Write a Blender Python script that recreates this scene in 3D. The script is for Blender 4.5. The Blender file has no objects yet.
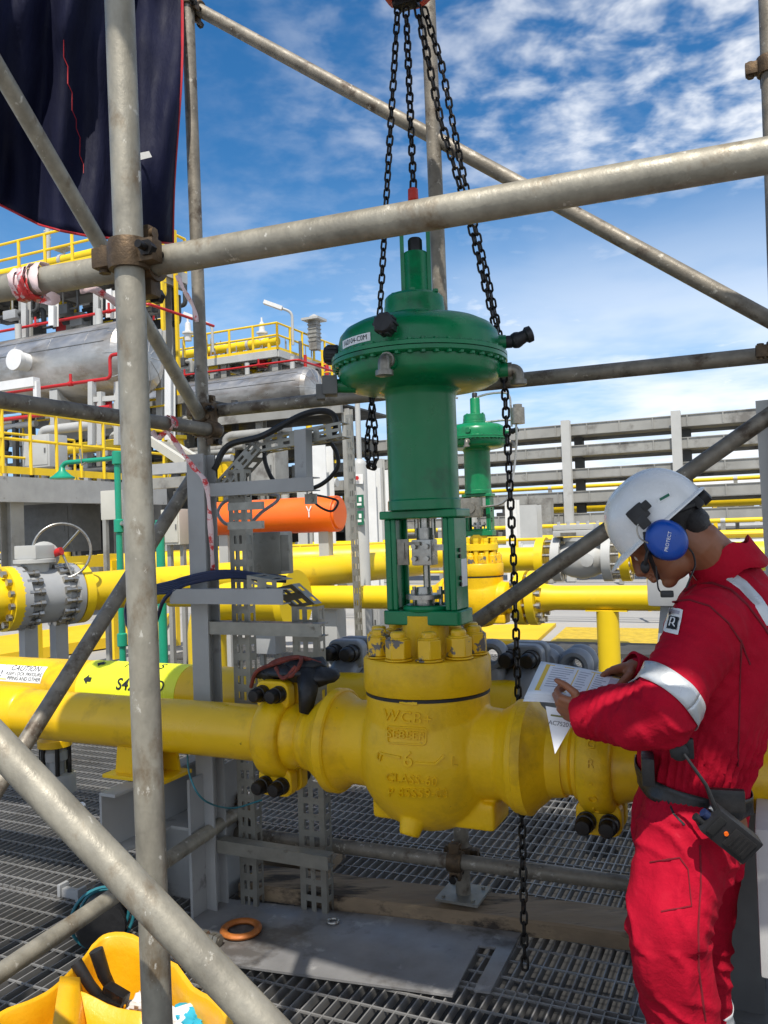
import bpy, bmesh, math, random
from math import sin, cos, pi, radians, sqrt, atan2
from mathutils import Vector, Matrix
from mathutils.bvhtree import BVHTree
from mathutils import noise as mnoise
random.seed(7)
R = random.Random(11)
V = Vector
scene = bpy.context.scene
COL = scene.collection

# ------------------------------------------------------------------ camera, sky, sun, exposure
F = 828.0
CAM_Z = 1.5
cam_data = bpy.data.cameras.new('camera')
cam_data.sensor_fit = 'VERTICAL'
cam_data.sensor_height = 36.0
cam_data.lens = F / 1024 * 36.0
cam_data.clip_start = 0.05
cam_data.clip_end = 3000
cam = bpy.data.objects.new('camera', cam_data)
COL.objects.link(cam)
CROT = Matrix.Rotation(radians(91.18), 3, 'X') @ Matrix.Rotation(radians(-2.0), 3, 'Z')
cam.matrix_world = Matrix.Translation((0, 0, CAM_Z)) @ CROT.to_4x4()
scene.camera = cam

SUN_EL, SUN_TRAVEL = radians(60), V((0.10, 0.995, 0)).normalized()
sun_dir = V((SUN_TRAVEL.x * cos(SUN_EL), SUN_TRAVEL.y * cos(SUN_EL), -sin(SUN_EL)))
sd = bpy.data.lights.new('sun', 'SUN')
sd.energy = 4.6
sd.angle = radians(0.55)
sd.color = (1.0, 0.95, 0.87)
sun = bpy.data.objects.new('sun', sd)
sun.rotation_euler = sun_dir.to_track_quat('-Z', 'Y').to_euler()
COL.objects.link(sun)

world = bpy.data.worlds.new('World')
scene.world = world
world.use_nodes = True
wn, wl = world.node_tree.nodes, world.node_tree.links
wn.clear()
def wnode(t, **kw):
    n = wn.new(t)
    for k, v in kw.items():
        setattr(n, k, v)
    return n
sky = wnode('ShaderNodeTexSky', sky_type='NISHITA')
sky.sun_disc = False
sky.sun_elevation = SUN_EL
sky.sun_rotation = atan2(-SUN_TRAVEL.x, -SUN_TRAVEL.y)
sky.air_density = 1.0
sky.dust_density = 0.2
sky.ozone_density = 1.6
hs = wnode('ShaderNodeHueSaturation')
hs.inputs['Saturation'].default_value = 1.38
hs.inputs['Value'].default_value = 0.96
wl.new(sky.outputs[0], hs.inputs['Color'])
tc = wnode('ShaderNodeTexCoord')
sep = wnode('ShaderNodeSeparateXYZ')
wl.new(tc.outputs['Generated'], sep.inputs[0])
def wmath(op, a, b=None, clamp=False):
    n = wnode('ShaderNodeMath', operation=op)
    n.use_clamp = clamp
    for i, x in enumerate((a, b)):
        if x is None: continue
        if isinstance(x, (int, float)): n.inputs[i].default_value = x
        else: wl.new(x, n.inputs[i])
    return n.outputs[0]
zc = wmath('MAXIMUM', wmath('ADD', sep.outputs[2], 0.10), 0.03)
cx = wmath('DIVIDE', sep.outputs[0], zc)
cy = wmath('DIVIDE', sep.outputs[1], zc)
comb = wnode('ShaderNodeCombineXYZ')
wl.new(cx, comb.inputs[0]); wl.new(cy, comb.inputs[1])
def wnoise(scale, detail, rough, dist=0.0, off=(0, 0, 0)):
    m = wnode('ShaderNodeMapping')
    m.inputs['Location'].default_value = off
    wl.new(comb.outputs[0], m.inputs[0])
    n = wnode('ShaderNodeTexNoise')
    n.inputs['Scale'].default_value = scale
    n.inputs['Detail'].default_value = detail
    n.inputs['Roughness'].default_value = rough
    n.inputs['Distortion'].default_value = dist
    wl.new(m.outputs[0], n.inputs['Vector'])
    return n.outputs['Fac']
def wramp(x, a, b):
    n = wnode('ShaderNodeMapRange', interpolation_type='SMOOTHSTEP')
    wl.new(x, n.inputs[0])
    n.inputs[1].default_value = a; n.inputs[2].default_value = b
    return n.outputs[0]
patch = wramp(wnoise(0.62, 2.0, 0.5, 0.0, (3.1, 1.7, 0)), 0.34, 0.56)       # where the fleecy field lies
fleece = wramp(wnoise(9.0, 4.0, 0.55, 0.15, (0.4, 0.2, 0)), 0.36, 0.78)      # small cotton puffs
puff = wramp(wnoise(1.15, 7.0, 0.58, 0.2, (5.3, 2.2, 0)), 0.52, 0.76)        # larger soft banks
side = wramp(wmath('ADD', sep.outputs[0], wmath('MULTIPLY', sep.outputs[1], 0.0)), -0.22, 0.30)
m1 = wmath('MULTIPLY', wmath('MULTIPLY', patch, fleece), wmath('ADD', wmath('MULTIPLY', side, 0.85), 0.03))
m2 = wmath('MULTIPLY', puff, wmath('ADD', wmath('MULTIPLY', side, 0.55), 0.22))
mask = wmath('MINIMUM', wmath('ADD', m1, m2), 0.74, True)
bank = wmath('MULTIPLY', wramp(wmath('MULTIPLY', sep.outputs[2], -1.0), -0.42, -0.04), wmath('MULTIPLY', side, 0.95))
mask2 = wmath('MAXIMUM', mask, wmath('MULTIPLY', bank, wramp(wnoise(0.9, 5.0, 0.55, 0.3, (1.3, 7.2, 0)), 0.26, 0.62)))
low = wnode('ShaderNodeMix', data_type='RGBA')          # pale blue air near the horizon
wl.new(wmath('MULTIPLY', wramp(wmath('MULTIPLY', sep.outputs[2], -1.0), -0.42, 0.02), 0.92), low.inputs['Factor'])
wl.new(hs.outputs[0], low.inputs['A'])
low.inputs['B'].default_value = (2.6, 4.6, 7.6, 1)
back = wmath('MULTIPLY', wramp(wmath('MULTIPLY', sep.outputs[1], -1.0), -0.10, 0.35), wramp(wnoise(1.6, 5.0, 0.55, 0.2, (2.2, 4.1, 0)), 0.22, 0.46))   # unseen cloud added behind the viewer to brighten and whiten the fill light
mixc = wnode('ShaderNodeMix', data_type='RGBA')
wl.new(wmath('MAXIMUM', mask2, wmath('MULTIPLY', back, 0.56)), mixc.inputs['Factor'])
wl.new(low.outputs['Result'], mixc.inputs['A'])
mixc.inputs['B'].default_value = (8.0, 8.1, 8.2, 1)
bg = wnode('ShaderNodeBackground')
bg.inputs['Strength'].default_value = 0.13
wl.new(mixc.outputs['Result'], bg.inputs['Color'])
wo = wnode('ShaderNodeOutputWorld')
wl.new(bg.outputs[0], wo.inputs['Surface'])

scene.view_settings.view_transform = 'Standard'
scene.view_settings.look = 'None'
scene.view_settings.gamma = 1.0
scene.view_settings.exposure = 0.18
scene.view_settings.use_curve_mapping = False
scene.render.engine = 'CYCLES'
scene.cycles.use_denoising = True
scene.cycles.max_bounces = 6
scene.cycles.glossy_bounces = 3
scene.cycles.transparent_max_bounces = 6

# ------------------------------------------------------------------ placing helpers
A25 = radians(25)
U = V((cos(A25), -sin(A25), 0))      # along the pipes, to the right and towards the viewer
W = V((sin(A25), cos(A25), 0))       # across the pipes, away from the viewer
Z = V((0, 0, 1))
O3 = V((0, 0, CAM_Z))
def ray(px, py):
    return CROT @ V(((px - 384) / F, -(py - 512) / F, -1.0))
def P(px, py, Y):
    d = ray(px, py)
    return O3 + d * (Y / d.y)
def PZ(px, py, z):
    d = ray(px, py)
    return O3 + d * ((z - CAM_Z) / d.z)
def along(p0, d, px, py):
    """point on the line p0 + t d that lies nearest to the sight line through (px, py)"""
    r = ray(px, py)
    n = d.cross(r).cross(r)
    t = (O3 - p0).dot(n) / d.dot(n)
    return p0 + d * t
def uvz(u, v, z):
    return U * u + W * v + Z * z
def tou(p): return p.dot(U)
def tov(p): return p.dot(W)

# ------------------------------------------------------------------ objects
WORLD_LOC = {}
def thing(name, label, cat, loc=(0, 0, 0), group=None):
    o = bpy.data.objects.new(name, None)
    o.empty_display_size = 0.1
    o.location = loc
    COL.objects.link(o)
    WORLD_LOC[o.name] = V(loc)
    return tag(o, label, cat, group)
def tag(o, label=None, cat=None, group=None, kind=None):
    if label: o['label'] = label
    if cat: o['category'] = cat
    if group: o['group'] = group
    if kind: o['kind'] = kind
    return o
def frame_of(axis):
    axis = V(axis).normalized()
    h = Z if abs(axis.z) < 0.9 else V((1, 0, 0))
    a = h.cross(axis).normalized()
    return a, axis.cross(a).normalized(), axis

class MB:
    def __init__(s):
        s.bm = bmesh.new()
        s.mi = 0
    def face(s, vs):
        try:
            f = s.bm.faces.new(vs); f.material_index = s.mi; return f
        except ValueError:
            return None
    def box(s, c, size, ax=None, bev=0.0):
        """c centre, size along the axes ax (default the site's own u, v, z)"""
        ax = ax or (U, W, Z)
        c = V(c); hx, hy, hz = (size[0] / 2, size[1] / 2, size[2] / 2)
        vs = []
        for sx in (-1, 1):
            for sy in (-1, 1):
                for sz in (-1, 1):
                    vs.append(s.bm.verts.new(c + ax[0] * hx * sx + ax[1] * hy * sy + ax[2] * hz * sz))
        fs = []
        for q in ((0, 1, 3, 2), (4, 6, 7, 5), (0, 4, 5, 1), (2, 3, 7, 6), (0, 2, 6, 4), (1, 5, 7, 3)):
            fs.append(s.face([vs[i] for i in q]))
        if bev:
            es = list({e for f in fs for e in f.edges})
            bmesh.ops.bevel(s.bm, geom=es, offset=bev, segments=2, affect='EDGES', profile=0.7)
        return s
    def bar(s, p0, p1, w, h, up=Z, bev=0.0):
        p0, p1 = V(p0), V(p1)
        d = p1 - p0; L = d.length; d.normalize()
        side = d.cross(V(up)); side.normalize()
        u2 = side.cross(d)
        return s.box((p0 + p1) / 2, (L, w, h), (d, side, u2), bev)
    def ibeam(s, p0, p1, w, h, t=0.012, up=Z):
        p0, p1 = V(p0), V(p1)
        d = (p1 - p0).normalized(); side = d.cross(V(up)).normalized(); u2 = side.cross(d)
        s.bar(p0 + u2 * (h / 2 - t / 2), p1 + u2 * (h / 2 - t / 2), w, t, up)
        s.bar(p0 - u2 * (h / 2 - t / 2), p1 - u2 * (h / 2 - t / 2), w, t, up)
        s.bar(p0, p1, t * 0.8, h - 2 * t, up)
        return s
    def lathe(s, prof, o, axis=Z, seg=32, caps=True, up=None):
        """prof: list of (r, distance along axis)"""
        a, b, c = frame_of(axis)
        o = V(o); rings = []
        for r, h in prof:
            if r < 1e-6:
                rings.append([s.bm.verts.new(o + c * h)])
            else:
                rings.append([s.bm.verts.new(o + c * h + (a * cos(2 * pi * i / seg) + b * sin(2 * pi * i / seg)) * r) for i in range(seg)])
        for r0, r1 in zip(rings, rings[1:]):
            for i in range(seg):
                j = (i + 1) % seg
                if len(r0) == 1 and len(r1) == 1: continue
                if len(r0) == 1: s.face([r0[0], r1[j], r1[i]])
                elif len(r1) == 1: s.face([r0[i], r0[j], r1[0]])
                else: s.face([r0[i], r0[j], r1[j], r1[i]])
        if caps:
            if len(rings[0]) > 1: s.face(list(reversed(rings[0])))
            if len(rings[-1]) > 1: s.face(rings[-1])
        return s
    def cyl(s, p0, p1, r, r1=None, seg=20, caps=True):
        p0, p1 = V(p0), V(p1)
        return s.lathe([(r, 0), (r if r1 is None else r1, (p1 - p0).length)], p0, p1 - p0, seg, caps)
    def pipe(s, p0, p1, r, wall=0.004, seg=24):
        """open tube with a wall"""
        p0, p1 = V(p0), V(p1); L = (p1 - p0).length
        return s.lathe([(r - wall, 0.12), (r - wall, 0), (r, 0), (r, L), (r - wall, L), (r - wall, L - 0.12)], p0, p1 - p0, seg, True)
    def tube(s, pts, r, seg=8, caps=True):
        pts = [V(p) for p in pts]
        rr = r if isinstance(r, (list, tuple)) else [r] * len(pts)
        n = len(pts); rings = []
        t0 = (pts[1] - pts[0]).normalized()
        a, b, _ = frame_of(t0)
        for i, p in enumerate(pts):
            if i == 0: t = pts[1] - pts[0]
            elif i == n - 1: t = pts[-1] - pts[-2]
            else: t = (pts[i + 1] - pts[i]).normalized() + (pts[i] - pts[i - 1]).normalized()
            t.normalize()
            a = (a - t * a.dot(t)).normalized()
            b = t.cross(a)
            rings.append([s.bm.verts.new(p + (a * cos(2 * pi * k / seg) + b * sin(2 * pi * k / seg)) * rr[i]) for k in range(seg)])
        for r0, r1 in zip(rings, rings[1:]):
            for k in range(seg):
                j = (k + 1) % seg
                s.face([r0[k], r0[j], r1[j], r1[k]])
        if caps:
            s.face(list(reversed(rings[0]))); s.face(rings[-1])
        return s
    def torus(s, c, axis, R0, r, seg=32, sub=10, sq=1.0):
        a, b, n = frame_of(axis); c = V(c)
        rings = []
        for i in range(seg):
            t = 2 * pi * i / seg
            d = a * cos(t) + b * sin(t)
            rings.append([s.bm.verts.new(c + d * (R0 + r * cos(2 * pi * k / sub)) + n * r * sq * sin(2 * pi * k / sub)) for k in range(sub)])
        for i in range(seg):
            r0, r1 = rings[i], rings[(i + 1) % seg]
            for k in range(sub):
                j = (k + 1) % sub
                s.face([r0[k], r1[k], r1[j], r0[j]])
        return s
    def ball(s, c, r, ax=None, seg=20, rings=12):
        """ellipsoid; r a number or three radii along ax"""
        ax = ax or (U, W, Z)
        rr = r if isinstance(r, (list, tuple)) else (r, r, r)
        c = V(c); rows = []
        for j in range(rings + 1):
            th = pi * j / rings
            if j in (0, rings):
                rows.append([s.bm.verts.new(c + ax[2] * rr[2] * cos(th))])
            else:
                rows.append([s.bm.verts.new(c + ax[0] * rr[0] * sin(th) * cos(2 * pi * i / seg) + ax[1] * rr[1] * sin(th) * sin(2 * pi * i / seg) + ax[2] * rr[2] * cos(th)) for i in range(seg)])
        for r0, r1 in zip(rows, rows[1:]):
            for i in range(seg):
                j = (i + 1) % seg
                if len(r0) == 1: s.face([r0[0], r1[i], r1[j]])
                elif len(r1) == 1: s.face([r0[j], r0[i], r1[0]])
                else: s.face([r0[i], r1[i], r1[j], r0[j]])
        return s
    def prism(s, outline, o, ax, ay, depth):
        """flat outline [(x,y)] in the plane (ax, ay) at o, thickened by the vector depth"""
        o, ax, ay, depth = V(o), V(ax), V(ay), V(depth)
        a = [s.bm.verts.new(o + ax * x + ay * y) for x, y in outline]
        b = [s.bm.verts.new(o + ax * x + ay * y + depth) for x, y in outline]
        s.face(list(reversed(a))); s.face(b)
        n = len(a)
        for i in range(n):
            j = (i + 1) % n
            s.face([a[i], a[j], b[j], b[i]])
        return s
    def hexnut(s, c, axis, r, h, turn=0.0):
        a, b, n = frame_of(axis); c = V(c)
        out = [(r * cos(turn + i * pi / 3), r * sin(turn + i * pi / 3)) for i in range(6)]
        return s.prism(out, c, a, b, n * h)
    def quad(s, pts):
        s.face([s.bm.verts.new(V(p)) for p in pts]); return s
    def mesh(s, me, M=None):
        """append another mesh"""
        n0 = len(s.bm.verts)
        s.bm.from_mesh(me)
        s.bm.verts.ensure_lookup_table()
        if M is not None:
            for v in s.bm.verts[n0:]: v.co = M @ v.co
        return s
    def build(s, name, mat, parent=None, smooth=True, angle=38, label=None, cat=None, group=None, kind=None, recalc=True, origin=None):
        bm = s.bm
        if recalc: bmesh.ops.recalc_face_normals(bm, faces=bm.faces)
        if parent is not None: o = WORLD_LOC[parent.name]
        elif origin is not None: o = V(origin)
        else:
            xs = [v.co for v in bm.verts]
            lo = V((min(c.x for c in xs), min(c.y for c in xs), min(c.z for c in xs)))
            hi = V((max(c.x for c in xs), max(c.y for c in xs), max(c.z for c in xs)))
            o = V(((lo.x + hi.x) / 2, (lo.y + hi.y) / 2, lo.z))
        for v in bm.verts: v.co -= o
        if smooth:
            ca = cos(radians(angle))
            bm.normal_update()
            for f in bm.faces: f.smooth = True
            for e in bm.edges:
                if len(e.link_faces) == 2 and e.link_faces[0].normal.dot(e.link_faces[1].normal) < ca:
                    e.smooth = False
        me = bpy.data.meshes.new(name)
        bm.to_mesh(me); bm.free()
        for m in (mat if isinstance(mat, (list, tuple)) else [mat]): me.materials.append(m)
        ob = bpy.data.objects.new(name, me)
        COL.objects.link(ob)
        if parent is not None:
            ob.parent = parent
            WORLD_LOC[ob.name] = V(o)
        else:
            ob.location = o
            WORLD_LOC[ob.name] = V(o)
        return tag(ob, label, cat, group, kind)

def children_of(o): return list(o.children)
def copy_tree(o, shift=V((0, 0, 0)), parent=None):
    c = o.copy(); COL.objects.link(c)
    if parent is not None:
        c.parent = parent
    else:
        c.location = V(o.location) + shift
    WORLD_LOC[c.name] = WORLD_LOC[o.name] + shift
    for ch in children_of(o): copy_tree(ch, shift, c)
    return c

def text_mesh(body, size, extrude=0.0, spacing=1.0, ax='CENTER', ay='CENTER', bold=0.0):
    cu = bpy.data.curves.new('lettering', 'FONT')
    cu.body = body; cu.size = size; cu.extrude = extrude; cu.space_character = spacing
    cu.align_x = ax; cu.align_y = ay; cu.resolution_u = 4; cu.offset = bold
    ob = bpy.data.objects.new('lettering', cu)
    COL.objects.link(ob)
    bpy.context.view_layer.update()
    dg = bpy.context.evaluated_depsgraph_get()
    me = bpy.data.meshes.new_from_object(ob.evaluated_get(dg))
    bpy.data.objects.remove(ob); bpy.data.curves.remove(cu)
    return me
def basis(o, x, y, z):
    M = Matrix.Identity(4)
    for i in range(3):
        M[i][0], M[i][1], M[i][2], M[i][3] = x[i], y[i], z[i], o[i]
    return M
def text_flat(mb, body, o, x, y, size, lift=0.001, **kw):
    """flat lettering with its plane spanned by x, y at o"""
    x, y = V(x).normalized(), V(y).normalized(); z = x.cross(y)
    mb.mesh(text_mesh(body, size, 0.0, **kw), basis(V(o) + z * lift, x, y, z))
    return mb

def bezier(pts, n=10):
    """smooth curve through the points"""
    pts = [V(p) for p in pts]
    out = []
    q = [pts[0] * 2 - pts[1]] + pts + [pts[-1] * 2 - pts[-2]]
    for i in range(1, len(q) - 2):
        for k in range(n):
            t = k / n
            a, b, c, d = q[i - 1], q[i], q[i + 1], q[i + 2]
            out.append(0.5 * ((2 * b) + (c - a) * t + (2 * a - 5 * b + 4 * c - d) * t * t + (3 * b - a - 3 * c + d) * t ** 3))
    out.append(pts[-1])
    return out
def elbow(p0, c, p1, rad, n=8):
    """straight - bend round the corner c - straight"""
    p0, c, p1 = V(p0), V(c), V(p1)
    a, b = (p0 - c).normalized(), (p1 - c).normalized()
    q0, q1 = c + a * rad, c + b * rad
    out = [p0]
    for i in range(n + 1):
        t = i / n
        out.append(q0 * (1 - t) ** 2 + c * 2 * t * (1 - t) + q1 * t * t)
    out.append(p1)
    return out

# ------------------------------------------------------------------ materials
def lin(c):
    return tuple((x / 12.92 if x <= 0.04045 else ((x + 0.055) / 1.055) ** 2.4) for x in c)
def mat(name, col, rough=0.5, metal=0.0, var=0.12, scale=6.0, bump=0.0, bscale=80.0, spots=None, spots2=None, coat=0.0, stretch=(1, 1, 1), bdist=0.002, spec=0.5, rvar=0.12):
    m = bpy.data.materials.new(name)
    m.use_nodes = True
    nt = m.node_tree; N, L = nt.nodes, nt.links
    b = N['Principled BSDF']
    b.inputs['Roughness'].default_value = rough
    b.inputs['Metallic'].default_value = metal
    b.inputs['Specular IOR Level'].default_value = spec
    if coat: b.inputs['Coat Weight'].default_value = coat; b.inputs['Coat Roughness'].default_value = 0.15
    t = N.new('ShaderNodeTexCoord')
    oi = N.new('ShaderNodeObjectInfo')
    mp = N.new('ShaderNodeVectorMath'); mp.operation = 'MULTIPLY_ADD'
    L.new(t.outputs['Object'], mp.inputs[0])
    mp.inputs[1].default_value = stretch
    sc = N.new('ShaderNodeVectorMath'); sc.operation = 'SCALE'
    sc.inputs[0].default_value = (31, 17, 23)
    L.new(oi.outputs['Random'], sc.inputs['Scale'])
    L.new(sc.outputs[0], mp.inputs[2])
    def nz(s, d=4.0, r=0.6):
        n = N.new('ShaderNodeTexNoise')
        n.inputs['Scale'].default_value = s; n.inputs['Detail'].default_value = d; n.inputs['Roughness'].default_value = r
        L.new(mp.outputs[0], n.inputs['Vector'])
        return n.outputs['Fac']
    def mr(x, a, b2, c=0.0, d=1.0):
        n = N.new('ShaderNodeMapRange'); L.new(x, n.inputs[0])
        n.inputs[1].default_value = a; n.inputs[2].default_value = b2; n.inputs[3].default_value = c; n.inputs[4].default_value = d
        return n.outputs[0]
    def mix(f, a, b2):
        n = N.new('ShaderNodeMix'); n.data_type = 'RGBA'
        L.new(f, n.inputs['Factor'])
        for x, k in ((a, 'A'), (b2, 'B')):
            if isinstance(x, tuple): n.inputs[k].default_value = (*x[:3], 1)
            else: L.new(x, n.inputs[k])
        return n.outputs['Result']
    lo = tuple(max(0, x * (1 - var)) for x in col); hi = tuple(min(1, x * (1 + var)) for x in col)
    n1 = nz(scale)
    c = mix(mr(n1, 0.3, 0.7), lo, hi)
    for sp in (spots, spots2):
        if sp:
            scol, sscale, thr, soft = sp[:4]
            c = mix(mr(nz(sscale, 6.0, 0.65), thr, thr + soft), c, scol)
    L.new(c, b.inputs['Base Color'])
    if rvar:
        L.new(mr(nz(scale * 2.3), 0.3, 0.7, max(0, rough - rvar), min(1, rough + rvar)), b.inputs['Roughness'])
    if bump:
        bp = N.new('ShaderNodeBump')
        bp.inputs['Strength'].default_value = bump; bp.inputs['Distance'].default_value = bdist
        L.new(nz(bscale, 5.0, 0.6), bp.inputs['Height'])
        L.new(bp.outputs[0], b.inputs['Normal'])
    return m

RUST = (0.10, 0.045, 0.018)
YEL = (0.80, 0.485, 0.004)
M = {}
M['tube'] = mat('galvanised_scaffold_steel', (0.285, 0.262, 0.208), 0.5, 0.3, 0.30, 16, 0.5, 120, ((0.17, 0.125, 0.075), 11, 0.545, 0.13), ((0.54, 0.51, 0.44), 40, 0.635, 0.05), 0, (1, 1, 0.6))
M['tube_dark'] = mat('weathered_scaffold_steel', (0.215, 0.19, 0.15), 0.52, 0.3, 0.30, 14, 0.5, 120, ((0.085, 0.062, 0.042), 12, 0.54, 0.13), ((0.42, 0.39, 0.33), 30, 0.61, 0.06))
M['coupler'] = mat('rusty_coupler_steel', (0.095, 0.062, 0.034), 0.55, 0.45, 0.4, 30, 0.6, 200, ((0.21, 0.13, 0.06), 22, 0.55, 0.2))
M['yellow'] = mat('yellow_gloss_paint', YEL, 0.36, 0, 0.07, 3.5, 0.10, 90, ((0.20, 0.11, 0.01), 38, 0.69, 0.04), ((0.55, 0.32, 0.008), 5, 0.55, 0.16), 0.08, spec=0.4)
M['yellow_cast'] = mat('yellow_painted_casting', (0.77, 0.465, 0.003), 0.46, 0, 0.10, 5, 0.42, 75, ((0.25, 0.15, 0.015), 30, 0.68, 0.05), ((0.52, 0.30, 0.008), 4.5, 0.54, 0.16), 0.05, bdist=0.004, spec=0.36)
M['yellow_worn'] = mat('yellow_chipped_paint', (0.75, 0.45, 0.005), 0.42, 0, 0.10, 8, 0.25, 90, ((0.13, 0.12, 0.11), 13, 0.585, 0.015), None, 0.15)
M['yellow_far'] = mat('yellow_plant_paint', (0.80, 0.55, 0.006), 0.42, 0, 0.10, 1.2, 0, 60, ((0.55, 0.36, 0.01), 3.0, 0.62, 0.1))
M['yellow_rail'] = mat('yellow_handrail_paint', (0.80, 0.53, 0.008), 0.45, 0, 0.10, 2.0)
M['yellow_band'] = mat('fluorescent_yellow_band', (0.82, 0.86, 0.03), 0.4, 0, 0.04, 6)
M['green'] = mat('green_actuator_paint', (0.001, 0.178, 0.060), 0.34, 0, 0.14, 5, 0.14, 60, ((0.010, 0.105, 0.042), 6, 0.55, 0.14), ((0.10, 0.13, 0.10), 62, 0.725, 0.03), 0.12, spec=0.42)
M['green_pipe'] = mat('sea_green_paint', (0.01, 0.28, 0.16), 0.4, 0, 0.1, 3)
M['black_rubber'] = mat('black_rubber', (0.012, 0.012, 0.013), 0.55, 0, 0.3, 20, 0.2, 90)
M['black_steel'] = mat('black_oxide_steel', (0.018, 0.016, 0.015), 0.42, 0.5, 0.3, 40, 0.2, 120, ((0.06, 0.035, 0.02), 25, 0.6, 0.1))
M['chain'] = mat('oiled_dark_chain_steel', (0.022, 0.019, 0.016), 0.38, 0.7, 0.4, 60, 0.3, 150, ((0.07, 0.04, 0.02), 30, 0.6, 0.1))
M['steel'] = mat('bare_machined_steel', (0.40, 0.38, 0.34), 0.34, 0.85, 0.2, 20, 0.15, 90, ((0.16, 0.12, 0.08), 20, 0.62, 0.1))
M['fitting'] = mat('dull_steel_fitting', (0.24, 0.22, 0.18), 0.42, 0.7, 0.25, 30, 0.2, 90)
M['grating'] = mat('galvanised_grating_steel', (0.265, 0.26, 0.25), 0.5, 0.4, 0.25, 3.0, 0.2, 60, ((0.12, 0.11, 0.10), 2.0, 0.58, 0.12))
M['grey'] = mat('grey_structural_paint', (0.34, 0.34, 0.33), 0.5, 0, 0.10, 4, 0.06, 60, ((0.16, 0.155, 0.145), 6, 0.62, 0.1))
M['grey_light'] = mat('light_grey_paint', (0.43, 0.43, 0.41), 0.5, 0, 0.08, 2.0, 0, 60, ((0.33, 0.32, 0.29), 2.2, 0.62, 0.12))
M['grey_beam'] = mat('weathered_grey_beam', (0.29, 0.285, 0.262), 0.55, 0.1, 0.16, 1.5, 0, 60, ((0.15, 0.14, 0.125), 1.3, 0.55, 0.12))
M['grey_mid'] = mat('mid_grey_equipment_paint', (0.34, 0.345, 0.345), 0.45, 0, 0.1, 4)
M['hub_grey'] = mat('blue_grey_primer', (0.20, 0.215, 0.235), 0.45, 0.1, 0.14, 9, 0.15, 60, ((0.10, 0.10, 0.11), 18, 0.6, 0.1))
M['dark'] = mat('dark_equipment', (0.05, 0.05, 0.048), 0.6, 0.1, 0.4, 1.5)
M['channel'] = mat('slotted_channel_galvanised', (0.27, 0.26, 0.225), 0.46, 0.6, 0.18, 9, 0.15, 80, ((0.14, 0.12, 0.09), 14, 0.6, 0.1))
M['silver'] = mat('aluminium_cladding', (0.44, 0.42, 0.39), 0.36, 0.75, 0.30, 1.6, 0.35, 4, ((0.24, 0.19, 0.135), 1.5, 0.50, 0.22), None, 0, (0.25, 1, 1), 0.02)
M['orange'] = mat('orange_gloss_paint', (0.86, 0.14, 0.008), 0.4, 0, 0.06, 2)
M['red_pipe'] = mat('red_fire_line_paint', (0.46, 0.012, 0.012), 0.45, 0, 0.1, 2)
M['white'] = mat('white_paint', (0.68, 0.68, 0.66), 0.45, 0, 0.06, 3)
M['sticker'] = mat('white_label_film', (0.80, 0.80, 0.78), 0.4, 0, 0.03, 30)
M['ink'] = mat('black_lettering', (0.015, 0.015, 0.015), 0.5, 0, 0.1, 30, rvar=0)
M['ink_green'] = mat('green_label_print', (0.01, 0.13, 0.07), 0.5, 0, 0.1, 30, rvar=0)
M['amber'] = mat('amber_label_print', (0.80, 0.52, 0.02), 0.5, 0, 0.05, 30, rvar=0)
M['ink_grey'] = mat('grey_print', (0.36, 0.36, 0.42), 0.6, 0, 0.2, 60, rvar=0)
M['tarp'] = mat('navy_tarpaulin', (0.0035, 0.005, 0.024), 0.75, 0, 0.35, 4, 0.6, 9, None, None, 0, (1, 1, 0.35), 0.02, spec=0.2)
M['tarp_red'] = mat('red_tarpaulin_hem', (0.42, 0.012, 0.02), 0.55, 0, 0.2, 8)
M['tape'] = mat('red_white_barrier_tape', (0.80, 0.60, 0.59), 0.35, 0, 0.08, 6, 0.3, 40, ((0.66, 0.05, 0.05), 22, 0.54, 0.04))
M['wood'] = mat('weathered_timber', (0.27, 0.195, 0.12), 0.8, 0, 0.28, 6, 0.7, 26, ((0.045, 0.033, 0.024), 6, 0.50, 0.08), ((0.36, 0.26, 0.15), 9, 0.58, 0.15), 0, (0.28, 1.3, 1.0), 0.006)
M['plate'] = mat('worn_floor_plate_steel', (0.26, 0.255, 0.25), 0.5, 0.3, 0.25, 3.5, 0.15, 60, ((0.12, 0.11, 0.10), 3.2, 0.53, 0.1), ((0.42, 0.41, 0.39), 6, 0.60, 0.08))
M['concrete'] = mat('pale_concrete_paving', (0.34, 0.33, 0.31), 0.85, 0, 0.14, 0.25, 0.1, 20, ((0.22, 0.21, 0.19), 0.6, 0.58, 0.12))
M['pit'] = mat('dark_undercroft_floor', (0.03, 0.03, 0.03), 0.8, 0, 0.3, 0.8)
M['bag'] = mat('yellow_plastic_bin', (0.78, 0.41, 0.006), 0.45, 0, 0.08, 5, 0.5, 22, ((0.55, 0.30, 0.01), 14, 0.66, 0.08), None, 0.15, bdist=0.006)
M['cable_navy'] = mat('navy_cable_sheath', (0.010, 0.020, 0.065), 0.45, 0, 0.2, 20)
M['cable_teal'] = mat('teal_cable_sheath', (0.02, 0.16, 0.20), 0.45, 0, 0.2, 20)
M['cable_black'] = mat('black_cable_sheath', (0.014, 0.014, 0.014), 0.5, 0, 0.2, 20)
M['cable_grey'] = mat('braided_grey_hose', (0.40, 0.40, 0.42), 0.4, 0.4, 0.15, 40)
M['panel_dark'] = mat('dark_grey_cabinet', (0.12, 0.12, 0.115), 0.5, 0.2, 0.15, 6)
M['cream'] = mat('cream_cabinet', (0.52, 0.50, 0.43), 0.5, 0, 0.06, 4)
M['red_hook'] = mat('red_hoist_paint', (0.50, 0.03, 0.015), 0.45, 0, 0.15, 20, 0.1, 60, ((0.1, 0.03, 0.02), 20, 0.6, 0.1))
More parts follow.
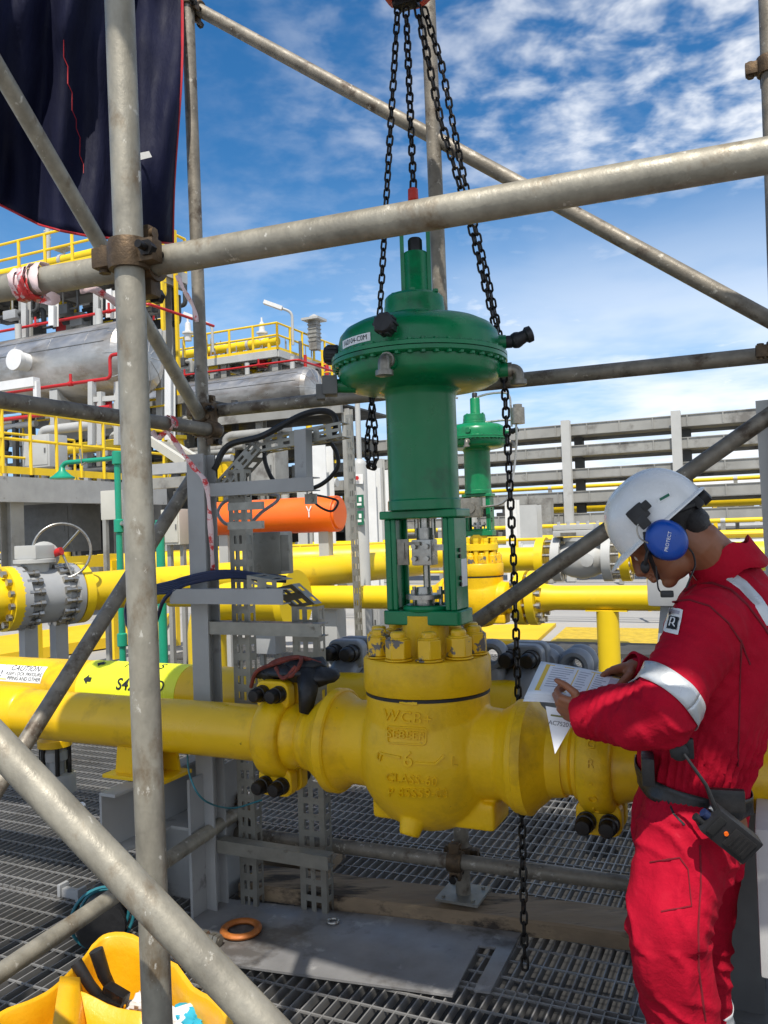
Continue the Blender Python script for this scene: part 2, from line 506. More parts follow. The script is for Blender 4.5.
M['ring_rust'] = mat('orange_rusty_ring', (0.42, 0.13, 0.022), 0.55, 0.2, 0.3, 20, 0.3, 80)
# ------------------------------------------------------------------ ground, pit, grating
GU0, GU1, GV0, GV1 = -7.0, 4.6, -0.9, 9.3
g = MB()
us = [-400, GU0, GU1, 400]; vs = [-60, GV0, GV1, 900]
for i in range(3):
    for j in range(3):
        if i == 1 and j == 1: continue
        g.quad([uvz(us[i], vs[j], -0.02), uvz(us[i + 1], vs[j], -0.02), uvz(us[i + 1], vs[j + 1], -0.02), uvz(us[i], vs[j + 1], -0.02)])
g.build('ground', M['concrete'], smooth=False, kind='structure', recalc=False)
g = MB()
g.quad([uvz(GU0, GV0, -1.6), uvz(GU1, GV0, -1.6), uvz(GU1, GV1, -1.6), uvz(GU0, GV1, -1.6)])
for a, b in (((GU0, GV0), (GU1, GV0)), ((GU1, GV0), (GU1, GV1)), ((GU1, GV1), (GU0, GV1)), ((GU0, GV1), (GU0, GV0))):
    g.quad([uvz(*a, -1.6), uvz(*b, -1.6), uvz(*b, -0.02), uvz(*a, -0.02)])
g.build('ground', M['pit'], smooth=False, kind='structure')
g = MB()
n = int((GU1 - GU0) / 0.040)
for i in range(n + 1):
    u = GU0 + i * 0.040
    g.box(uvz(u, (GV0 + GV1) / 2, -0.016), (0.0045, GV1 - GV0, 0.032))
n = int((GV1 - GV0) / 0.105)
for i in range(n + 1):
    v = GV0 + i * 0.105
    g.box(uvz((GU0 + GU1) / 2, v, -0.003), (GU1 - GU0, 0.0065, 0.0065))
    if i % 10 == 3: g.box(uvz((GU0 + GU1) / 2, v + 0.03, -0.018), (GU1 - GU0, 0.005, 0.036))
for i in range(8):
    u = GU0 + 0.5 + i * 1.52
    g.box(uvz(u, (GV0 + GV1) / 2, -0.155), (0.10, GV1 - GV0, 0.20))
g.build('floor', M['grating'], smooth=False, kind='structure')

# ------------------------------------------------------------------ scaffold
TR = 0.0555 / 2
def inv_lerp(px0, Y0, px1, Y1, px):
    t = (px - px0) / (px1 - px0)
    return 1 / ((1 - t) / Y0 + t / Y1)
def tube_thing(label, p0, p1, m='tube', r=TR, group='galvanised scaffold tubes of the bay', bump=False):
    mb = MB(); mb.pipe(p0, p1, r)
    return mb.build('scaffold_tube', M[m], label=label, cat='scaffold tube', group=group)
def ext(a, b, ea=0.0, eb=0.0):
    d = (b - a).normalized()
    return a - d * ea, b + d * eb
def to_floor(a, b, z):
    """extend the line a-b down to height z"""
    t = (z - a.z) / (b.z - a.z)
    return a + (b - a) * t
# nearest upright
a, b = P(119.5, 0, 1.56), P(157.5, 1024, 1.56)
T1 = (to_floor(a, b, 3.9), to_floor(a, b, 0.02))
tube_thing('thick mottled upright scaffold tube nearest the camera, clamped to the long horizontal tube', *T1)
# long horizontal close tube
T2 = ext(P(0, 288.5, 1.725), P(768, 155.5, 1.24), 0.5, 0.4)
tube_thing('long pale horizontal scaffold tube crossing in front of the green actuator neck', *T2)
T3 = ext(P(0, 72, 2.5), P(192, 402, 3.5), 0.6, 0.08)
tube_thing('sloping scaffold tube running down across the navy tarpaulin to the rear coupler', *T3)
T4 = ext(P(0, 746, 1.36), P(264, 1024, 1.25), 0.5, 0.7)
tube_thing('bright sloping scaffold tube passing just above the yellow bin', *T4)
T5 = ext(P(0, 973, 2.40), P(238, 812, 3.5), 0.9, 0.1)
tube_thing('thin low scaffold tube running back over the grating beside the grey pipe support', *T5)
T6 = ext(P(0, 783, 2.62), P(186, 488, 3.45), 0.6, 0.06)
tube_thing('dark sloping brace tube crossing the yellow pipe left of the nearest upright', *T6, m='tube_dark')
a, b = P(187.5, 0, 3.58), P(216.5, 790, 3.58)
T7 = (to_floor(a, b, 5.2), to_floor(a, b, 0.02))
tube_thing('grey rear upright scaffold tube at the right edge of the navy tarpaulin', *T7, m='tube_dark')
T8 = ext(P(0, 400, 2.65), P(219, 431, 3.60), 0.8, 0.0)
tube_thing('dark horizontal scaffold tube in front of the silver vessel, ending at the rear upright', *T8, m='tube_dark')
T9 = ext(P(195, 413, 3.66), P(768, 355, 2.74), 0.03, 0.5)
tube_thing('horizontal scaffold tube passing behind the green actuator column', *T9, m='tube_dark')
T10 = ext(P(192, 6, 3.64), P(768, 319, 2.8), 0.15, 0.5)
tube_thing('long sloping scaffold tube falling to the right against open sky', *T10, m='tube_dark')
a, b = P(428, 0, 3.22), P(464, 905, 3.22)
T11 = (to_floor(a, b, 5.0), to_floor(a, b, 0.035))
foot = T11[1]
t = thing('scaffold_standard', 'dark upright scaffold tube behind the green actuator standing on a square base plate', 'scaffold tube', (foot.x, foot.y, 0.012), 'galvanised scaffold tubes of the bay')
mb = MB(); mb.pipe(T11[0], T11[1], 0.029); mb.build('tube', M['tube_dark'], t)
mb = MB(); mb.box((foot.x, foot.y, 0.085), (0.17, 0.17, 0.01)); 
for sx in (-1, 1):
    for sy in (-1, 1): mb.hexnut(V((foot.x, foot.y, 0.09)) + U * 0.06 * sx + W * 0.06 * sy, Z, 0.008, 0.007)
mb.build('base_plate', M['channel'], t, smooth=False)
T12 = ext(P(470, 626, 3.05), P(756, 425, 2.72), 0.25, 0.5)
tube_thing('dark brace tube rising to the right behind the white helmet', *T12, m='tube_dark')
T13 = ext(PZ(206, 829, 0.24), PZ(632, 884, 0.24), 0.25, 0.5)
tube_thing('low horizontal scaffold tube lying above the timber baulk', *T13, m='tube_dark')
a, b = P(767.5, 0, 2.66), P(772, 132, 2.66)
T14 = (to_floor(a, b, 4.6), to_floor(a, b, 0.02))
tube_thing('upright scaffold tube at the extreme right edge of the photo against the sky', *T14, m='tube_dark')

def coupler(label, o1, o2, d1, d2, size=1.15, m='coupler'):
    """right angle coupler holding two tubes of direction d1, d2 whose axes are off apart"""
    c = (o1 + o2) / 2; d1, d2 = V(d1).normalized(), V(d2).normalized()
    n = d1.cross(d2).normalized()
    if n.dot(o2 - o1) < 0: n = -n
    t = thing('scaffold_coupler', label, 'coupler', c, 'forged scaffold couplers')
    for o, d, e, s in ((o1, d1, d2, -1), (o2, d2, d1, 1)):
        mb = MB()
        prof = [(TR * 1.04, -0.024 * size), (TR * 1.36, -0.024 * size), (TR * 1.46, -0.012 * size), (TR * 1.46, 0.012 * size), (TR * 1.36, 0.024 * size), (TR * 1.04, 0.024 * size)]
        mb.lathe(prof, o, d, 24, False)
        # hinge lug, bolt lug
        mb.box(o + e * TR * 1.75 + n * s * 0.004, (0.036, 0.044, 0.034), (e, d, n), 0.007)
        mb.box(o - e * TR * 1.75 + n * s * 0.004, (0.046, 0.040, 0.034), (e, d, n), 0.007)
        mb.cyl(o - e * TR * 2.0 - d * 0.026, o - e * TR * 2.0 + d * 0.026, 0.011, seg=12)
        mb.build('clamp', M[m], t)
        mb = MB()
        q = o + e * TR * 2.0
        mb.cyl(q - n * 0.050, q + n * 0.040, 0.0075, seg=10)
        mb.hexnut(q + n * s * 0.028, n, 0.0155, 0.016)
        mb.lathe([(0.016, 0), (0.017, 0.005), (0.011, 0.010)], q - n * s * 0.05, n * s, 12)
        mb.build('bolt', M['black_steel'], t)
    return t
def near(l1, l2):
    """midpoint between two lines and their directions"""
    p, d = l1[0], (l1[1] - l1[0]).normalized(); q, e = l2[0], (l2[1] - l2[0]).normalized()
    w = p - q; b = d.dot(e); den = 1 - b * b
    s = (b * e.dot(w) - d.dot(w)) / den; t = (e.dot(w) - b * d.dot(w)) / den
    return p + d * s, q + e * t, d, e
for lab, l1, l2 in (
        ('rusty brown coupler clamping the nearest upright to the long horizontal tube', T1, T2),
        ('dark coupler on the rear upright below the tarpaulin where the sloping tube ends', T7, T3),
        ('dark coupler joining the rear upright and the horizontal tube behind the actuator', T7, T9),
        ('coupler at the top of the rear upright holding the long sloping tube', T7, T10),
        ('coupler at the end of the dark horizontal tube by the rear upright', T7, T8),
        ('brown coupler low on the rear upright beside the grey pipe support', T7, T5),
        ('small coupler joining the low tube to the upright on its square base plate', T11, T13),
        ('coupler at the right edge joining upright and horizontal tube', T14, T9)):
    coupler(lab, *near(l1, l2))
c = P(769, 66, 2.66)
coupler('coupler high on the upright at the right edge of the photo', c, c + W * 0.056, T14[1] - T14[0], U)

def ribbon(mb, pts, sides, w):
    prev = None
    for i, (p, sd_) in enumerate(zip(pts, sides)):
        k = w * (0.8 + 0.2 * sin(i * 0.9))
        rr = [mb.bm.verts.new(p + sd_ * k * f) for f in (-0.5, 0.0, 0.5)]
        rr[1].co += sd_.cross(pts[min(i + 1, len(pts) - 1)] - pts[max(i - 1, 0)]).normalized() * k * 0.12
        if prev:
            for j in range(2): mb.face([prev[j], prev[j + 1], rr[j + 1], rr[j]])
        prev = rr
def wrap(mb, line, p, turns, r, adv, w, ph=0.0, n=20):
    d = (line[1] - line[0]).normalized(); a, b, _ = frame_of(d); pts = []; sides = []
    for i in range(int(n * turns) + 1):
        t = ph + 2 * pi * i / n; e = a * cos(t) + b * sin(t)
        pts.append(p + d * adv * (i / n) + e * (r + 0.003 * sin(i * 0.8) + 0.002 * (i % 2))); sides.append((d + e * 0.25 * sin(i * 0.5)).normalized())
    ribbon(mb, pts, sides, w)
def loose(mb, pts, w):
    cur = bezier(pts, 6); sides = []
    for i, p in enumerate(cur):
        t = (cur[min(i + 1, len(cur) - 1)] - cur[max(i - 1, 0)]).normalized()
        sides.append((t.cross((p - O3).normalized()) + W * 0.5 * sin(i * 0.5)).normalized())
    ribbon(mb, cur, sides, w)
def tape(label, fill):
    mb = MB(); fill(mb)
    o = mb.build('barrier_tape', M['tape'], recalc=False, label=label, cat='barrier tape', group='strips of red and white barrier tape', angle=70)
    so = o.modifiers.new('thickness', 'SOLIDIFY'); so.thickness = 0.0008
d2 = (T2[1] - T2[0]).normalized()
pT = along(T2[0], d2, 30, 283)
def f1(mb):
    wrap(mb, T2, pT - d2 * 0.022, 2.2, TR * 1.08, 0.020, 0.026); wrap(mb, T2, pT + d2 * 0.012, 1.8, TR * 1.16, -0.022, 0.020, 1.2); wrap(mb, T2, pT + d2 * 0.004, 1.3, TR * 1.24, 0.03, 0.020, 2.2)
    q = pT + d2 * 0.03 - Z * TR * 1.2; loose(mb, [q, q + d2 * 0.02 - Z * 0.01, q + d2 * 0.035 + Z * 0.004], 0.03)
tape('red and white barrier tape wound round the long horizontal tube at the left', f1)
def f2(mb): loose(mb, [P(80, 289, 1.74), P(94, 290, 1.76), P(108, 297, 1.80), P(126, 309, 1.85)], 0.022)
tape('white and red barrier tape strung behind the nearest upright under the rusty coupler', f2)
def f3(mb): loose(mb, [P(177, 275, 3.5), P(184, 290, 3.5), P(193, 306, 3.52), P(197, 322, 3.52)], 0.022)
tape('torn red and white barrier tape hanging along the rear upright', f3)
def f4(mb):
    wrap(mb, T8, along(T8[0], (T8[1] - T8[0]).normalized(), 165, 423), 1.6, TR * 1.1, 0.02, 0.028)
    loose(mb, [P(152, 431, 3.3), P(158, 438, 3.3), P(168, 433, 3.28), P(182, 452, 3.3), P(194, 468, 3.28), P(206, 484, 3.25), P(210, 520, 3.26), P(213, 570, 3.28)], 0.024)
tape('red barrier tape tied round the dark horizontal tube and trailing down to the grey post', f4)

# ------------------------------------------------------------------ navy tarpaulin
def tarp():
    # hung from the rear tubes; hem outline traced in the plane of the hang, folds in depth
    top, n, mth = [], 60, 44
    mb = MB(); grid = []
    for i in range(n + 1):
        s = i / n                       # left to right
        px = -70 + 252 * s
        # lower hem height (px) falls from left to right
        hem = 196 + 46 * (s ** 0.8) + 5 * sin(s * 5)
        kx = ((-75, 150), (-35, 182), (0, 205), (18, 214), (40, 225), (62, 231), (90, 236), (130, 240), (160, 242), (190, 244))
        for (xa, ya), (xb, yb) in zip(kx, kx[1:]):
            if xa <= px <= xb: hem = ya + (yb - ya) * (px - xa) / (xb - xa)
        row = []
        for j in range(mth + 1):
            t = j / mth
            py = -150 + (hem + 150) * t
            px2 = px + (-8 * (max(0, t - 0.38) / 0.62) * max(0, (s - 0.5) * 2) if s > 0.5 else 0) + 2.0 * sin(t * 9 + s * 3) * (s > 0.97)
            Y = 2.95 + 0.60 * s + 0.055 * sin(s * 17 + t * 2.5) * (0.4 + 0.6 * t) + 0.03 * sin(s * 41 + 3 * t) + 0.06 * sin(t * 6 + s * 7) + 0.05 * abs(mnoise.noise(V((s * 5 + t * 3, t * 2, 4.0))))
            Y += 0.05 * mnoise.noise(V((s * 9, t * 4, 1.7)))
            row.append(mb.bm.verts.new(P(px2, py, Y)))
        grid.append(row)
    for i in range(n):
        for j in range(mth):
            mb.face([grid[i][j], grid[i + 1][j], grid[i + 1][j + 1], grid[i][j + 1]])
    hem_pts = [grid[i][mth].co.copy() for i in range(n + 1)]
    edge_pts = [grid[n][j].co.copy() for j in range(mth + 1)]
    crease = [grid[int(24 + 16 * (j / mth))][j].co.copy() + V((0, -0.006, 0)) for j in range(22, 38)]
    o = mb.build('tarpaulin', M['tarp'], recalc=False, angle=80, label='navy blue tarpaulin sheet with red hem hanging from the scaffold', cat='tarpaulin')
    so = o.modifiers.new('thickness', 'SOLIDIFY'); so.thickness = 0.002
    h = MB(); h.tube(hem_pts, 0.005, 6); h.tube(edge_pts, 0.0065, 6)
    h.build('hem', M['tarp_red'], o)
    c = MB(); c.tube(crease, [0.0012 + 0.002 * sin(pi * k / 15) for k in range(16)], 5); c.build('seam', M['tarp_red'], o)
    f = MB()
    for k, (px, py) in enumerate(((140, 158), (147, 152), (152, 156), (149, 161))): pass
    f.quad([P(139, 153, 3.36), P(149, 151, 3.33), P(152, 157, 3.32), P(140, 160, 3.36)])
    f.build('tie_tab', M['white'], o)
tarp()
# the sheet's upper half is drawn over the bay as a roof, above the picture
mb = MB(); grid = []
R0u, R1u, R0v, R1v = -2.07, 3.4, 0.55, 2.32
for i in range(31):
    row = []
    for j in range(13):
        u = R0u + (R1u - R0u) * i / 30; v = R0v + (R1v - R0v) * j / 12
        row.append(mb.bm.verts.new(uvz(u, v, 3.62 + 0.05 * sin(u * 4) * sin(v * 3.3) + 0.03 * mnoise.noise(V((u * 2, v * 2, 0))))))
    grid.append(row)
for i in range(30):
    for j in range(12): mb.face([grid[i][j], grid[i + 1][j], grid[i + 1][j + 1], grid[i][j + 1]])
o = mb.build('tarpaulin', M['tarp'], recalc=False, label='navy tarpaulin roof stretched over the scaffold bay above the picture', cat='tarpaulin')
so = o.modifiers.new('thickness', 'SOLIDIFY'); so.thickness = 0.003
# ------------------------------------------------------------------ the big control valve
C = P(430, 747.5, 2.75)
PZ_AX = C.z
FRONT = V((-C.x, -C.y, 0)).normalized()
RIGHT = V((-FRONT.y, FRONT.x, 0))
def cz(z):
    if z > 0.40: o = RIGHT * 0.010
    else: o = V((0, 0, 0))
    return V((C.x, C.y, C.z + z)) + o
CA = C + RIGHT * 0.010            # axis of the actuator
def dirphi(deg): return FRONT * cos(radians(deg)) + RIGHT * sin(radians(deg))
def cu(u, w=0.0, z=0.0): return C + U * u + W * w + Z * z

valve = thing('control_valve', 'yellow globe valve body topped by a big green diaphragm actuator', 'valve', (C.x, C.y, 0.5))
mb = MB()
mb.lathe([(0.203, -0.10), (0.203, 0.193)], C, Z, 48)
mb.ball(C + V((0, 0, -0.01)), (0.245, 0.220, 0.252), seg=48, rings=28)
mb.lathe([(0.112, -0.45), (0.118, -0.425), (0.163, -0.362), (0.174, -0.352), (0.174, -0.322), (0.160, -0.312), (0.139, -0.268), (0.145, -0.19), (0.17, 0), (0.145, 0.19), (0.139, 0.256),
          (0.164, 0.296), (0.174, 0.304), (0.174, 0.332), (0.165, 0.342), (0.118, 0.405), (0.112, 0.45)], C, U, 48)
mb.box(cu(0.03, 0.0, -0.180), (0.42, 0.17, 0.09), None, 0.02)
mb.tube([cu(-0.01, -0.10, -0.14), cu(-0.015, -0.135, -0.205), cu(-0.02, -0.15, -0.240)], [0.055, 0.040, 0.032], 16)
body = mb.build('valve_body', M['yellow_cast'], valve)
rm = body.modifiers.new('cast', 'REMESH'); rm.mode = 'VOXEL'; rm.voxel_size = 0.0055; rm.use_smooth_shade = True
sm = body.modifiers.new('soften', 'SMOOTH'); sm.factor = 0.5; sm.iterations = 5
bpy.context.view_layer.update()
dg = bpy.context.evaluated_depsgraph_get()
ev = body.evaluated_get(dg); eme = bpy.data.meshes.new_from_object(ev)
BODY_BVH = BVHTree.FromPolygons([v.co + WORLD_LOC[body.name] for v in eme.vertices], [p.vertices for p in eme.polygons])
bpy.data.meshes.remove(eme)
def emboss(mb, me_or_pts, anchor_px, bvh, Yref, raise_=0.0055, sink=0.003, rot=0.0, half=None, sx=1.0):
    """wrap a raised outline (xy in metres) on to a cast surface, around the spot seen at anchor_px"""
    a = P(*anchor_px, Yref)
    vd = (a - O3).normalized()
    rx = (CROT @ V((cos(rot), sin(rot), 0)))
    rx = (rx - vd * rx.dot(vd)).normalized(); ry = vd.cross(rx) * -1
    n0 = len(mb.bm.verts)
    mb.bm.from_mesh(me_or_pts)
    mb.bm.verts.ensure_lookup_table()
    for v in mb.bm.verts[n0:]:
        top = v.co.z > 0
        q = a + rx * v.co.x * sx + ry * v.co.y
        hit, nrm, _, _ = bvh.ray_cast(q - vd * 0.6, vd)
        if hit is None: hit, nrm = q, -vd
        v.co = hit + nrm * (raise_ if top else -sink)
def strip_mesh(segs, w):
    """raised strokes: list of polylines, as a mesh in the xy plane with two levels"""
    mb = MB()
    for pl in segs:
        fine = []
        for a, b in zip(pl, pl[1:]):
            for k in range(6): fine.append((a[0] + (b[0] - a[0]) * k / 6, a[1] + (b[1] - a[1]) * k / 6))
        fine.append(pl[-1])
        prev = None
        for i, p in enumerate(fine):
            q0 = fine[max(i - 1, 0)]; q1 = fine[min(i + 1, len(fine) - 1)]
            dx, dy = q1[0] - q0[0], q1[1] - q0[1]; L = sqrt(dx * dx + dy * dy) or 1
            nx, ny = -dy / L * w / 2, dx / L * w / 2
            r = [mb.bm.verts.new((p[0] + nx, p[1] + ny, -1)), mb.bm.verts.new((p[0] + nx * 0.6, p[1] + ny * 0.6, 1)), mb.bm.verts.new((p[0] - nx * 0.6, p[1] - ny * 0.6, 1)), mb.bm.verts.new((p[0] - nx, p[1] - ny, -1))]
            if prev:
                for k in range(3): mb.face([prev[k], r[k], r[k + 1], prev[k + 1]])
            else: mb.face(r)
            prev = r
        mb.face(list(reversed(prev)))
    me = bpy.data.meshes.new('strokes'); mb.bm.to_mesh(me); mb.bm.free()
    return me
px = 1 / 318.0
mb = MB()
YB = C.y - 0.2
emboss(mb, text_mesh('WCB+', 11.5 * px * 1.35, 0.01, 1.12), (407.5, 717.5), BODY_BVH, YB, rot=-0.11)
emboss(mb, text_mesh('SEBEER', 8.6 * px * 1.35, 0.01, 1.06), (406.5, 735.3), BODY_BVH, YB, rot=-0.09)
emboss(mb, text_mesh('6', 15 * px * 1.35, 0.01, 1.0, bold=0.0006), (408, 760), BODY_BVH, YB, rot=-0.06)
emboss(mb, text_mesh('L', 9 * px * 1.35, 0.01), (454.5, 761.5), BODY_BVH, YB, rot=-0.05)
emboss(mb, text_mesh('CLASS-60', 9 * px * 1.3, 0.01, 1.05), (411.5, 779.5), BODY_BVH, YB, rot=-0.09)
emboss(mb, text_mesh('P 85S59-03', 9 * px * 1.3, 0.01, 1.10), (418, 793.0), BODY_BVH, YB, rot=-0.03)
def S(pl): return [(x * px, -y * px) for x, y in pl]
emboss(mb, strip_mesh([S([(-19, -7.5), (-18.5, 6), (-17, 7.5), (16, 9.2), (18.5, 7.5), (19, -5), (17, -6.5), (-17.5, -8.5), (-19, -7.5)])], 1.8 * px), (406.7, 735), BODY_BVH, YB)
emboss(mb, strip_mesh([S([(-24, -4), (-5, 0)])], 2.6 * px), (406, 757.5), BODY_BVH, YB)
emboss(mb, strip_mesh([S([(-26, -5), (-23, -4.5), (-25.5, 3), (-28, 0), (-27, -5)])], 1.5 * px), (406, 757.5), BODY_BVH, YB)
emboss(mb, strip_mesh([S([(8, 4), (27, 5), (33, 0), (36, -3)])], 3.0 * px), (407, 758.5), BODY_BVH, YB)
emboss(mb, strip_mesh([S([(-8, -1), (9, 0.5)])], 3.4 * px), (408, 703.5), BODY_BVH, YB)
mb.build('raised_lettering', M['yellow_cast'], valve, angle=50)
for sg in (-1, 1):
    mb = MB(); mb.lathe([(0.112, 0.455), (0.1165, 0.425), (0.1175, 0.41), (0.166, 0.356), (0.1765, 0.350), (0.1765, 0.322), (0.170, 0.316), (0.14, 0.310)], C, U * sg, 64)
    mb.build('weld_end', M['yellow_cast'], valve, angle=28)
# bonnet flange, studs and nuts
mb = MB()
mb.lathe([(0.19, 0.196), (0.206, 0.199), (0.2095, 0.205), (0.2095, 0.300), (0.203, 0.309), (0.08, 0.312)], C, Z, 64)
mb.lathe([(0.086, 0.30), (0.082, 0.325), (0.077, 0.345), (0.077, 0.44)], C, Z, 40)
mb.build('bonnet', M['yellow_cast'], valve)
mb = MB(); mb.lathe([(0.10, 0.186), (0.2045, 0.187), (0.2045, 0.1965), (0.10, 0.1965)], C, Z, 64); mb.build('gasket', M['black_rubber'], valve)
for k in range(10):
    q = cz(0.311) + dirphi(k * 36 + 3) * 0.163
    mb = MB(); mb.lathe([(0.045, 0), (0.045, 0.006), (0.03, 0.006)], q, Z, 24)
    mb.hexnut(q + Z * 0.007, Z, 0.0415, 0.060, turn=k * 0.4)
    mb.lathe([(0.035, 0.067), (0.031, 0.073), (0.02, 0.073)], q, Z, 20)
    mb.lathe([(0.0245, 0.07), (0.0245, 0.086), (0.019, 0.091)], q, Z, 20)
    ob = mb.build('bonnet_nut', M['yellow_worn'], valve)
    bv = ob.modifiers.new('soft', 'BEVEL'); bv.width = 0.003; bv.segments = 2; bv.limit_method = 'ANGLE'; bv.angle_limit = radians(40)
# yoke
def plate_outline(hw, hd, r, n=6):
    out = []
    for cx_, cy_, a0 in ((hw - r, hd - r, 0), (-hw + r, hd - r, 90), (-hw + r, -hd + r, 180), (hw - r, -hd + r, 270)):
        for k in range(n + 1):
            t = radians(a0 + 90 * k / n); out.append((cx_ + r * cos(t), cy_ + r * sin(t)))
    return out
mb = MB()
mb.prism(plate_outline(0.136, 0.072, 0.022), cz(0.4105), U, W, Z * 0.046)
mb.prism(plate_outline(0.136, 0.072, 0.010), cz(0.757), U, W, Z * 0.027)
mb.box(cz(0.607) - U * 0.112, (0.022, 0.118, 0.300))
mb.box(cz(0.607) + U * 0.112, (0.022, 0.118, 0.300))
for sx in (-1, 1):
    mb.box(cz(0.607) + U * 0.092 * sx - W * 0.050, (0.018, 0.016, 0.300))
    mb.box(cz(0.607) + U * 0.094 * sx + W * 0.050, (0.014, 0.016, 0.300))
yo = mb.build('yoke', M['green'], valve)
bv = yo.modifiers.new('soft', 'BEVEL'); bv.width = 0.004; bv.segments = 2; bv.limit_method = 'ANGLE'; bv.angle_limit = radians(40)
for z in (0.65, 0.63, 0.56, 0.54):
    mb = MB()
    q = cz(z) + U * 0.1225 - W * 0.02
    mb.cyl(q, q + U * 0.006, 0.007, seg=10)
    mb.build('side_screw', M['black_steel'], valve)
mb = MB(); q = cz(0.575) + U * 0.1242 + W * 0.02
mb.box(q, (0.002, 0.05, 0.09)); mb.build('scale_plate', M['sticker'], valve, smooth=False)
# stem and connector block between the yoke legs
mb = MB(); mb.cyl(cz(0.45), cz(0.62), 0.012); mb.cyl(cz(0.70), cz(0.76), 0.018); mb.build('stem', M['steel'], valve)
mb = MB()
mb.box(cz(0.645) - W * 0.012, (0.070, 0.06, 0.085), None, 0.006); mb.cyl(cz(0.67), cz(0.725), 0.030)
for dx in (-0.022, 0.022):
    for dz in (-0.02, 0.02):
        q = cz(0.645 + dz) + U * dx - W * 0.044
        mb.cyl(q, q - W * 0.012, 0.0085, seg=12)
for dx in (-0.03, 0.03): mb.cyl(cz(0.70) + U * dx, cz(0.755) + U * dx, 0.008, seg=10)
mb.build('stem_connector', M['steel'], valve)
mb = MB(); mb.box(cz(0.648) - W * 0.048 - U * 0.062, (0.042, 0.008, 0.085), None, 0.002)
mb.box(cz(0.652) - W * 0.051 - U * 0.062, (0.016, 0.010, 0.055)); mb.bar(cz(0.675) - W * 0.05 - U * 0.05, cz(0.675) - W * 0.05, 0.008, 0.012)
mb.build('travel_indicator', M['fitting'], valve)
mb = MB(); mb.bar(cz(0.66) - W * 0.02 + U * 0.03, cz(0.66) - W * 0.02 + U * 0.095, 0.008, 0.020)
mb.bar(cz(0.60) - W * 0.02 + U * 0.088, cz(0.70) - W * 0.02 + U * 0.088, 0.01, 0.02, up=W); mb.build('feedback_arm', M['steel'], valve)
mb = MB(); mb.lathe([(0.03, 0.466), (0.034, 0.47), (0.034, 0.49), (0.062, 0.492), (0.062, 0.506), (0.028, 0.508), (0.026, 0.53), (0.014, 0.531)], C, Z, 28)
for s in (-1, 1):
    q = cz(0.466) + U * 0.047 * s
    mb.cyl(q, q + Z * 0.065, 0.007, seg=10); mb.hexnut(q + Z * 0.04, Z, 0.014, 0.013)
mb.build('packing_gland', M['steel'], valve)
mb = MB(); mb.torus(cz(0.462), Z, 0.072, 0.011, 40, 8); mb.build('lock_ring', M['green'], valve)
# spring barrel, casing
mb = MB()
mb.lathe([(0.10, 0.784), (0.121, 0.786), (0.121, 0.815), (0.117, 0.820), (0.1165, 1.155), (0.122, 1.170), (0.14, 1.182)], CA, Z, 56)
mb.build('spring_barrel', M['green'], valve)
mb = MB()
mb.lathe([(0.122, 1.178), (0.19, 1.184), (0.232, 1.192), (0.258, 1.206), (0.268, 1.222), (0.270, 1.256), (0.288, 1.260), (0.2915, 1.263), (0.2915, 1.275), (0.10, 1.275)], CA, Z, 96)
mb.build('lower_casing', M['green'], valve)
mb = MB()
mb.lathe([(0.10, 1.278), (0.2915, 1.278), (0.2915, 1.290), (0.286, 1.293), (0.270, 1.297), (0.268, 1.336), (0.262, 1.360), (0.245, 1.381), (0.215, 1.397), (0.17, 1.406), (0.10, 1.409)], CA, Z, 96)
mb.build('upper_casing', M['green'], valve)
mb = MB()
q0 = cz(1.2535) + V((1, 0, 0)) * 0.279
mb.lathe([(0.0, -0.001), (0.0095, -0.001), (0.0095, 0.008), (0.0045, 0.0085), (0.0045, 0.036), (0.0088, 0.0365), (0.0088, 0.0445), (0.0, 0.045)], q0, Z, 6)
nb = 44
b0 = mb.build('flange_bolt', M['green'], valve)
me0 = b0.data.copy()
for k in range(1, nb):
    me = b0.copy(); COL.objects.link(me); me.parent = valve; WORLD_LOC[me.name] = WORLD_LOC[b0.name]
    # turn round the valve's axis: the part's origin sits on that axis
    me.rotation_euler.z = 2 * pi * k / nb
    off = CA - C; me.location = off - Matrix.Rotation(2 * pi * k / nb, 3, 'Z') @ off
mb = MB()
mb.lathe([(0.10, 1.405), (0.108, 1.408), (0.108, 1.424), (0.102, 1.431), (0.101, 1.460), (0.099, 1.466), (0.098, 1.488), (0.090, 1.497), (0.05, 1.499)], C, Z, 48)
for k in range(6):
    a = k * pi / 3 + 0.3; mb.hexnut(cz(1.496) + V((cos(a), sin(a), 0)) * 0.08, Z, 0.010, 0.009)
mb.build('top_cover', M['green'], valve)
mb = MB(); mb.lathe([(0.050, 1.497), (0.045, 1.506), (0.044, 1.634), (0.039, 1.643), (0.02, 1.644)], CA, Z, 32); mb.build('screw_housing', M['green'], valve)
mb = MB(); mb.lathe([(0.024, 1.643), (0.024, 1.686), (0.019, 1.693), (0.0, 1.693)], CA, Z, 20); mb.build('adjusting_screw_cap', M['black_rubber'], valve)
mb = MB()
arc = [cz(1.495) + RIGHT * 0.044, cz(1.715) + RIGHT * 0.044]
arc += [cz(1.72) + RIGHT * 0.044 * cos(t) + Z * 0.044 * sin(t) for t in [pi * k / 10 for k in range(11)]]
arc += [cz(1.715) - RIGHT * 0.044, cz(1.495) - RIGHT * 0.044]
for a, b in zip(arc, arc[1:]): mb.bar(a, b + (b - a).normalized() * 0.002, 0.013, 0.05, up=FRONT)
mb.build('lifting_bail', M['green'], valve, smooth=False)
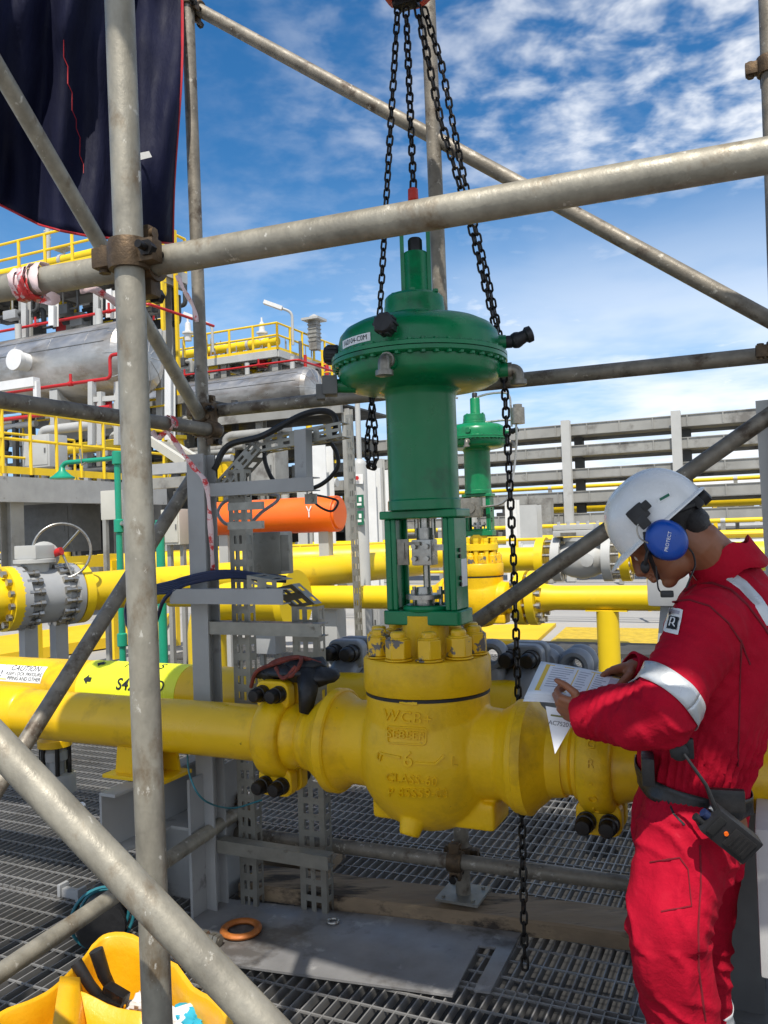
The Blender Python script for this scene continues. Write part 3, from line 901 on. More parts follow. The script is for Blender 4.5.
def plug(phi, z, r0, name, m, kind):
    d = dirphi(phi); q = cz(z) + d * r0
    mb = MB(); mb.cyl(q - d * 0.03, q + d * 0.030, 0.025, 0.023); st = mb.build('port_boss', M['green'], valve)
    mb = MB()
    if kind == 'cap':
        e = (d + Z * 0.08).normalized()
        mb.lathe([(0.020, 0.02), (0.028, 0.03), (0.031, 0.034), (0.031, 0.075), (0.026, 0.082), (0.012, 0.083)], q, e, 20)
        for k in range(10):
            a, b, _ = frame_of(e); t = k * 2 * pi / 10
            mb.bar(q + e * 0.036 + (a * cos(t) + b * sin(t)) * 0.031, q + e * 0.072 + (a * cos(t) + b * sin(t)) * 0.031, 0.008, 0.006)
    elif kind == 'elbow':
        mb.tube(elbow(q + d * 0.02, q + d * 0.062, q + d * 0.062 - Z * 0.05, 0.022, 6), 0.019, 14)
        mb.lathe([(0.026, 0), (0.027, 0.004), (0.027, 0.016), (0.02, 0.018)], q + d * 0.062 - Z * 0.035, -Z, 16)
        mb.lathe([(0.024, 0.0), (0.024, 0.012), (0.018, 0.013)], q + d * 0.03, d, 16)
    elif kind == 'muff':
        mb.tube([q + d * 0.02, q + d * 0.05], 0.021, 12); mb.ball(q + d * 0.065 + Z * 0.004, 0.027, seg=14, rings=8)
        mb.tube([q + d * 0.06, q + d * 0.10 + Z * 0.016 - W * 0.01], [0.026, 0.020], 12)
        mb.lathe([(0.022, 0), (0.027, 0.006), (0.026, 0.022), (0.015, 0.026)], q + d * 0.096 + Z * 0.014 - W * 0.01, d + Z * 0.35, 14)
    elif kind == 'box':
        mb.box(q + d * 0.055, (0.05, 0.07, 0.062), (d, Z.cross(d), Z), 0.006)
        mb.box(q + d * 0.086 - Z * 0.02, (0.03, 0.05, 0.05), (d, Z.cross(d), Z), 0.005)
    mb.build(name, m, valve)
plug(-18, 1.330, 0.262, 'breather_cap', M['black_rubber'], 'cap')
plug(86, 1.328, 0.258, 'black_vent_plug', M['black_rubber'], 'muff')
plug(-97, 1.318, 0.240, 'black_vent_plug', M['black_rubber'], 'cap')
plug(-19, 1.232, 0.262, 'air_elbow', M['fitting'], 'elbow')
plug(82, 1.232, 0.262, 'air_elbow', M['fitting'], 'elbow')
plug(-84, 1.205, 0.245, 'junction_fitting', M['panel_dark'], 'box')
# label strip on the upper casing
mb = MB(); tx = MB(); n = 14
def cas(phi, z, dr=0.0): return cz(z) + dirphi(phi) * (0.2695 + dr)
for k in range(n):
    a0, a1 = -64 + 31 * k / n, -64 + 31 * (k + 1) / n
    mb.quad([cas(a0, 1.306, 0.0015), cas(a1, 1.306, 0.0015), cas(a1, 1.332, 0.0015), cas(a0, 1.332, 0.0015)])
lb = mb.build('name_strip', M['sticker'], valve, recalc=False)
me = text_mesh('160104-C0M', 0.023, 0.0, 1.0)
tx.bm.from_mesh(me)
for v in tx.bm.verts: v.co = cas(-48.5 + math.degrees(v.co.x / 0.27), 1.311 + 0.008 * 0 + 0.008 + v.co.y, 0.0027)
tx.build('lettering', M['ink'], lb, smooth=False, recalc=False)

# clamp connectors and the pipe run
def clamp(c, label, k=1.0, m='yellow_cast', group='bolted yellow clamps on the near pipe', lettering=None, bolts=True):
    c = V(c)
    def at(u, w=0.0, z=0.0): return c + (U * u + W * w + Z * z) * k
    t = thing('pipe_clamp', label, 'pipe clamp', at(0, 0, -0.22), group)
    for s in (-1, 1):                                   # front and rear halves
        mb = MB()
        prof = [(0.100, -0.052), (0.132, -0.052), (0.143, -0.040), (0.148, -0.015), (0.148, 0.015), (0.143, 0.040), (0.132, 0.052), (0.100, 0.052)]
        seg = 22; rows = []
        for i in range(seg + 1):
            th = -pi / 2 + 0.03 + (pi - 0.06) * i / seg
            d = W * (s * cos(th)) + Z * sin(th)
            rows.append([mb.bm.verts.new(at(h) + d * r * k) for r, h in prof])
        for r0, r1 in zip(rows, rows[1:]):
            for i in range(len(prof)):
                j = (i + 1) % len(prof); mb.face([r0[i], r0[j], r1[j], r1[i]])
        mb.face(rows[0]); mb.face(list(reversed(rows[-1])))
        for sz in (-1, 1):
            mb.prism([(x * k, y * k) for x, y in plate_outline(0.067, 0.050, 0.03)], at(0, s * 0.036 - 0.024, sz * 0.152), U, Z, W * 0.048 * k)
        h = mb.build('clamp_half', M[m], t)
        bv = h.modifiers.new('soft', 'BEVEL'); bv.width = 0.007 * k; bv.segments = 3; bv.limit_method = 'ANGLE'; bv.angle_limit = radians(35)
    for sz in (-1, 1):
        for su in (-1, 1):
            q = at(su * 0.034, -0.06, sz * 0.160)
            mb = MB()
            prof = [(0.0, -0.150), (0.027, -0.150), (0.027, -0.122), (0.014, -0.121), (0.014, 0), (0.029, 0.0), (0.030, 0.010), (0.028, 0.0105), (0.028, 0.034), (0.024, 0.0355), (0.024, 0.062), (0.020, 0.068), (0.0, 0.070)]
            mb.lathe([(r * k, h * k) for r, h in prof], q, -W, 14)
            mb.build('clamp_bolt', M['black_steel'], t)
    if lettering:
        mb = MB()
        for i, ch in enumerate(lettering):
            th = radians(34 - 21 * i)
            d = -W * cos(th) + Z * sin(th); up = W * sin(th) + Z * cos(th)
            mb.mesh(text_mesh(ch, 0.036, 0.003), basis(at(0) + d * 0.149 * k, U, up, d))
        mb.build('raised_lettering', M[m], t, angle=50)
    return t
clamp(cu(-0.572), 'yellow bolted clamp left of the valve body with a black harness lying on it')
clamp(cu(0.553), 'yellow bolted clamp right of the valve body below the papers', lettering='GR-OL')
ULEFT = tou(along(C, U, 26, 712)) - tou(C)
run = thing('pipe_run', 'dull yellow pipe running through the valve from left edge to behind the worker', 'pipe', cu(0, 0, -0.1))
mb = MB()
mb.lathe([(0.100, ULEFT), (0.1000, -0.665), (0.104, -0.655), (0.104, -0.645), (0.100, -0.635), (0.112, -0.60), (0.115, -0.50), (0.100, -0.47), (0.112, -0.43)], C, U, 40)
mb.build('inlet_pipe', M['yellow'], run)
mb = MB()
mb.lathe([(0.112, 0.43), (0.104, 0.465), (0.105, 0.475), (0.100, 0.482), (0.114, 0.487), (0.114, 0.62), (0.101, 0.66), (0.104, 0.70), (0.1, 0.71), (0.1, 2.6)], C, U, 40)
mb.build('outlet_pipe', M['yellow'], run)
mb = MB()
mb.lathe([(0.100, ULEFT + 0.01), (0.107, ULEFT), (0.107, ULEFT - 0.01), (0.112, ULEFT - 0.03), (0.112, ULEFT - 0.9)], C, U, 40)
mb.build('tee', M['yellow'], run)
# pipe shoe and its grey steel support
us_ = tou(along(C, U, 146, 722)) - tou(C)
sh = thing('pipe_shoe', 'yellow welded pipe shoe under the near pipe resting on the grey beam', 'pipe shoe', cu(us_, 0, -0.205), )
mb = MB(); mb.box(cu(us_, 0, -0.195), (0.30, 0.17, 0.014), None, 0.002); mb.build('shoe_plate', M['yellow'], sh)
for s in (-1, 1):
    mb = MB(); mb.prism([(-0.115, -0.09), (0.115, -0.09), (0.10, 0.03), (-0.10, 0.03)], cu(us_, s * 0.05, -0.098), U, Z, W * 0.012); mb.build('web', M['yellow'], sh)
# ------------------------------------------------------------------ grey channel beam under the shoe, and its post
q = P(99, 787, 3.06); bu, bv_ = tou(q), tov(q); ztop = us_ and (cu(0, 0, -0.205).z)
t = thing('pipe_support', 'grey steel channel beam on a plate post carrying the yellow pipe shoe', 'pipe support', uvz(bu + 0.05, bv_ + 0.5, 0.0))
mb = MB()
L = 0.66; H = 0.225; fw = 0.075
for z in (ztop - 0.006, ztop - H + 0.006): mb.box(uvz(bu + fw / 2, bv_ + L / 2, z), (fw, L, 0.012), None, 0.002)
mb.box(uvz(bu + 0.005, bv_ + L / 2, ztop - H / 2), (0.010, L, H - 0.0245))
mb.build('channel_beam', M['grey'], t)
mb = MB()
mb.box(uvz(bu + fw + 0.10, bv_ + 0.46, ztop / 2 - 0.01), (0.012, 0.34, ztop - 0.02))
mb.box(uvz(bu - 0.10, bv_ + 0.46, ztop / 2 - H / 2), (0.012, 0.30, ztop - H - 0.002))
mb.box(uvz(bu + 0.01, bv_ + 0.46, ztop / 2 - H / 2), (0.205, 0.012, ztop - H - 0.002))
mb.box(uvz(bu + fw + 0.045, bv_ + 0.48, ztop - H + 0.008), (0.09, 0.36, 0.012))
mb.build('post', M['grey'], t)

# ------------------------------------------------------------------ slotted channels, grey post and arms of the instrument stand
def slotted(mb, p0, p1, w, d, side=U, dep=W, pitch=0.05, slot=(0.028, 0.30), t=0.0025):
    """open channel with real slots in its face; p0 to p1 along its length, web towards -dep"""
    p0, p1 = V(p0), V(p1); ax = (p1 - p0).normalized(); L = (p1 - p0).length
    n = max(1, int(L / pitch)); pt = L / n; sl, sw = slot; sw = sw * w
    cols = [(-w / 2, -sw * 1.45), (-sw * 0.45, sw * 0.45), (sw * 1.45, w / 2)]
    for c0, c1 in cols:                                   # long strips
        mb.box(p0 + ax * L / 2 + side * (c0 + c1) / 2 - dep * d / 2, (L, c1 - c0, t), (ax, side, dep))
    for k in range(n + 1):                                # bridges between the slots
        z0 = max(0, k * pt - (pt - sl) / 2); z1 = min(L, k * pt + (pt - sl) / 2)
        for c0, c1 in ((cols[0][1], cols[1][0]), (cols[1][1], cols[2][0])):
            mb.box(p0 + ax * (z0 + z1) / 2 + side * (c0 + c1) / 2 - dep * d / 2, (z1 - z0, c1 - c0, t * 0.98), (ax, side, dep))
    for s in (-1, 1):
        off = side * (s * (w / 2 - t / 2)) 
        mb.box(p0 + ax * L / 2 + off - dep * d * 0.36, (L, t, d * 0.25), (ax, side, dep))
        mb.box(p0 + ax * L / 2 + off + dep * d * 0.36, (L, t, d * 0.25), (ax, side, dep))
        for k in range(n + 1):
            z0 = max(0, k * pt - (pt - sl) / 2); z1 = min(L, k * pt + (pt - sl) / 2)
            mb.box(p0 + ax * (z0 + z1) / 2 + off + dep * d * 0.0, (z1 - z0, t * 0.98, d * 0.48), (ax, side, dep))
    return mb
stand = thing('instrument_stand', 'grey cantilever post with arms carrying slotted cable channels behind the near pipe', 'stand', PZ(222, 905, 0.0))
a = P(197, 455, 3.36); base = V((a.x, a.y, 0)); a2 = P(214, 760, 3.36)
px_ = (a + a2) / 2
mb = MB(); mb.ibeam((px_.x, px_.y, 0.0), (px_.x, px_.y, a.z), 0.082, 0.082, 0.009, up=W); mb.build('post', M['grey'], stand, smooth=False)
for (x0, y0, x1, m, hh) in ((207, 490, 311, 'grey', 0.052), (170, 596.5, 283, 'grey', 0.058), (203, 628.5, 319, 'channel', 0.050), (214, 848, 328, 'channel', 0.050)):
    p0 = P(x0, y0, 3.30) ; p1 = along(p0, U, x1, y0)
    if x0 > 200: p0 = p0 + W * 0.02; p1 = p1 + W * 0.02
    mb = MB()
    d = (p1 - p0).normalized()
    mb.bar(p0, p1, 0.004, hh); mb.bar(p0 + Z * (hh / 2 - 0.002) + W * 0.027, p1 + Z * (hh / 2 - 0.002) + W * 0.027, 0.050, 0.004); mb.bar(p0 - Z * (hh / 2 - 0.002) + W * 0.027, p1 - Z * (hh / 2 - 0.002) + W * 0.027, 0.050, 0.004)
    mb.build('arm', M[m], stand, smooth=False)
p0 = P(303, 430, 3.26); mb = MB(); mb.bar(p0, P(304, 482, 3.26), 0.052, 0.05, up=W); mb.build('stub_post', M['grey'], stand, smooth=False)
mb = MB(); mb.box(P(311, 499, 3.24), (0.05, 0.012, 0.04)); mb.cyl(P(311, 500, 3.225), P(311, 500, 3.25), 0.008, seg=8); mb.build('bracket', M['channel'], stand, smooth=False)
f1 = PZ(253, 906, 0.0); t1 = P(237, 470, 3.36)
mb = MB(); slotted(mb, V((f1.x, f1.y, 0.0)), V((f1.x, f1.y, t1.z)), 0.080, 0.05, pitch=0.062, slot=(0.034, 0.17)); mb.build('slotted_channel', M['channel'], stand, smooth=False)
f2 = PZ(318, 912, 0.0); t2 = P(302, 606, f2.y)
mb = MB(); slotted(mb, V((f2.x, f2.y, 0.0)), V((f2.x, f2.y, t2.z)), 0.118, 0.055, pitch=0.062, slot=(0.040, 0.20)); mb.build('slotted_channel', M['channel'], stand, smooth=False)
# curved top of the wide channel
q0 = V((f2.x, f2.y, t2.z)); q1 = P(285, 586, 3.22); q2 = P(256, 581, 3.20)
mb = MB(); ax1 = (q1 - q0).normalized(); slotted(mb, q0, q1, 0.118, 0.055, side=(U - ax1 * U.dot(ax1)).normalized(), dep=W, pitch=0.05, slot=(0.028, 0.18)); mb.build('slotted_bend', M['channel'], stand, smooth=False)
mb = MB(); ax1 = (q2 - q1).normalized(); slotted(mb, q1, q2, 0.052, 0.12, side=Z, dep=W, pitch=0.04, slot=(0.022, 0.2)); mb.build('slotted_bend', M['channel'], stand, smooth=False)
# slanting tray arm with black cables at the top
r0, r1, r2 = P(226, 486, 3.40), P(262, 446, 3.40), P(346, 430, 3.28)
mb = MB(); ax1 = (r1 - r0).normalized(); slotted(mb, r0, r1, 0.055, 0.08, side=W.cross(ax1).normalized(), dep=W, pitch=0.05, slot=(0.03, 0.22)); mb.build('slotted_bend', M['channel'], stand, smooth=False)
mb = MB(); ax1 = (r2 - r1).normalized(); slotted(mb, r1, r2, 0.060, 0.08, side=W.cross(ax1).normalized(), dep=W, pitch=0.05, slot=(0.03, 0.22)); mb.build('slotted_channel', M['channel'], stand, smooth=False)
for y in (507, 526):
    p0 = P(229, y, 3.28); mb = MB(); mb.bar(p0, along(p0, U, 263, y), 0.02, 0.03); mb.build('strut_bracket', M['channel'], stand, smooth=False)
bx = thing('junction_box', 'weathered grey instrument box behind the slotted channel under the orange cylinder', 'junction box', P(268, 575, 3.55))
mb = MB(); mb.box(P(270, 553, 3.55), (0.17, 0.10, 0.18), None, 0.008); mb.box(P(276, 553, 3.49), (0.135, 0.012, 0.15), None, 0.004); mb.build('box', M['channel'], bx)
mb = MB()
for k in range(3): mb.cyl(P(258 + k * 9, 573, 3.55), P(258 + k * 9, 582, 3.55), 0.011, seg=10)
mb.build('cable_gland', M['fitting'], bx)
def cable(label, pts, r, m, n=8, group=None, name='cable'):
    mb = MB(); mb.tube(bezier(pts, n), r, 8)
    return mb.build(name, M[m], label=label, cat='cable', group=group)
cable('black cable arching high over the slotted tray arm beside the stub post', [P(214, 470, 3.38), P(228, 446, 3.38), P(262, 436, 3.3), P(300, 416, 3.3), P(322, 411, 3.3), P(334, 416, 3.3), P(336, 428, 3.3), P(330, 436, 3.3)], 0.013, 'cable_black')
cable('black cable looping below the tray arm between stub post and slotted upright', [P(264, 445, 3.4), P(266, 465, 3.4), P(277, 484, 3.4), P(300, 490, 3.42), P(322, 484, 3.42), P(338, 466, 3.4), P(333, 446, 3.4), P(322, 440, 3.4)], 0.009, 'cable_black')
cable('thin black cable hanging in a loop across the orange cylinder end', [P(308, 496, 3.4), P(320, 507, 3.5), P(332, 511, 3.5), P(338, 502, 3.5), P(330, 498, 3.5), P(310, 494, 3.4)], 0.005, 'cable_black')
cable('braided grey hose curving in front of the orange cylinder at its left', [P(232, 498, 3.5), P(222, 504, 3.5), P(218, 514, 3.5), P(226, 524, 3.5), P(236, 522, 3.5)], 0.007, 'cable_grey')
cable('braided grey hose bending down over the middle of the orange cylinder', [P(252, 522, 3.5), P(262, 512, 3.5), P(276, 502, 3.5), P(278, 496, 3.5), P(268, 494, 3.5)], 0.007, 'cable_grey')
for k in range(6):
    o = 1.9 * k - 4
    cable('navy cable in the bundle laid along the grey arm of the stand', [P(150, 590 + o * 0.7, 3.34), P(172, 586 + o, 3.30), P(186, 581 + o * 0.8 + R.uniform(-1, 1), 3.28), P(212, 575 + o * 0.7, 3.27), P(236, 574 + o * 0.6 + R.uniform(-1, 1), 3.27), P(262, 577 + o * 0.5, 3.27), P(286, 579 + o * 0.4, 3.3)], 0.0075, 'cable_navy', group='bundled navy cables on the stand')
cable('navy cable drooping from the grey arm behind the nearest upright', [P(176, 588, 3.3), P(164, 600, 3.3), P(158, 616, 3.35), P(150, 640, 3.4)], 0.008, 'cable_navy')
cable('navy cable hanging in a curve beside the sloping dark brace', [P(150, 588, 3.32), P(132, 596, 3.35), P(126, 610, 3.4), P(128, 626, 3.4), P(134, 634, 3.4)], 0.008, 'cable_navy')
cable('thin teal hose dangling across the grey channel beam', [P(187, 748, 3.2), P(190, 776, 3.02), P(204, 800, 3.02), P(232, 808, 3.25), P(262, 800, 3.3)], 0.0035, 'cable_teal')

# ------------------------------------------------------------------ grey parallel line with its own clamps
CB = C + W * 0.80 + Z * (-0.02)
def cb(u, z=0.0): return CB + U * u + Z * z
uL = tou(along(CB, U, 352, 720)) - tou(CB); uR = tou(along(CB, U, 528, 715)) - tou(CB)
rear = thing('pipe_run', 'blue grey pipe spool lying parallel behind the yellow valve', 'pipe', cb(0.1, -0.13))
mb = MB(); mb.lathe([(0.122, uL - 0.16), (0.125, uL + 0.12), (0.118, uL + 0.2), (0.118, uR - 0.25), (0.128, uR - 0.2), (0.136, uR - 0.06), (0.118, uR + 0.06), (0.118, uR + 0.5)], CB, U, 40)
for k in range(5): mb.torus(cb(uR - 0.20 + 0.028 * k), U, 0.128, 0.004, 32, 6)
mb.build('spool', M['hub_grey'], rear)
clamp(cb(uL), 'grey clamp with black bolts just left of the yellow bonnet', 1.28, 'hub_grey', 'grey clamps on the rear spool')
clamp(cb(uR), 'grey clamp with black bolts behind the chain right of the bonnet', 1.28, 'hub_grey', 'grey clamps on the rear spool')
# the big lugs of the spare hub lying beside it
lug = thing('hub_lug', 'grey forged lug block with round holes above the papers', 'clamp half', P(556, 700, 3.55))
for dx in (0, 0.13, ):
    mb = MB(); o = P(545, 664, 3.5) + U * dx
    mb.torus(o, W, 0.050, 0.024, 28, 10, 1.9); mb.torus(o + W * 0.1, W, 0.050, 0.024, 28, 10, 1.9)
    mb.build('lug_ring', M['hub_grey'], lug)
mb = MB(); mb.tube([P(540, 668, 3.55) - Z * 0.07, P(540, 668, 3.55) - Z * 0.07 + U * 0.2], [0.06, 0.06], 18); mb.build('lug_body', M['hub_grey'], lug)
lug2 = thing('hub_lug', 'grey round lug standing up right beside the bonnet nuts', 'clamp half', P(494, 690, 3.4))
mb = MB(); o = P(493, 655, 3.38); mb.torus(o, W, 0.045, 0.022, 28, 10, 1.7); mb.tube([o - Z * 0.05, o - Z * 0.16], [0.05, 0.07], 16); mb.build('lug_ring', M['hub_grey'], lug2)

# black and rust red harness lying on the left clamp
h = thing('harness', 'black lifting harness with rust red cord lying on the left yellow clamp', 'harness', cu(-0.56, 0.02, 0.2))
mb = MB()
c0 = cu(-0.55, 0.03, 0.225)
for (du, dw, dz, a, b, c_) in ((0, 0, 0, .11, .08, .028), (.06, .02, .018, .09, .07, .03), (.13, -.01, -.015, .07, .06, .030), (-.07, -.02, -.012, .06, .05, .024), (.05, -.05, .0, .08, .04, .025)):
    mb.ball(c0 + U * du + W * dw + Z * dz, (a, b, c_), seg=18, rings=10)
mb.tube([c0 + U * .10 - W * .05, c0 + U * .125 - W * .085 - Z * .05, c0 + U * .12 - W * .095 - Z * .12], [0.03, 0.03, 0.022], 8)
for v in mb.bm.verts:
    k = mnoise.noise(v.co * 22) * 0.016; v.co += V((k, k * 0.6, k))
mb.build('webbing', M['black_rubber'], h, angle=180)
M['cord'] = mat('rust_red_cord', (0.16, 0.028, 0.016), 0.75, 0, 0.4, 40, 0.4, 160)
for pts in (((-.15, -.03, -.06), (-.10, -.06, .005), (-.02, -.05, .035), (.06, -.03, .055), (.13, .0, .03)), ((-.13, .0, -.03), (-.06, -.02, .03), (.02, .0, .05), (.08, -.05, .05), (.06, -.085, .0), (.0, -.07, .005)), ((-.02, -.06, .02), (.03, -.09, -.01), (.07, -.07, .03))):
    mb = MB(); mb.tube(bezier([c0 + U * p[0] + W * p[1] + Z * p[2] for p in pts], 6), 0.0075, 7); mb.build('cord', M['cord'], h)

# ------------------------------------------------------------------ things on the grating
mb = MB()
A_, B_, C_, D_ = PZ(203, 897, 0.010), PZ(522, 932, 0.010), PZ(486, 1001, 0.010), PZ(168, 957, 0.010)
qx = (B_ - A_); qy = (D_ - A_)
def pl(s, t_): return A_ * (1 - s) * (1 - t_) + B_ * s * (1 - t_) + C_ * s * t_ + D_ * (1 - s) * t_
def slab(mb, s0, s1, t0, t1, h=0.008):
    c = [pl(s0, t0), pl(s1, t0), pl(s1, t1), pl(s0, t1)]
    a = [mb.bm.verts.new(p - Z * h / 2) for p in c]; b = [mb.bm.verts.new(p + Z * h / 2) for p in c]
    mb.face(list(reversed(a))); mb.face(b)
    for i in range(4): mb.face([a[i], a[(i + 1) % 4], b[(i + 1) % 4], b[i]])
slab(mb, 0, 0.905, 0, 1); slab(mb, 0.905, 0.955, 0, 0.30); slab(mb, 0.955, 1.0, 0, 0.9)
fp = mb.build('floor_plate', M['plate'], smooth=False, label='worn dark steel plate lying on the grating under the valve', cat='steel plate')
mb = MB(); o = PZ(333, 921, 0.022); mb.torus(o, Z, 0.020, 0.006, 20, 8); mb.build('washer', M['steel'], label='small steel washer ring on the dark floor plate', cat='washer')
mb = MB(); mb.torus(PZ(241, 929, 0.026), Z, 0.064, 0.0145, 40, 10, 0.8); mb.build('joint_ring', M['ring_rust'], label='orange rusty metal ring lying on the floor plate', cat='ring')
bo = thing('bolt', 'loose steel stud bolt with nuts beside the orange ring', 'bolt', PZ(209, 940, 0.014))
bd = (PZ(222, 942, 0.03) - PZ(196, 934, 0.03)).normalized(); o = PZ(209, 938, 0.035)
mb = MB(); mb.cyl(o - bd * 0.055, o + bd * 0.055, 0.012, seg=14); mb.build('stud', M['fitting'], bo)
for s in (-0.028, 0.012, 0.034):
    mb = MB(); mb.hexnut(o + bd * s, bd, 0.023, 0.018); mb.build('nut', M['fitting'], bo, smooth=False)
# timber baulks
f0, f1_ = PZ(332, 911, 0), PZ(626, 951, 0); fd = (f1_ - f0).normalized(); fn = V((-fd.y, fd.x, 0))
if fn.y < 0: fn = -fn
wd = (PZ(440, 884, 0.055) - f0).dot(fn)
for (s0, s1, n0, n1, h, lab) in ((-0.42, 2.6, 0.0, wd * 0.92, 0.062, 'long weathered timber baulk on the grating behind the floor plate'), (-0.75, -0.15, 0.30, 0.50, 0.05, 'short pale timber offcut between the slotted channels and the low scaffold tube')):
    mb = MB(); nn = 40; secs = []
    for i in range(nn + 1):
        s = s0 + (s1 - s0) * i / nn; p = f0 + fd * s
        w1 = 0.006 * mnoise.noise(V((s * 6, 0, 1))); w2 = 0.010 * mnoise.noise(V((s * 9, 4, 1)))
        ring = []
        for (n_, z_) in ((n0 + w1, 0.004), (n0 + w1, h - 0.008), (n0 + 0.008 + w1, h), (n0 + (n1 - n0) * 0.35, h - 0.004 + 0.004 * mnoise.noise(V((s * 12, 1, 2)))), (n0 + (n1 - n0) * 0.5, h - 0.016 * max(0, mnoise.noise(V((s * 3, 7, 0))) * 2)), (n0 + (n1 - n0) * 0.7, h - 0.003), (n1 - 0.01 + w2, h - 0.002), (n1 + w2, h - 0.012), (n1 + w2, 0.004)):
            ring.append(mb.bm.verts.new(p + fn * n_ + Z * z_))
        secs.append(ring)
    for r0_, r1_ in zip(secs, secs[1:]):
        for k in range(len(r0_)): mb.face([r0_[k], r0_[(k + 1) % len(r0_)], r1_[(k + 1) % len(r0_)], r1_[k]])
    mb.face(secs[0]); mb.face(list(reversed(secs[-1])))
    mb.build('timber_baulk', M['wood'], label=lab, cat='timber', group='timber baulks on the grating')

# grey drain valve under the header, black pot with teal cable
d = thing('drain_valve', 'small grey flanged drain valve with yellow top hanging under the yellow header', 'valve', P(58, 800, 3.85))
o = P(55, 750, 3.80)
mb = MB(); mb.lathe([(0.03, 0.20), (0.055, 0.06), (0.075, 0.05), (0.075, 0.02), (0.05, 0.015)], o, Z, 28); mb.build('stub', M['yellow'], d)
mb = MB(); mb.lathe([(0.05, 0.012), (0.062, 0.0), (0.062, -0.04), (0.045, -0.045), (0.045, -0.10), (0.085, -0.105), (0.088, -0.12), (0.088, -0.19), (0.07, -0.20), (0.05, -0.26), (0.0, -0.262)], o, Z, 32); mb.build('valve_body', M['grey_mid'], d)
for k in range(6):
    a = k * pi / 3
    mb = MB(); mb.cyl(o + V((cos(a), sin(a), 0)) * 0.064 - Z * 0.11, o + V((cos(a), sin(a), 0)) * 0.064 + Z * 0.035, 0.010, seg=10); mb.build('stud', M['black_steel'], d)
pot = thing('cable_reel', 'black rubber reel with teal hose lying on the grating by the grey support', 'hose reel', PZ(104, 918, 0))
o = PZ(104, 915, 0.10); rd = (U * 0.6 - W * 0.8).normalized()
mb = MB(); mb.lathe([(0.02, -0.10), (0.085, -0.10), (0.09, -0.08), (0.07, -0.06), (0.07, 0.06), (0.09, 0.08), (0.085, 0.10), (0.02, 0.10)], o, rd, 28); mb.build('drum', M['black_rubber'], pot)
for k, rr in enumerate((0.075, 0.092, 0.098)):
    mb = MB(); mb.torus(o + rd * (0.03 * k - 0.02) + V((0, 0, 0.004 * k)), rd + V((0.1 * k, 0, 0)), rr + 0.012, 0.006, 32, 8); mb.build('hose_loop', M['cable_teal' if k != 1 else 'cable_black'], pot)
br = thing('clip_bracket', 'grey loose bracket on the lit grating left of the grey support', 'bracket', PZ(72, 896, 0))
mb = MB(); o = PZ(72, 893, 0.02); mb.box(o, (0.10, 0.03, 0.035), None, 0.004); mb.box(o - U * 0.05 + Z * 0.01, (0.016, 0.05, 0.05), None, 0.003); mb.box(o + U * 0.05 + Z * 0.004, (0.016, 0.05, 0.05), None, 0.003); mb.build('bracket_body', M['grey_mid'], br)

# ------------------------------------------------------------------ chain hoist
def chain_mesh(mb, pts, pitch=0.030, wire=0.0042, wid=0.0105):
    pts = [V(p) for p in pts]
    seg = [(b - a).length for a, b in zip(pts, pts[1:])]; tot = sum(seg)
    n = int(tot / pitch)
    def at(s):
        for a, b, l in zip(pts, pts[1:], seg):
            if s <= l: return a + (b - a) * (s / l)
            s -= l
        return pts[-1]
    for i in range(n):
        p0, p1 = at(i * pitch), at(min(tot, (i + 1) * pitch))
        d = (p1 - p0).normalized(); a, b, _ = frame_of(d)
        ang = (0.5 if i % 2 else 0.5 + pi / 2) + R.uniform(-0.22, 0.22)
        s = a * cos(ang) + b * sin(ang); nrm = d.cross(s)
        c = (p0 + p1) / 2; hl = pitch / 2 + wire * 0.9 - wid * 0.0
        path = []
        for k in range(12):
            t = 2 * pi * k / 12
            path.append((s * (wid * cos(t)) + d * ((hl - wid) * (1 if sin(t) > 0 else -1) * (1 if abs(sin(t)) > 0.3 else 0.9) + wid * sin(t))))
        rings = []
        for k in range(12):
            o = path[k].normalized()
            tg = (path[(k + 1) % 12] - path[k - 1]).normalized(); o = nrm.cross(tg)
            rings.append([mb.bm.verts.new(c + path[k] + (o * cos(2 * pi * j / 6) + nrm * sin(2 * pi * j / 6)) * wire) for j in range(6)])
        for k in range(12):
            r0_, r1_ = rings[k], rings[(k + 1) % 12]
            for j in range(6): mb.face([r0_[j], r0_[(j + 1) % 6], r1_[(j + 1) % 6], r1_[j]])
hoist = thing('chain_hoist', 'black chain hoist with red block hanging over the green actuator', 'chain hoist', P(408, 0, 2.8) + Z * 0.35)
ht = P(407, -6, 2.8)
mb = MB()
mb.box(ht + Z * 0.08, (0.17, 0.11, 0.17), None, 0.03); mb.cyl(ht + Z * 0.08 - W * 0.10, ht + Z * 0.08 + W * 0.10, 0.075, seg=28)
mb.build('hoist_block', M['red_hook'], hoist)
mb = MB(); mb.box(ht - Z * 0.022, (0.075, 0.05, 0.045), None, 0.01); mb.cyl(ht - Z * 0.02 - U * 0.05, ht - Z * 0.02 + U * 0.05, 0.018, seg=14); mb.build('chain_guide', M['black_steel'], hoist)
mb = MB(); mb.torus(ht + Z * 0.24, W, 0.045, 0.014, 24, 10); mb.build('suspension_hook', M['black_steel'], hoist)
def sag(p, q, s=0.0, n=6): return [p + (q - p) * (k / n) + V((0, s * sin(pi * k / n), -abs(s) * sin(pi * k / n))) for k in range(n + 1)]
mb = MB(); chain_mesh(mb, [P(398, 4, 2.82), P(388, 170, 2.98), P(380, 310, 3.10), P(373, 396, 3.12), P(367, 440, 3.12), P(368, 464, 3.12), P(372, 470, 3.12), P(376, 462, 3.11), P(375, 430, 3.10), P(371, 396, 3.10), P(372, 380, 3.11)]); mb.build('slack_chain', M['chain'], hoist)
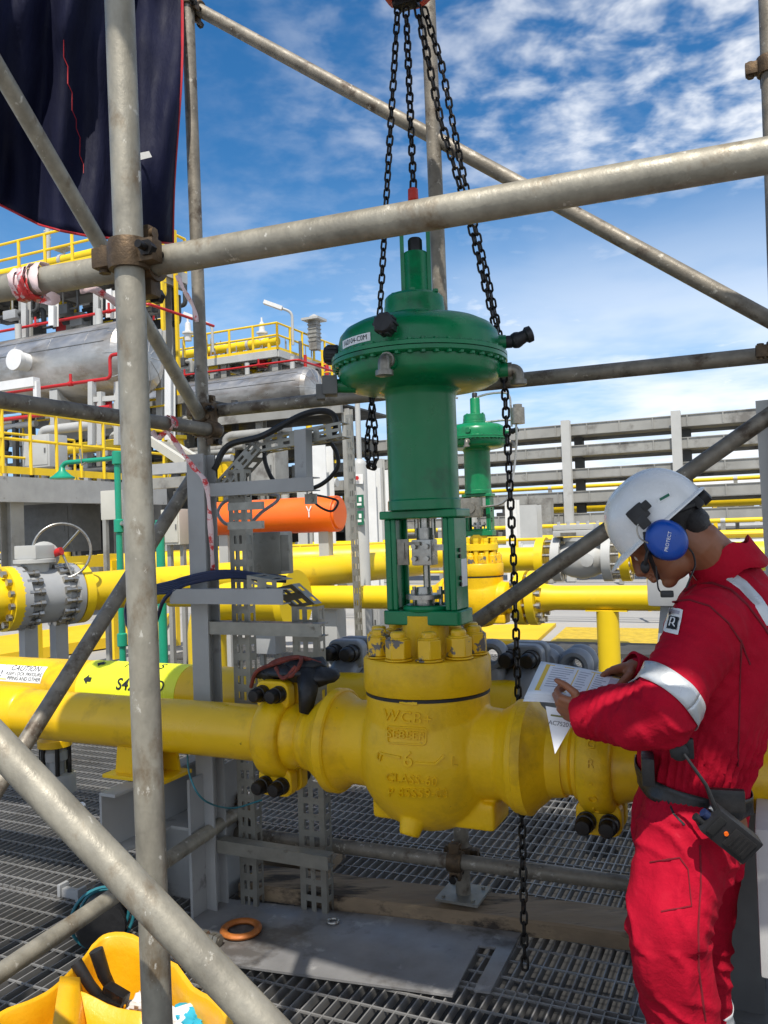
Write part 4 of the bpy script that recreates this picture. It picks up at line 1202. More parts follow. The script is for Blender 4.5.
mb = MB(); chain_mesh(mb, [P(406, 8, 2.78), P(413.5, 190, 2.76)]); mb.build('load_chain', M['chain'], hoist)
mb = MB(); chain_mesh(mb, [P(417, 6, 2.82), P(441, 122, 2.9), P(463, 196, 2.97), P(480, 264, 3.02), P(497, 334, 3.06), P(504, 376, 3.07), P(509, 470, 3.06), P(514, 570, 3.04), P(519, 720, 2.98), P(522, 820, 2.92), P(525, 975, 2.76)], 0.034, 0.0047, 0.0118); mb.build('hand_chain', M['chain'], hoist)
mb = MB(); chain_mesh(mb, [P(424, 8, 2.84), P(441, 62, 2.9), P(460, 160, 2.98), P(470, 205, 3.0), P(486, 270, 3.05), P(499, 332, 3.10), P(504, 372, 3.12), P(506, 384, 3.12)]); mb.build('hand_chain', M['chain'], hoist)
ho = P(413, 194, 2.76)
mb = MB(); mb.lathe([(0.01, 0.02), (0.017, 0.015), (0.018, -0.02), (0.01, -0.03)], ho, Z, 14)
mb.tube([ho - Z * 0.03, ho - Z * 0.045 + U * 0.018, ho - Z * 0.07 + U * 0.026, ho - Z * 0.092 + U * 0.012, ho - Z * 0.094 - U * 0.012, ho - Z * 0.076 - U * 0.026], [0.009, 0.010, 0.012, 0.012, 0.009, 0.005], 10)
mb.build('hook', M['red_hook'], hoist)

# ------------------------------------------------------------------ yellow bin with tools
zr = 0.30
rim = [PZ(92, 946, zr), PZ(108, 938, zr), PZ(140, 942, zr), PZ(162, 955, zr), PZ(190, 982, zr), PZ(229, 1022, zr), PZ(225, 1080, zr), PZ(150, 1110, zr), PZ(40, 1110, zr), PZ(-30, 1060, zr), PZ(-6, 1022, zr), PZ(30, 1002, zr), PZ(62, 982, zr), PZ(78, 962, zr)]
cen = sum(rim, V()) / len(rim)
bin_ = thing('tool_bin', 'open yellow plastic tub with folded rim holding tools and rags', 'bin', (cen.x, cen.y, 0.0))
smooth_rim = bezier(rim + [rim[0]], 4)[:-1]
mb = MB(); rows = []
levels = [(1.0, 0.0), (1.035, 0.004), (1.04, -0.015), (1.00, -0.03), (0.98, -0.10), (0.955, -0.19), (0.93, -0.28)]
inner = [(0.985, -0.004), (0.97, -0.05), (0.95, -0.10), (0.93, -0.15), (0.915, -0.21), (0.90, -0.262)]
for sc_, dz in list(reversed(levels)) + inner:
    row = []
    for i, p in enumerate(smooth_rim):
        k = 0.022 * mnoise.noise(p * 9 + V((0, 0, dz * 7))) + 0.010 * mnoise.noise(p * 24 + V((0, 0, dz * 20)))
        q = cen + (p - cen) * (sc_ + k); q.z = zr + dz + 0.022 * mnoise.noise(p * 8)
        row.append(mb.bm.verts.new(q))
    rows.append(row)
n = len(smooth_rim)
for r0_, r1_ in zip(rows, rows[1:]):
    for i in range(n): mb.face([r0_[i], r0_[(i + 1) % n], r1_[(i + 1) % n], r1_[i]])
mb.face(rows[0]); mb.face(list(reversed(rows[-1])))
mb.build('tub', M['bag'], bin_, angle=70)
def sheet(pts_rows, name, m, parent, th=0.004, **kw):
    mb = MB(); g_ = [[mb.bm.verts.new(V(p)) for p in r] for r in pts_rows]
    for a, b in zip(g_, g_[1:]):
        for i in range(len(a) - 1): mb.face([a[i], a[i + 1], b[i + 1], b[i]])
    o = mb.build(name, m, parent, recalc=False, angle=70, **kw)
    so = o.modifiers.new('thickness', 'SOLIDIFY'); so.thickness = th
    return o
# inner fold and the folded left lip
a0, a1 = PZ(66, 988, zr - 0.01), PZ(150, 1016, zr - 0.05)
sheet([[a0 + (a1 - a0) * (i / 8) + Z * (0.0 + 0.006 * sin(i)) for i in range(9)], [a0 + (a1 - a0) * (i / 8) - Z * 0.10 - V((0, 0.02, 0)) for i in range(9)], [a0 + (a1 - a0) * (i / 8) - Z * 0.24 - V((0, 0.03, 0)) for i in range(9)]], 'inner_flap', M['bag'], bin_)
a0, a1 = PZ(60, 976, zr + 0.02), PZ(50, 1040, zr + 0.0)
sheet([[a0 + (a1 - a0) * (i / 6) for i in range(7)], [a0 + (a1 - a0) * (i / 6) + V((0.05, 0.01, -0.01)) for i in range(7)], [a0 + (a1 - a0) * (i / 6) + V((0.07, 0.0, -0.10)) for i in range(7)]], 'folded_lip', M['bag'], bin_)
def tool(label, pts, rad, head=None):
    t = thing('hand_tool', label, 'tool', pts[0], 'black tools standing in the yellow bin')
    mb = MB(); mb.tube(pts, rad, 10); mb.build('handle', M['black_rubber'], t)
    if head:
        mb = MB(); p, q, w_, h_ = head; mb.bar(p, q, w_, h_, bev=0.006); mb.build('head', M['black_steel'], t)
tool('black tool handle leaning against the back of the yellow bin, longer one', [PZ(76, 962, 0.32), PZ(90, 985, 0.26), PZ(104, 1002, 0.20)], [0.017, 0.015, 0.014], (PZ(98, 1000, 0.22), PZ(122, 1008, 0.20), 0.03, 0.03))
tool('flat black pry bar leaning in the bin beside the other handle', [PZ(96, 950, 0.33), PZ(104, 975, 0.26), PZ(112, 990, 0.2)], [0.020, 0.018, 0.015], (PZ(106, 988, 0.24), PZ(126, 1000, 0.22), 0.035, 0.03))
def rag(label, c, r, m):
    mb = MB(); mb.ball(c, (r, r * 0.7, r * 0.45), seg=24, rings=14)
    for v in mb.bm.verts: v.co += (v.co - c).normalized() * r * 0.75 * (mnoise.noise(v.co * 28) + 0.5 * mnoise.noise(v.co * 60))
    mb.build('rag', M[m], label=label, cat='rag', angle=40, group='rags in the yellow bin')
M['teal_rag'] = mat('teal_rag', (0.02, 0.33, 0.45), 0.8, 0, 0.1, 30)
rag('crumpled white rag by the tools in the yellow bin', PZ(139, 1008, 0.19), 0.055, 'white')
rag('crumpled white rag right of the nearest upright in the yellow bin', PZ(176, 1026, 0.20), 0.06, 'white')
rag('crumpled teal rag in the yellow bin under the bright sloping tube', PZ(197, 1020, 0.22), 0.05, 'teal_rag')

mb = MB(); o = PZ(78, 805, 0.02); mb.ball(o, (0.05, 0.03, 0.014), seg=16, rings=8)
for v in mb.bm.verts: v.co += V((0, 0, 0.012 * mnoise.noise(v.co * 40)))
mb.build('paper_scrap', M['sticker'], label='small white scrap lying on the grating right of the drain valve', cat='scrap', angle=30)
# ------------------------------------------------------------------ yellow header behind the near pipe
HB = P(180, 694, 4.0)
def hx(px): return along(HB, U, px, 694)
hd = thing('header_pipe', 'large yellow header pipe with fluorescent marker band behind the near pipe', 'pipe', HB - Z * 0.14)
mb = MB(); mb.lathe([(0.14, 0), (0.14, (hx(520) - hx(-90)).length)], hx(-90), U, 44); mb.build('pipe', M['yellow'], hd)
mb = MB(); b0_, b1_ = hx(95), hx(193)
a, b, c = frame_of(U)
mb.lathe([(0.1405, 0), (0.1425, 0.001), (0.1425, (b1_ - b0_).length - 0.001), (0.1405, (b1_ - b0_).length)], b0_, U, 44); band = mb.build('marker_band', M['yellow_band'], hd)
def on_pipe(o, axis, r, px, ang, name, parent, bodytext, size=0, m='ink', lift=0.003, flip=False):
    """lettering wrapped round a horizontal pipe, ang degrees above its front"""
    me = text_mesh(bodytext, size) if isinstance(bodytext, str) else bodytext
    mb = MB(); mb.bm.from_mesh(me)
    n0 = (-W if abs(axis.dot(U)) > 0.9 else U) * cos(radians(ang)) + Z * sin(radians(ang))
    c = along(o + n0 * r, axis, px, 600) - n0 * r
    for v in mb.bm.verts:
        th = radians(ang) + v.co.y / r
        n = -W * cos(th) + Z * sin(th) if abs(axis.dot(U)) > 0.9 else (U * cos(th) + Z * sin(th))
        v.co = c + axis * v.co.x + n * (r + lift)
    return mb.build(name, M[m], parent, smooth=False, recalc=False)
def arrow_mesh(l, h):
    mb = MB(); mb.quad([(-l / 2 + h * 0.5, -h * 0.22, 0), (l / 2, -h * 0.22, 0), (l / 2, h * 0.22, 0), (-l / 2 + h * 0.5, h * 0.22, 0)])
    mb.bm.faces.new([mb.bm.verts.new(V(p)) for p in ((-l / 2, 0, 0), (-l / 2 + h * 0.55, -h / 2, 0), (-l / 2 + h * 0.55, h / 2, 0))])
    me = bpy.data.meshes.new('arrow'); mb.bm.to_mesh(me); mb.bm.free(); return me
on_pipe(HB, U, 0.1425, 129, 24, 'lettering', band, text_mesh('S42', 0.078, bold=0.0012))
on_pipe(HB, U, 0.1425, 162, 24, 'lettering', band, 'O', 0.078)
on_pipe(HB, U, 0.1425, 91, 30, 'arrow', band, arrow_mesh(0.05, 0.05))
on_pipe(HB, U, 0.1425, 104, 72, 'arrow', band, arrow_mesh(0.05, 0.05))
on_pipe(HB, U, 0.1425, 133, 72, 'lettering', band, 'N', 0.07)
on_pipe(HB, U, 0.1425, 165, 72, 'lettering', band, 'S', 0.07)
def wrap_panel(c0, c1, r, a0, a1, name, m, parent, lift=0.0015):
    mb = MB(); n = 8; L = (c1 - c0).length
    rows = []
    for i in range(n + 1):
        th = radians(a0 + (a1 - a0) * i / n); d = -W * cos(th) + Z * sin(th)
        rows.append((c0 + d * (r + lift), c1 + d * (r + lift)))
    for p, q in zip(rows, rows[1:]): mb.quad([p[0], p[1], q[1], q[0]])
    return mb.build(name, M[m], parent, recalc=False)
lab = wrap_panel(hx(5), hx(60), 0.14, 16, 54, 'caution_label', 'sticker', hd)
on_pipe(HB, U, 0.14, 30, 46, 'lettering', lab, 'CAUTION', 0.046)
on_pipe(HB, U, 0.14, 28, 33, 'lettering', lab, 'KEEP LOCK PRESSURE', 0.026)
on_pipe(HB, U, 0.14, 28, 23, 'lettering', lab, 'PIPING AND OTHER', 0.026)
mb = MB(); tri = [(-0.05, -0.035), (0.05, -0.035), (0.0, 0.05)]
mb.face([mb.bm.verts.new((x, y, 0)) for x, y in tri]); me = bpy.data.meshes.new('tri'); mb.bm.to_mesh(me); mb.bm.free()
on_pipe(HB, U, 0.14, 6, 34, 'warning_triangle', lab, me, 0, 'amber')
on_pipe(HB, U, 0.14, 6, 32, 'lettering', lab, '!', 0.05, lift=0.005)
# riser with a bend behind the grey post
C2 = P(481, 597.5, 7.4)
def c2u(u, z=0.0): return C2 + U * u + Z * z
ro = P(206, 601, 6.5)
rs = thing('riser_pipe', 'fat yellow riser pipe with a long bend behind the grey post', 'pipe', V((ro.x, ro.y, 0)))
mb = MB(); re_ = along(ro, U, 292, 603)
mb.tube(elbow(V((ro.x, ro.y, 0.01)), ro, re_, 0.30, 12), 0.150, 36); mb.build('pipe', M['yellow_far'], rs)
mb = MB(); mb.lathe([(0.14, 0), (0.235, 0.0), (0.235, 0.06), (0.14, 0.06)], re_ - U * 0.02, U, 32); mb.build('flange', M['yellow_far'], rs)

# ------------------------------------------------------------------ second run with its own green valve
run2 = thing('pipe_run', 'bright yellow pipe run standing on a yellow leg behind the papers', 'pipe', c2u(0.8, -0.12))
def flange(mb, o, axis, r, t, rb=None): mb.lathe([(rb or r * 0.6, -t / 2), (r, -t / 2), (r, t / 2), (rb or r * 0.6, t / 2)], o, axis, 36)
def bolts(parent, o, axis, r, n, rb, L, m='steel', name='flange_bolt'):
    a, b, c = frame_of(axis); first = None
    for k in range(n):
        t = 2 * pi * (k + 0.5) / n; p = o + (a * cos(t) + b * sin(t)) * r
        mb = MB(); mb.lathe([(0, -L / 2), (rb, -L / 2), (rb, -L / 2 + rb * 1.3), (rb * 0.6, -L / 2 + rb * 1.3), (rb * 0.6, L / 2 - rb * 1.3), (rb, L / 2 - rb * 1.3), (rb, L / 2), (0, L / 2)], p, axis, 8)
        mb.build(name, M[m], parent)
uA = tou(along(C2, U, 300, 595)) - tou(C2); uB = tou(along(C2, U, 648, 597)) - tou(C2); uF = tou(along(C2, U, 530, 597)) - tou(C2)
mb = MB(); mb.lathe([(0.11, uA - 1.6), (0.11, -0.4), (0.13, -0.3)], C2, U, 36); mb.build('pipe', M['yellow_far'], run2)
mb = MB(); mb.lathe([(0.13, 0.3), (0.13, uF + 0.09), (0.105, uF + 0.22), (0.105, uB)], C2, U, 36)
mb.tube(elbow(c2u(uB - 0.02), c2u(uB + 0.25), c2u(uB + 0.25, 0) + W * 0.6, 0.2, 8), 0.105, 28); mb.build('pipe', M['yellow_far'], run2)
for du in (-0.06, 0.045):
    mb = MB(); flange(mb, c2u(uF + du), U, 0.235, 0.075); mb.build('flange', M['yellow_far'], run2)
bolts(run2, c2u(uF), U, 0.195, 12, 0.026, 0.27)
for du in (-0.05, 0.05):
    mb = MB(); flange(mb, c2u(uA - 0.1 + du, 0.03), U, 0.20, 0.065); mb.build('flange', M['yellow_far'], run2)
bolts(run2, c2u(uA - 0.1, 0.03), U, 0.165, 12, 0.022, 0.24)
lg = along(C2, U, 607, 600)
mb = MB(); mb.cyl(V((lg.x, lg.y, 0.012)), V((lg.x, lg.y, lg.z - 0.1)), 0.092, seg=30); mb.lathe([(0.16, 0), (0.16, 0.012)], V((lg.x, lg.y, 0.0)), Z, 28)
mb.box(lg - Z * 0.102, (0.34, 0.14, 0.012)); mb.build('support_leg', M['yellow_far'], run2)
sd2 = thing('pipe_saddle', 'grey painted saddle block with curved bracket in front of the face of the worker', 'pipe support', PZ(672, 700, 0))
o = P(676, 590, 5.4)
mb = MB(); mb.box(V((o.x, o.y, o.z)), (0.34, 0.22, 0.20), None, 0.04); mb.build('block', M['grey_mid'], sd2)
mb = MB(); pr = [(-0.16, 0), (0.16, 0), (0.13, -0.10), (0.05, -0.26), (-0.06, -0.42), (-0.16, -0.55), (-0.28, -0.60), (-0.28, -0.62), (0.2, -0.62)]
mb.prism([(-0.10, 0), (0.16, 0), (0.16, -(o.z - 0.10)), (-0.22, -(o.z - 0.10)), (-0.20, -0.42), (-0.13, -0.25)], V((o.x, o.y, o.z - 0.10)), U, Z, W * 0.10); mb.build('bracket', M['grey_mid'], sd2)

v2 = copy_tree(valve, C2 - C)
v2['label'] = 'smaller looking distant green and yellow control valve right behind the main green column'
UPPER = ('yoke', 'stem', 'spring', 'lower_casing', 'upper_casing', 'flange_bolt', 'top_cover', 'screw', 'adjust', 'breather', 'black_vent', 'air_elbow', 'port_boss', 'travel', 'feedback', 'packing', 'lock_ring', 'side_s', 'junction')
for ch in list(v2.children):
    if ch.name.startswith(('lifting_bail', 'name_strip', 'raised', 'scale', 'junction', 'breather')):
        for g_ in list(ch.children): bpy.data.objects.remove(g_)
        bpy.data.objects.remove(ch); continue
    if ch.name.startswith(UPPER): ch.location.z += 0.14
WORLD_LOC[v2.name] = V(v2.location)
mb = MB(); o = C2
mb.lathe([(0.08, 0.30), (0.075, 0.56)], o, Z, 28); mb.lathe([(0.09, 0.42), (0.165, 0.42), (0.17, 0.425), (0.17, 0.475), (0.09, 0.48)], o, Z, 36); mb.build('extension_bonnet', M['yellow_far'], v2)
for k in range(10):
    a = k * pi / 5; p = o + V((cos(a), sin(a), 0)) * 0.14
    mb = MB(); mb.lathe([(0, 0.30), (0.024, 0.30), (0.024, 0.50), (0.026, 0.501), (0.026, 0.53), (0.0, 0.53)], p, Z, 10); mb.build('long_stud', M['yellow_far'], v2)
mb = MB(); mb.box(o + Z * 0.80 - W * 0.16, (0.17, 0.10, 0.17), None, 0.01); mb.cyl(o + Z * 0.80 - W * 0.20, o + Z * 0.80 - W * 0.225, 0.05); mb.build('positioner', M['fitting'], v2)
def z2(z): return C2 + Z * z
for k, pts in enumerate(((z2(0.8) + U * .08 - W * .1, z2(0.86) + U * .30 - W * .1, z2(1.2) + U * .36, z2(1.52) + U * .38, z2(1.56) + U * .30, z2(1.56) + U * .1, z2(1.56) - U * .25, z2(1.62) - U * .28),
                         (z2(1.6) + U * .05, z2(1.78) + U * .02, z2(1.80) + U * .30, z2(1.66) + U * .34, z2(1.5) + U * .34), (z2(0.8) - U * .1 - W * .1, z2(0.82) - U * .22, z2(1.3) - U * .30, z2(1.7) - U * .32, z2(1.82) - U * .25, z2(1.8) - U * .15))):
    mb = MB(); mb.tube(bezier(pts, 5), 0.010, 8); mb.build('steel_tubing', M['steel'], v2)
mb = MB(); q = z2(1.52) + U * 0.40; mb.cyl(q, q + Z * 0.14, 0.06); mb.cyl(q + Z * 0.14, q + Z * 0.17, 0.04); mb.build('air_regulator', M['fitting'], v2)
mb = MB(); q = z2(1.53) - U * 0.22 - W * 0.1; mb.box(q, (0.14, 0.10, 0.11), None, 0.015); mb.build('solenoid', M['fitting'], v2)

# ------------------------------------------------------------------ farther yellow line with the white valve and the HC mark
L3 = P(700, 557, 9.0)
def l3(px): return along(L3, U, px, 560)
r3 = thing('pipe_run', 'yellow pipe with black HC letters behind the shoulder of the worker', 'pipe', L3 - Z * 0.16)
mb = MB(); mb.lathe([(0.155, 0), (0.155, (l3(860) - l3(632)).length)], l3(632), U, 36); mb.build('pipe', M['yellow_far'], r3)
mb = MB(); mb.lathe([(0.157, 0), (0.157, (l3(775) - l3(722)).length)], l3(722), U, 36); band = mb.build('marker_band', M['yellow_band'], r3)
on_pipe(L3, U, 0.157, 744, 5, 'lettering', band, 'HC', 0.15)
for px, m in ((627, 'yellow_far'), (609, 'grey_light'), (559, 'grey_light'), (543, 'yellow_far')):
    mb = MB(); flange(mb, l3(px), U, 0.26, 0.10, 0.12); mb.build('flange', M[m], r3)
bolts(r3, l3(619), U, 0.215, 12, 0.032, 0.30); bolts(r3, l3(551), U, 0.215, 12, 0.032, 0.30)
mb = MB(); mb.lathe([(0.15, 0), (0.15, (l3(540) - l3(470)).length)], l3(470), U, 32); mb.build('pipe', M['yellow_far'], r3)
wv = thing('gate_valve', 'pale grey gate valve with square bonnet on the farther yellow line', 'valve', l3(582) - Z * 0.3)
o = l3(582)
mb = MB(); mb.lathe([(0.14, -0.30), (0.15, -0.26), (0.21, -0.12), (0.23, 0), (0.21, 0.12), (0.15, 0.26), (0.14, 0.30)], o, U, 36); mb.lathe([(0.20, 0), (0.18, 0.20), (0.21, 0.21), (0.21, 0.25)], o, Z, 32); mb.build('body', M['grey_light'], wv)
mb = MB(); mb.box(o + Z * 0.30, (0.56, 0.42, 0.07), None, 0.015); mb.box(o + Z * 0.37 - U * 0.05, (0.46, 0.36, 0.06), None, 0.015); mb.build('bonnet', M['grey_light'], wv)
mb = MB(); mb.box(o + Z * 0.29 - W * 0.212 - U * 0.10, (0.18, 0.004, 0.04)); mb.build('name_plate', M['fitting'], wv, smooth=False)
for k in range(5):
    q = o + Z * 0.40 + U * (-0.22 + 0.11 * k) - W * 0.15
    mb = MB(); mb.lathe([(0, 0), (0.02, 0), (0.02, 0.035), (0.0, 0.035)], q, Z, 6); mb.build('bolt', M['grey_light'], wv)
mb = MB(); mb.cyl(o - W * 0.18 + U * 0.12, o - W * 0.32 + U * 0.12, 0.05); mb.lathe([(0.03, 0), (0.075, 0.01), (0.075, 0.04), (0.02, 0.05)], o - W * 0.30 + U * 0.12, -W, 20); mb.build('side_port', M['grey_light'], wv)
# paint on the ground and kerbs around
def slab_px(name, pts, z, m, **kw):
    mb = MB(); t_ = [PZ(px, py, z) for px, py in pts]
    a = [mb.bm.verts.new(p) for p in t_]; b = [mb.bm.verts.new(V((p.x, p.y, 0.0 if z > 0.06 else -0.016))) for p in t_]
    mb.face(a); mb.face(list(reversed(b)))
    for i in range(len(a)): mb.face([a[i], a[(i + 1) % len(a)], b[(i + 1) % len(a)], b[i]])
    return mb.build(name, M[m], smooth=False, **kw)
M['yellow_mesh'] = mat('yellow_walkway_mesh', (0.55, 0.38, 0.03), 0.6, 0, 0.25, 9, 0.6, 22)
M['yellow_floor'] = mat('yellow_walkway_paint', (0.74, 0.48, 0.01), 0.6, 0, 0.12, 0.8, 0.1, 20, ((0.40, 0.26, 0.03), 1.2, 0.62, 0.1))
slab_px('walkway', [(548, 643), (566, 627), (700, 629), (700, 645)], 0.02, 'yellow_mesh', label='yellow mesh walkway strip behind the yellow support leg', cat='walkway')
slab_px('walkway', [(462, 641), (476, 625), (556, 623), (536, 641)], 0.03, 'yellow_floor', label='plain yellow painted walkway plate right of the green yoke', cat='walkway')
slab_px('walkway', [(-60, 644), (170, 613), (160, 630), (78, 642), (-60, 664)], 0.14, 'yellow_floor', label='raised yellow painted walkway under the grey ball valve', cat='walkway')
slab_px('kerb', [(520, 652), (540, 641), (720, 645), (720, 656)], 0.05, 'dark', label='dark kerb beam along the edge of the yellow mesh walkway', cat='kerb')

# ------------------------------------------------------------------ grey ball valve with handwheel, left
B0 = P(6, 599, 6.0)
ax = (W * 0.97 + U * 0.25).normalized()
def bx_(t): return B0 + ax * t
bl = along(B0, ax, 74, 592); BL = (bl - B0).dot(ax)
bv2 = thing('ball_valve', 'grey flanged ball valve with round handwheel at the left edge', 'valve', B0 + ax * BL / 2 - Z * 0.4)
mb = MB(); k = BL
mb.lathe([(0.10, 0.05 * k), (0.235, 0.05 * k), (0.235, 0.17 * k), (0.19, 0.19 * k), (0.19, 0.34 * k), (0.205, 0.36 * k), (0.205, 0.74 * k), (0.19, 0.76 * k), (0.19, 0.85 * k), (0.235, 0.86 * k), (0.235, 0.95 * k), (0.1, 0.95 * k)], B0, ax, 40); mb.build('valve_body', M['grey_mid'], bv2)
for t_ in (0.27 * k, 0.80 * k): bolts(bv2, bx_(t_ - 0.02), ax, 0.212, 16, 0.026, 0.12)
for t_ in (0.3, 0.75):
    mb = MB(); q = bx_(t_ * k); mb.bar(q - Z * 0.15, V((q.x, q.y, 0.14)), 0.09, 0.10, up=ax); mb.build('leg', M['grey_mid'], bv2)
o = bx_(0.42 * k)
mb = MB(); mb.lathe([(0.10, 0.18), (0.10, 0.25), (0.15, 0.25), (0.15, 0.275), (0.11, 0.28)], o, Z, 24); mb.box(o + Z * 0.33, (0.22, 0.18, 0.10), None, 0.012); mb.build('gearbox', M['grey_light'], bv2)
gn = (U * 0.80 - W * 0.60).normalized(); gc = P(44, 556, 6.25)
mb = MB(); mb.lathe([(0.0, -0.02), (0.09, -0.02), (0.11, 0.0), (0.11, 0.02), (0.06, 0.04), (0.0, 0.04)], gc, gn, 24); mb.cyl(gc - gn * 0.1, gc, 0.04); mb.build('gear_cover', M['grey_light'], bv2)
wc = P(62, 551, 6.2); mb = MB(); mb.torus(wc, gn, 0.205, 0.010, 44, 10); hw = mb.build('handwheel', M['steel'], bv2)
for k_ in range(3):
    t_ = radians(50 + 120 * k_); a, b, _ = frame_of(gn)
    mb = MB(); mb.tube([wc - gn * 0.05, wc + (a * cos(t_) + b * sin(t_)) * 0.205], 0.009, 8); mb.build('spoke', M['steel'], hw)
mb = MB(); mb.cyl(gc, wc - gn * 0.02, 0.03); mb.build('hub', M['red_pipe'], hw)
ry = thing('pipe_run', 'yellow flanged pipe on both sides of the grey ball valve', 'pipe', bx_(1.6) - Z * 0.2)
mb = MB(); flange(mb, bx_(0.0), ax, 0.235, 0.07); mb.lathe([(0.16, 0), (0.15, 0.5)], bx_(0), -ax, 32); mb.build('flange', M['yellow_far'], ry)
bolts(ry, bx_(-0.01), ax, 0.20, 14, 0.024, 0.12)
mb = MB(); flange(mb, bx_(BL + 0.02), ax, 0.235, 0.07, 0.1); mb.lathe([(0.15, 0), (0.155, 0.5), (0.155, 4.4)], bx_(BL + 0.03), ax, 32); mb.build('pipe', M['yellow_far'], ry)
cl = thing('pipe_bracket', 'small grey clamp plate with teal strap on the yellow pipe beside the green shower pipe', 'bracket', P(98, 580, 7.4))
mb = MB(); q = P(97, 576, 7.3); mb.box(q, (0.22, 0.10, 0.05), None, 0.006); mb.box(q + Z * 0.05, (0.10, 0.06, 0.06), None, 0.006); mb.build('clip', M['fitting'], cl)
mb = MB(); mb.cyl(P(86, 584, 7.2), P(118, 581, 7.2), 0.02); mb.build('rod', M['fitting'], cl)
mb = MB(); mb.tube([P(92, 583, 7.2), P(97, 595, 7.15), P(107, 600, 7.15), P(110, 596, 7.15)], [0.02, 0.035, 0.03, 0.02], 8); mb.build('strap', M['cable_teal'], cl)

# safety shower
sh_ = thing('safety_shower', 'sea green safety shower with cone head on a bent pipe', 'shower', V((P(119, 600, 8.4).x, 8.4, 0)))
c_ = P(117, 458, 8.4); f_ = V((c_.x, c_.y, 0.0))
mb = MB(); mb.cyl(f_, c_ + Z * 0.05, 0.032); mb.cyl(f_, f_ + Z * 0.03, 0.09); mb.build('standpipe', M['green_pipe'], sh_)
a_ = P(62, 463, 8.6)
mb = MB(); mb.tube(elbow(c_, a_, a_ - Z * 0.10, 0.08), 0.024, 14); mb.build('arm', M['green_pipe'], sh_)
mb = MB(); mb.lathe([(0.02, 0.0), (0.035, -0.06), (0.09, -0.11), (0.125, -0.13), (0.125, -0.145), (0.0, -0.145)], a_ - Z * 0.02, Z, 28); mb.build('shower_head', M['green_pipe'], sh_)
for y in (458, 526, 640):
    q = P(117.5, y, 8.4); mb = MB(); mb.lathe([(0.035, -0.07), (0.05, -0.06), (0.05, 0.06), (0.035, 0.07)], V((f_.x, f_.y, q.z)), Z, 18); mb.build('pipe_joint', M['green_pipe'], sh_)
mb = MB(); q = V((f_.x, f_.y, P(117, 524, 8.4).z)); mb.cyl(q, q + U * 0.09, 0.03); mb.ball(q + U * 0.10, 0.045); mb.build('pull_valve', M['steel'], sh_)
mb = MB(); q = P(82, 465, 8.5); mb.tube([P(80, 449, 8.5), q, P(88, 461, 8.5)], 0.012, 6); mb.build('pull_rod', M['steel'], sh_)
g2 = P(160, 530, 8.0); g2b = P(160, 640, 8.0)
st2 = thing('standpipe', 'thick sea green standpipe just right of the nearest upright', 'pipe', V((g2.x, g2.y, 0)))
mb = MB(); mb.cyl(V((g2.x, g2.y, 0)), V((g2.x, g2.y, P(160, 520, 8.0).z)), 0.042); mb.build('pipe', M['green_pipe'], st2)
mb = MB(); mb.lathe([(0.05, 0), (0.05, 0.1)], V((g2.x, g2.y, P(160, 533, 8.0).z)), Z, 20); mb.build('pipe_joint', M['green_pipe'], st2)

# ------------------------------------------------------------------ handrails, cabinets and equipment in the middle distance
def handrail(label, pts, h=1.1, spacing=1.5, r=0.024, toe=True, m='yellow_rail', group='yellow handrails of the plant'):
    t = thing('handrail', label, 'handrail', pts[0], group)
    for hh in (h, h * 0.55):
        mb = MB(); mb.tube([p + Z * hh for p in pts], r, 8); mb.build('rail', M[m], t)
    if toe:
        mb = MB()
        for a, b in zip(pts, pts[1:]): mb.bar(a + Z * 0.07, b + Z * 0.07, 0.012, 0.13)
        mb.build('toe_plate', M[m], t, smooth=False)
    for a, b in zip(pts, pts[1:]):
        n = max(1, int(round((b - a).length / spacing)))
        for k in range(n + 1):
            q = a + (b - a) * (k / n); mb = MB(); mb.cyl(q, q + Z * h, r * 1.15, seg=8); mb.build('post', M[m], t)
    return t
q0 = P(210, 549, 15.5); q0.z = 0.16
handrail('long yellow handrail low behind the second pipe run, right across the yard', [q0, along(q0, U, 800, 620)], 1.1, 1.9)
# orange drum
oc = P(340, 513.5, 8.8)
og = thing('orange_vessel', 'bright orange horizontal cylinder behind the slotted channels', 'vessel', oc - U * 0.8 - Z * 0.2)
oL = (along(oc, U, 208, 520) - oc).length
mb = MB(); mb.lathe([(0.0, 0.0), (0.155, 0.0), (0.16, -0.02), (0.19, -0.02), (0.193, -0.03), (0.193, -oL)], oc, U, 40); mb.build('shell', M['orange'], og)
mb = MB(); q = along(oc, U, 318, 512)
for s_ in (-1, 1): mb.bar(q - W * 0.196 + Z * 0.03, q - W * 0.196 + Z * 0.09 + U * 0.03 * s_, 0.012, 0.002, up=W)
mb.bar(q - W * 0.196 + Z * 0.03, q - W * 0.196 - Z * 0.03, 0.012, 0.002, up=W); mb.build('paint_mark', M['sticker'], og, smooth=False)
for px in (225, 325):
    q = along(oc, U, px, 515); mb = MB(); mb.bar(q - Z * 0.18, V((q.x, q.y, 0)), 0.10, 0.12, up=U); mb.build('leg', M['grey_light'], og, smooth=False)
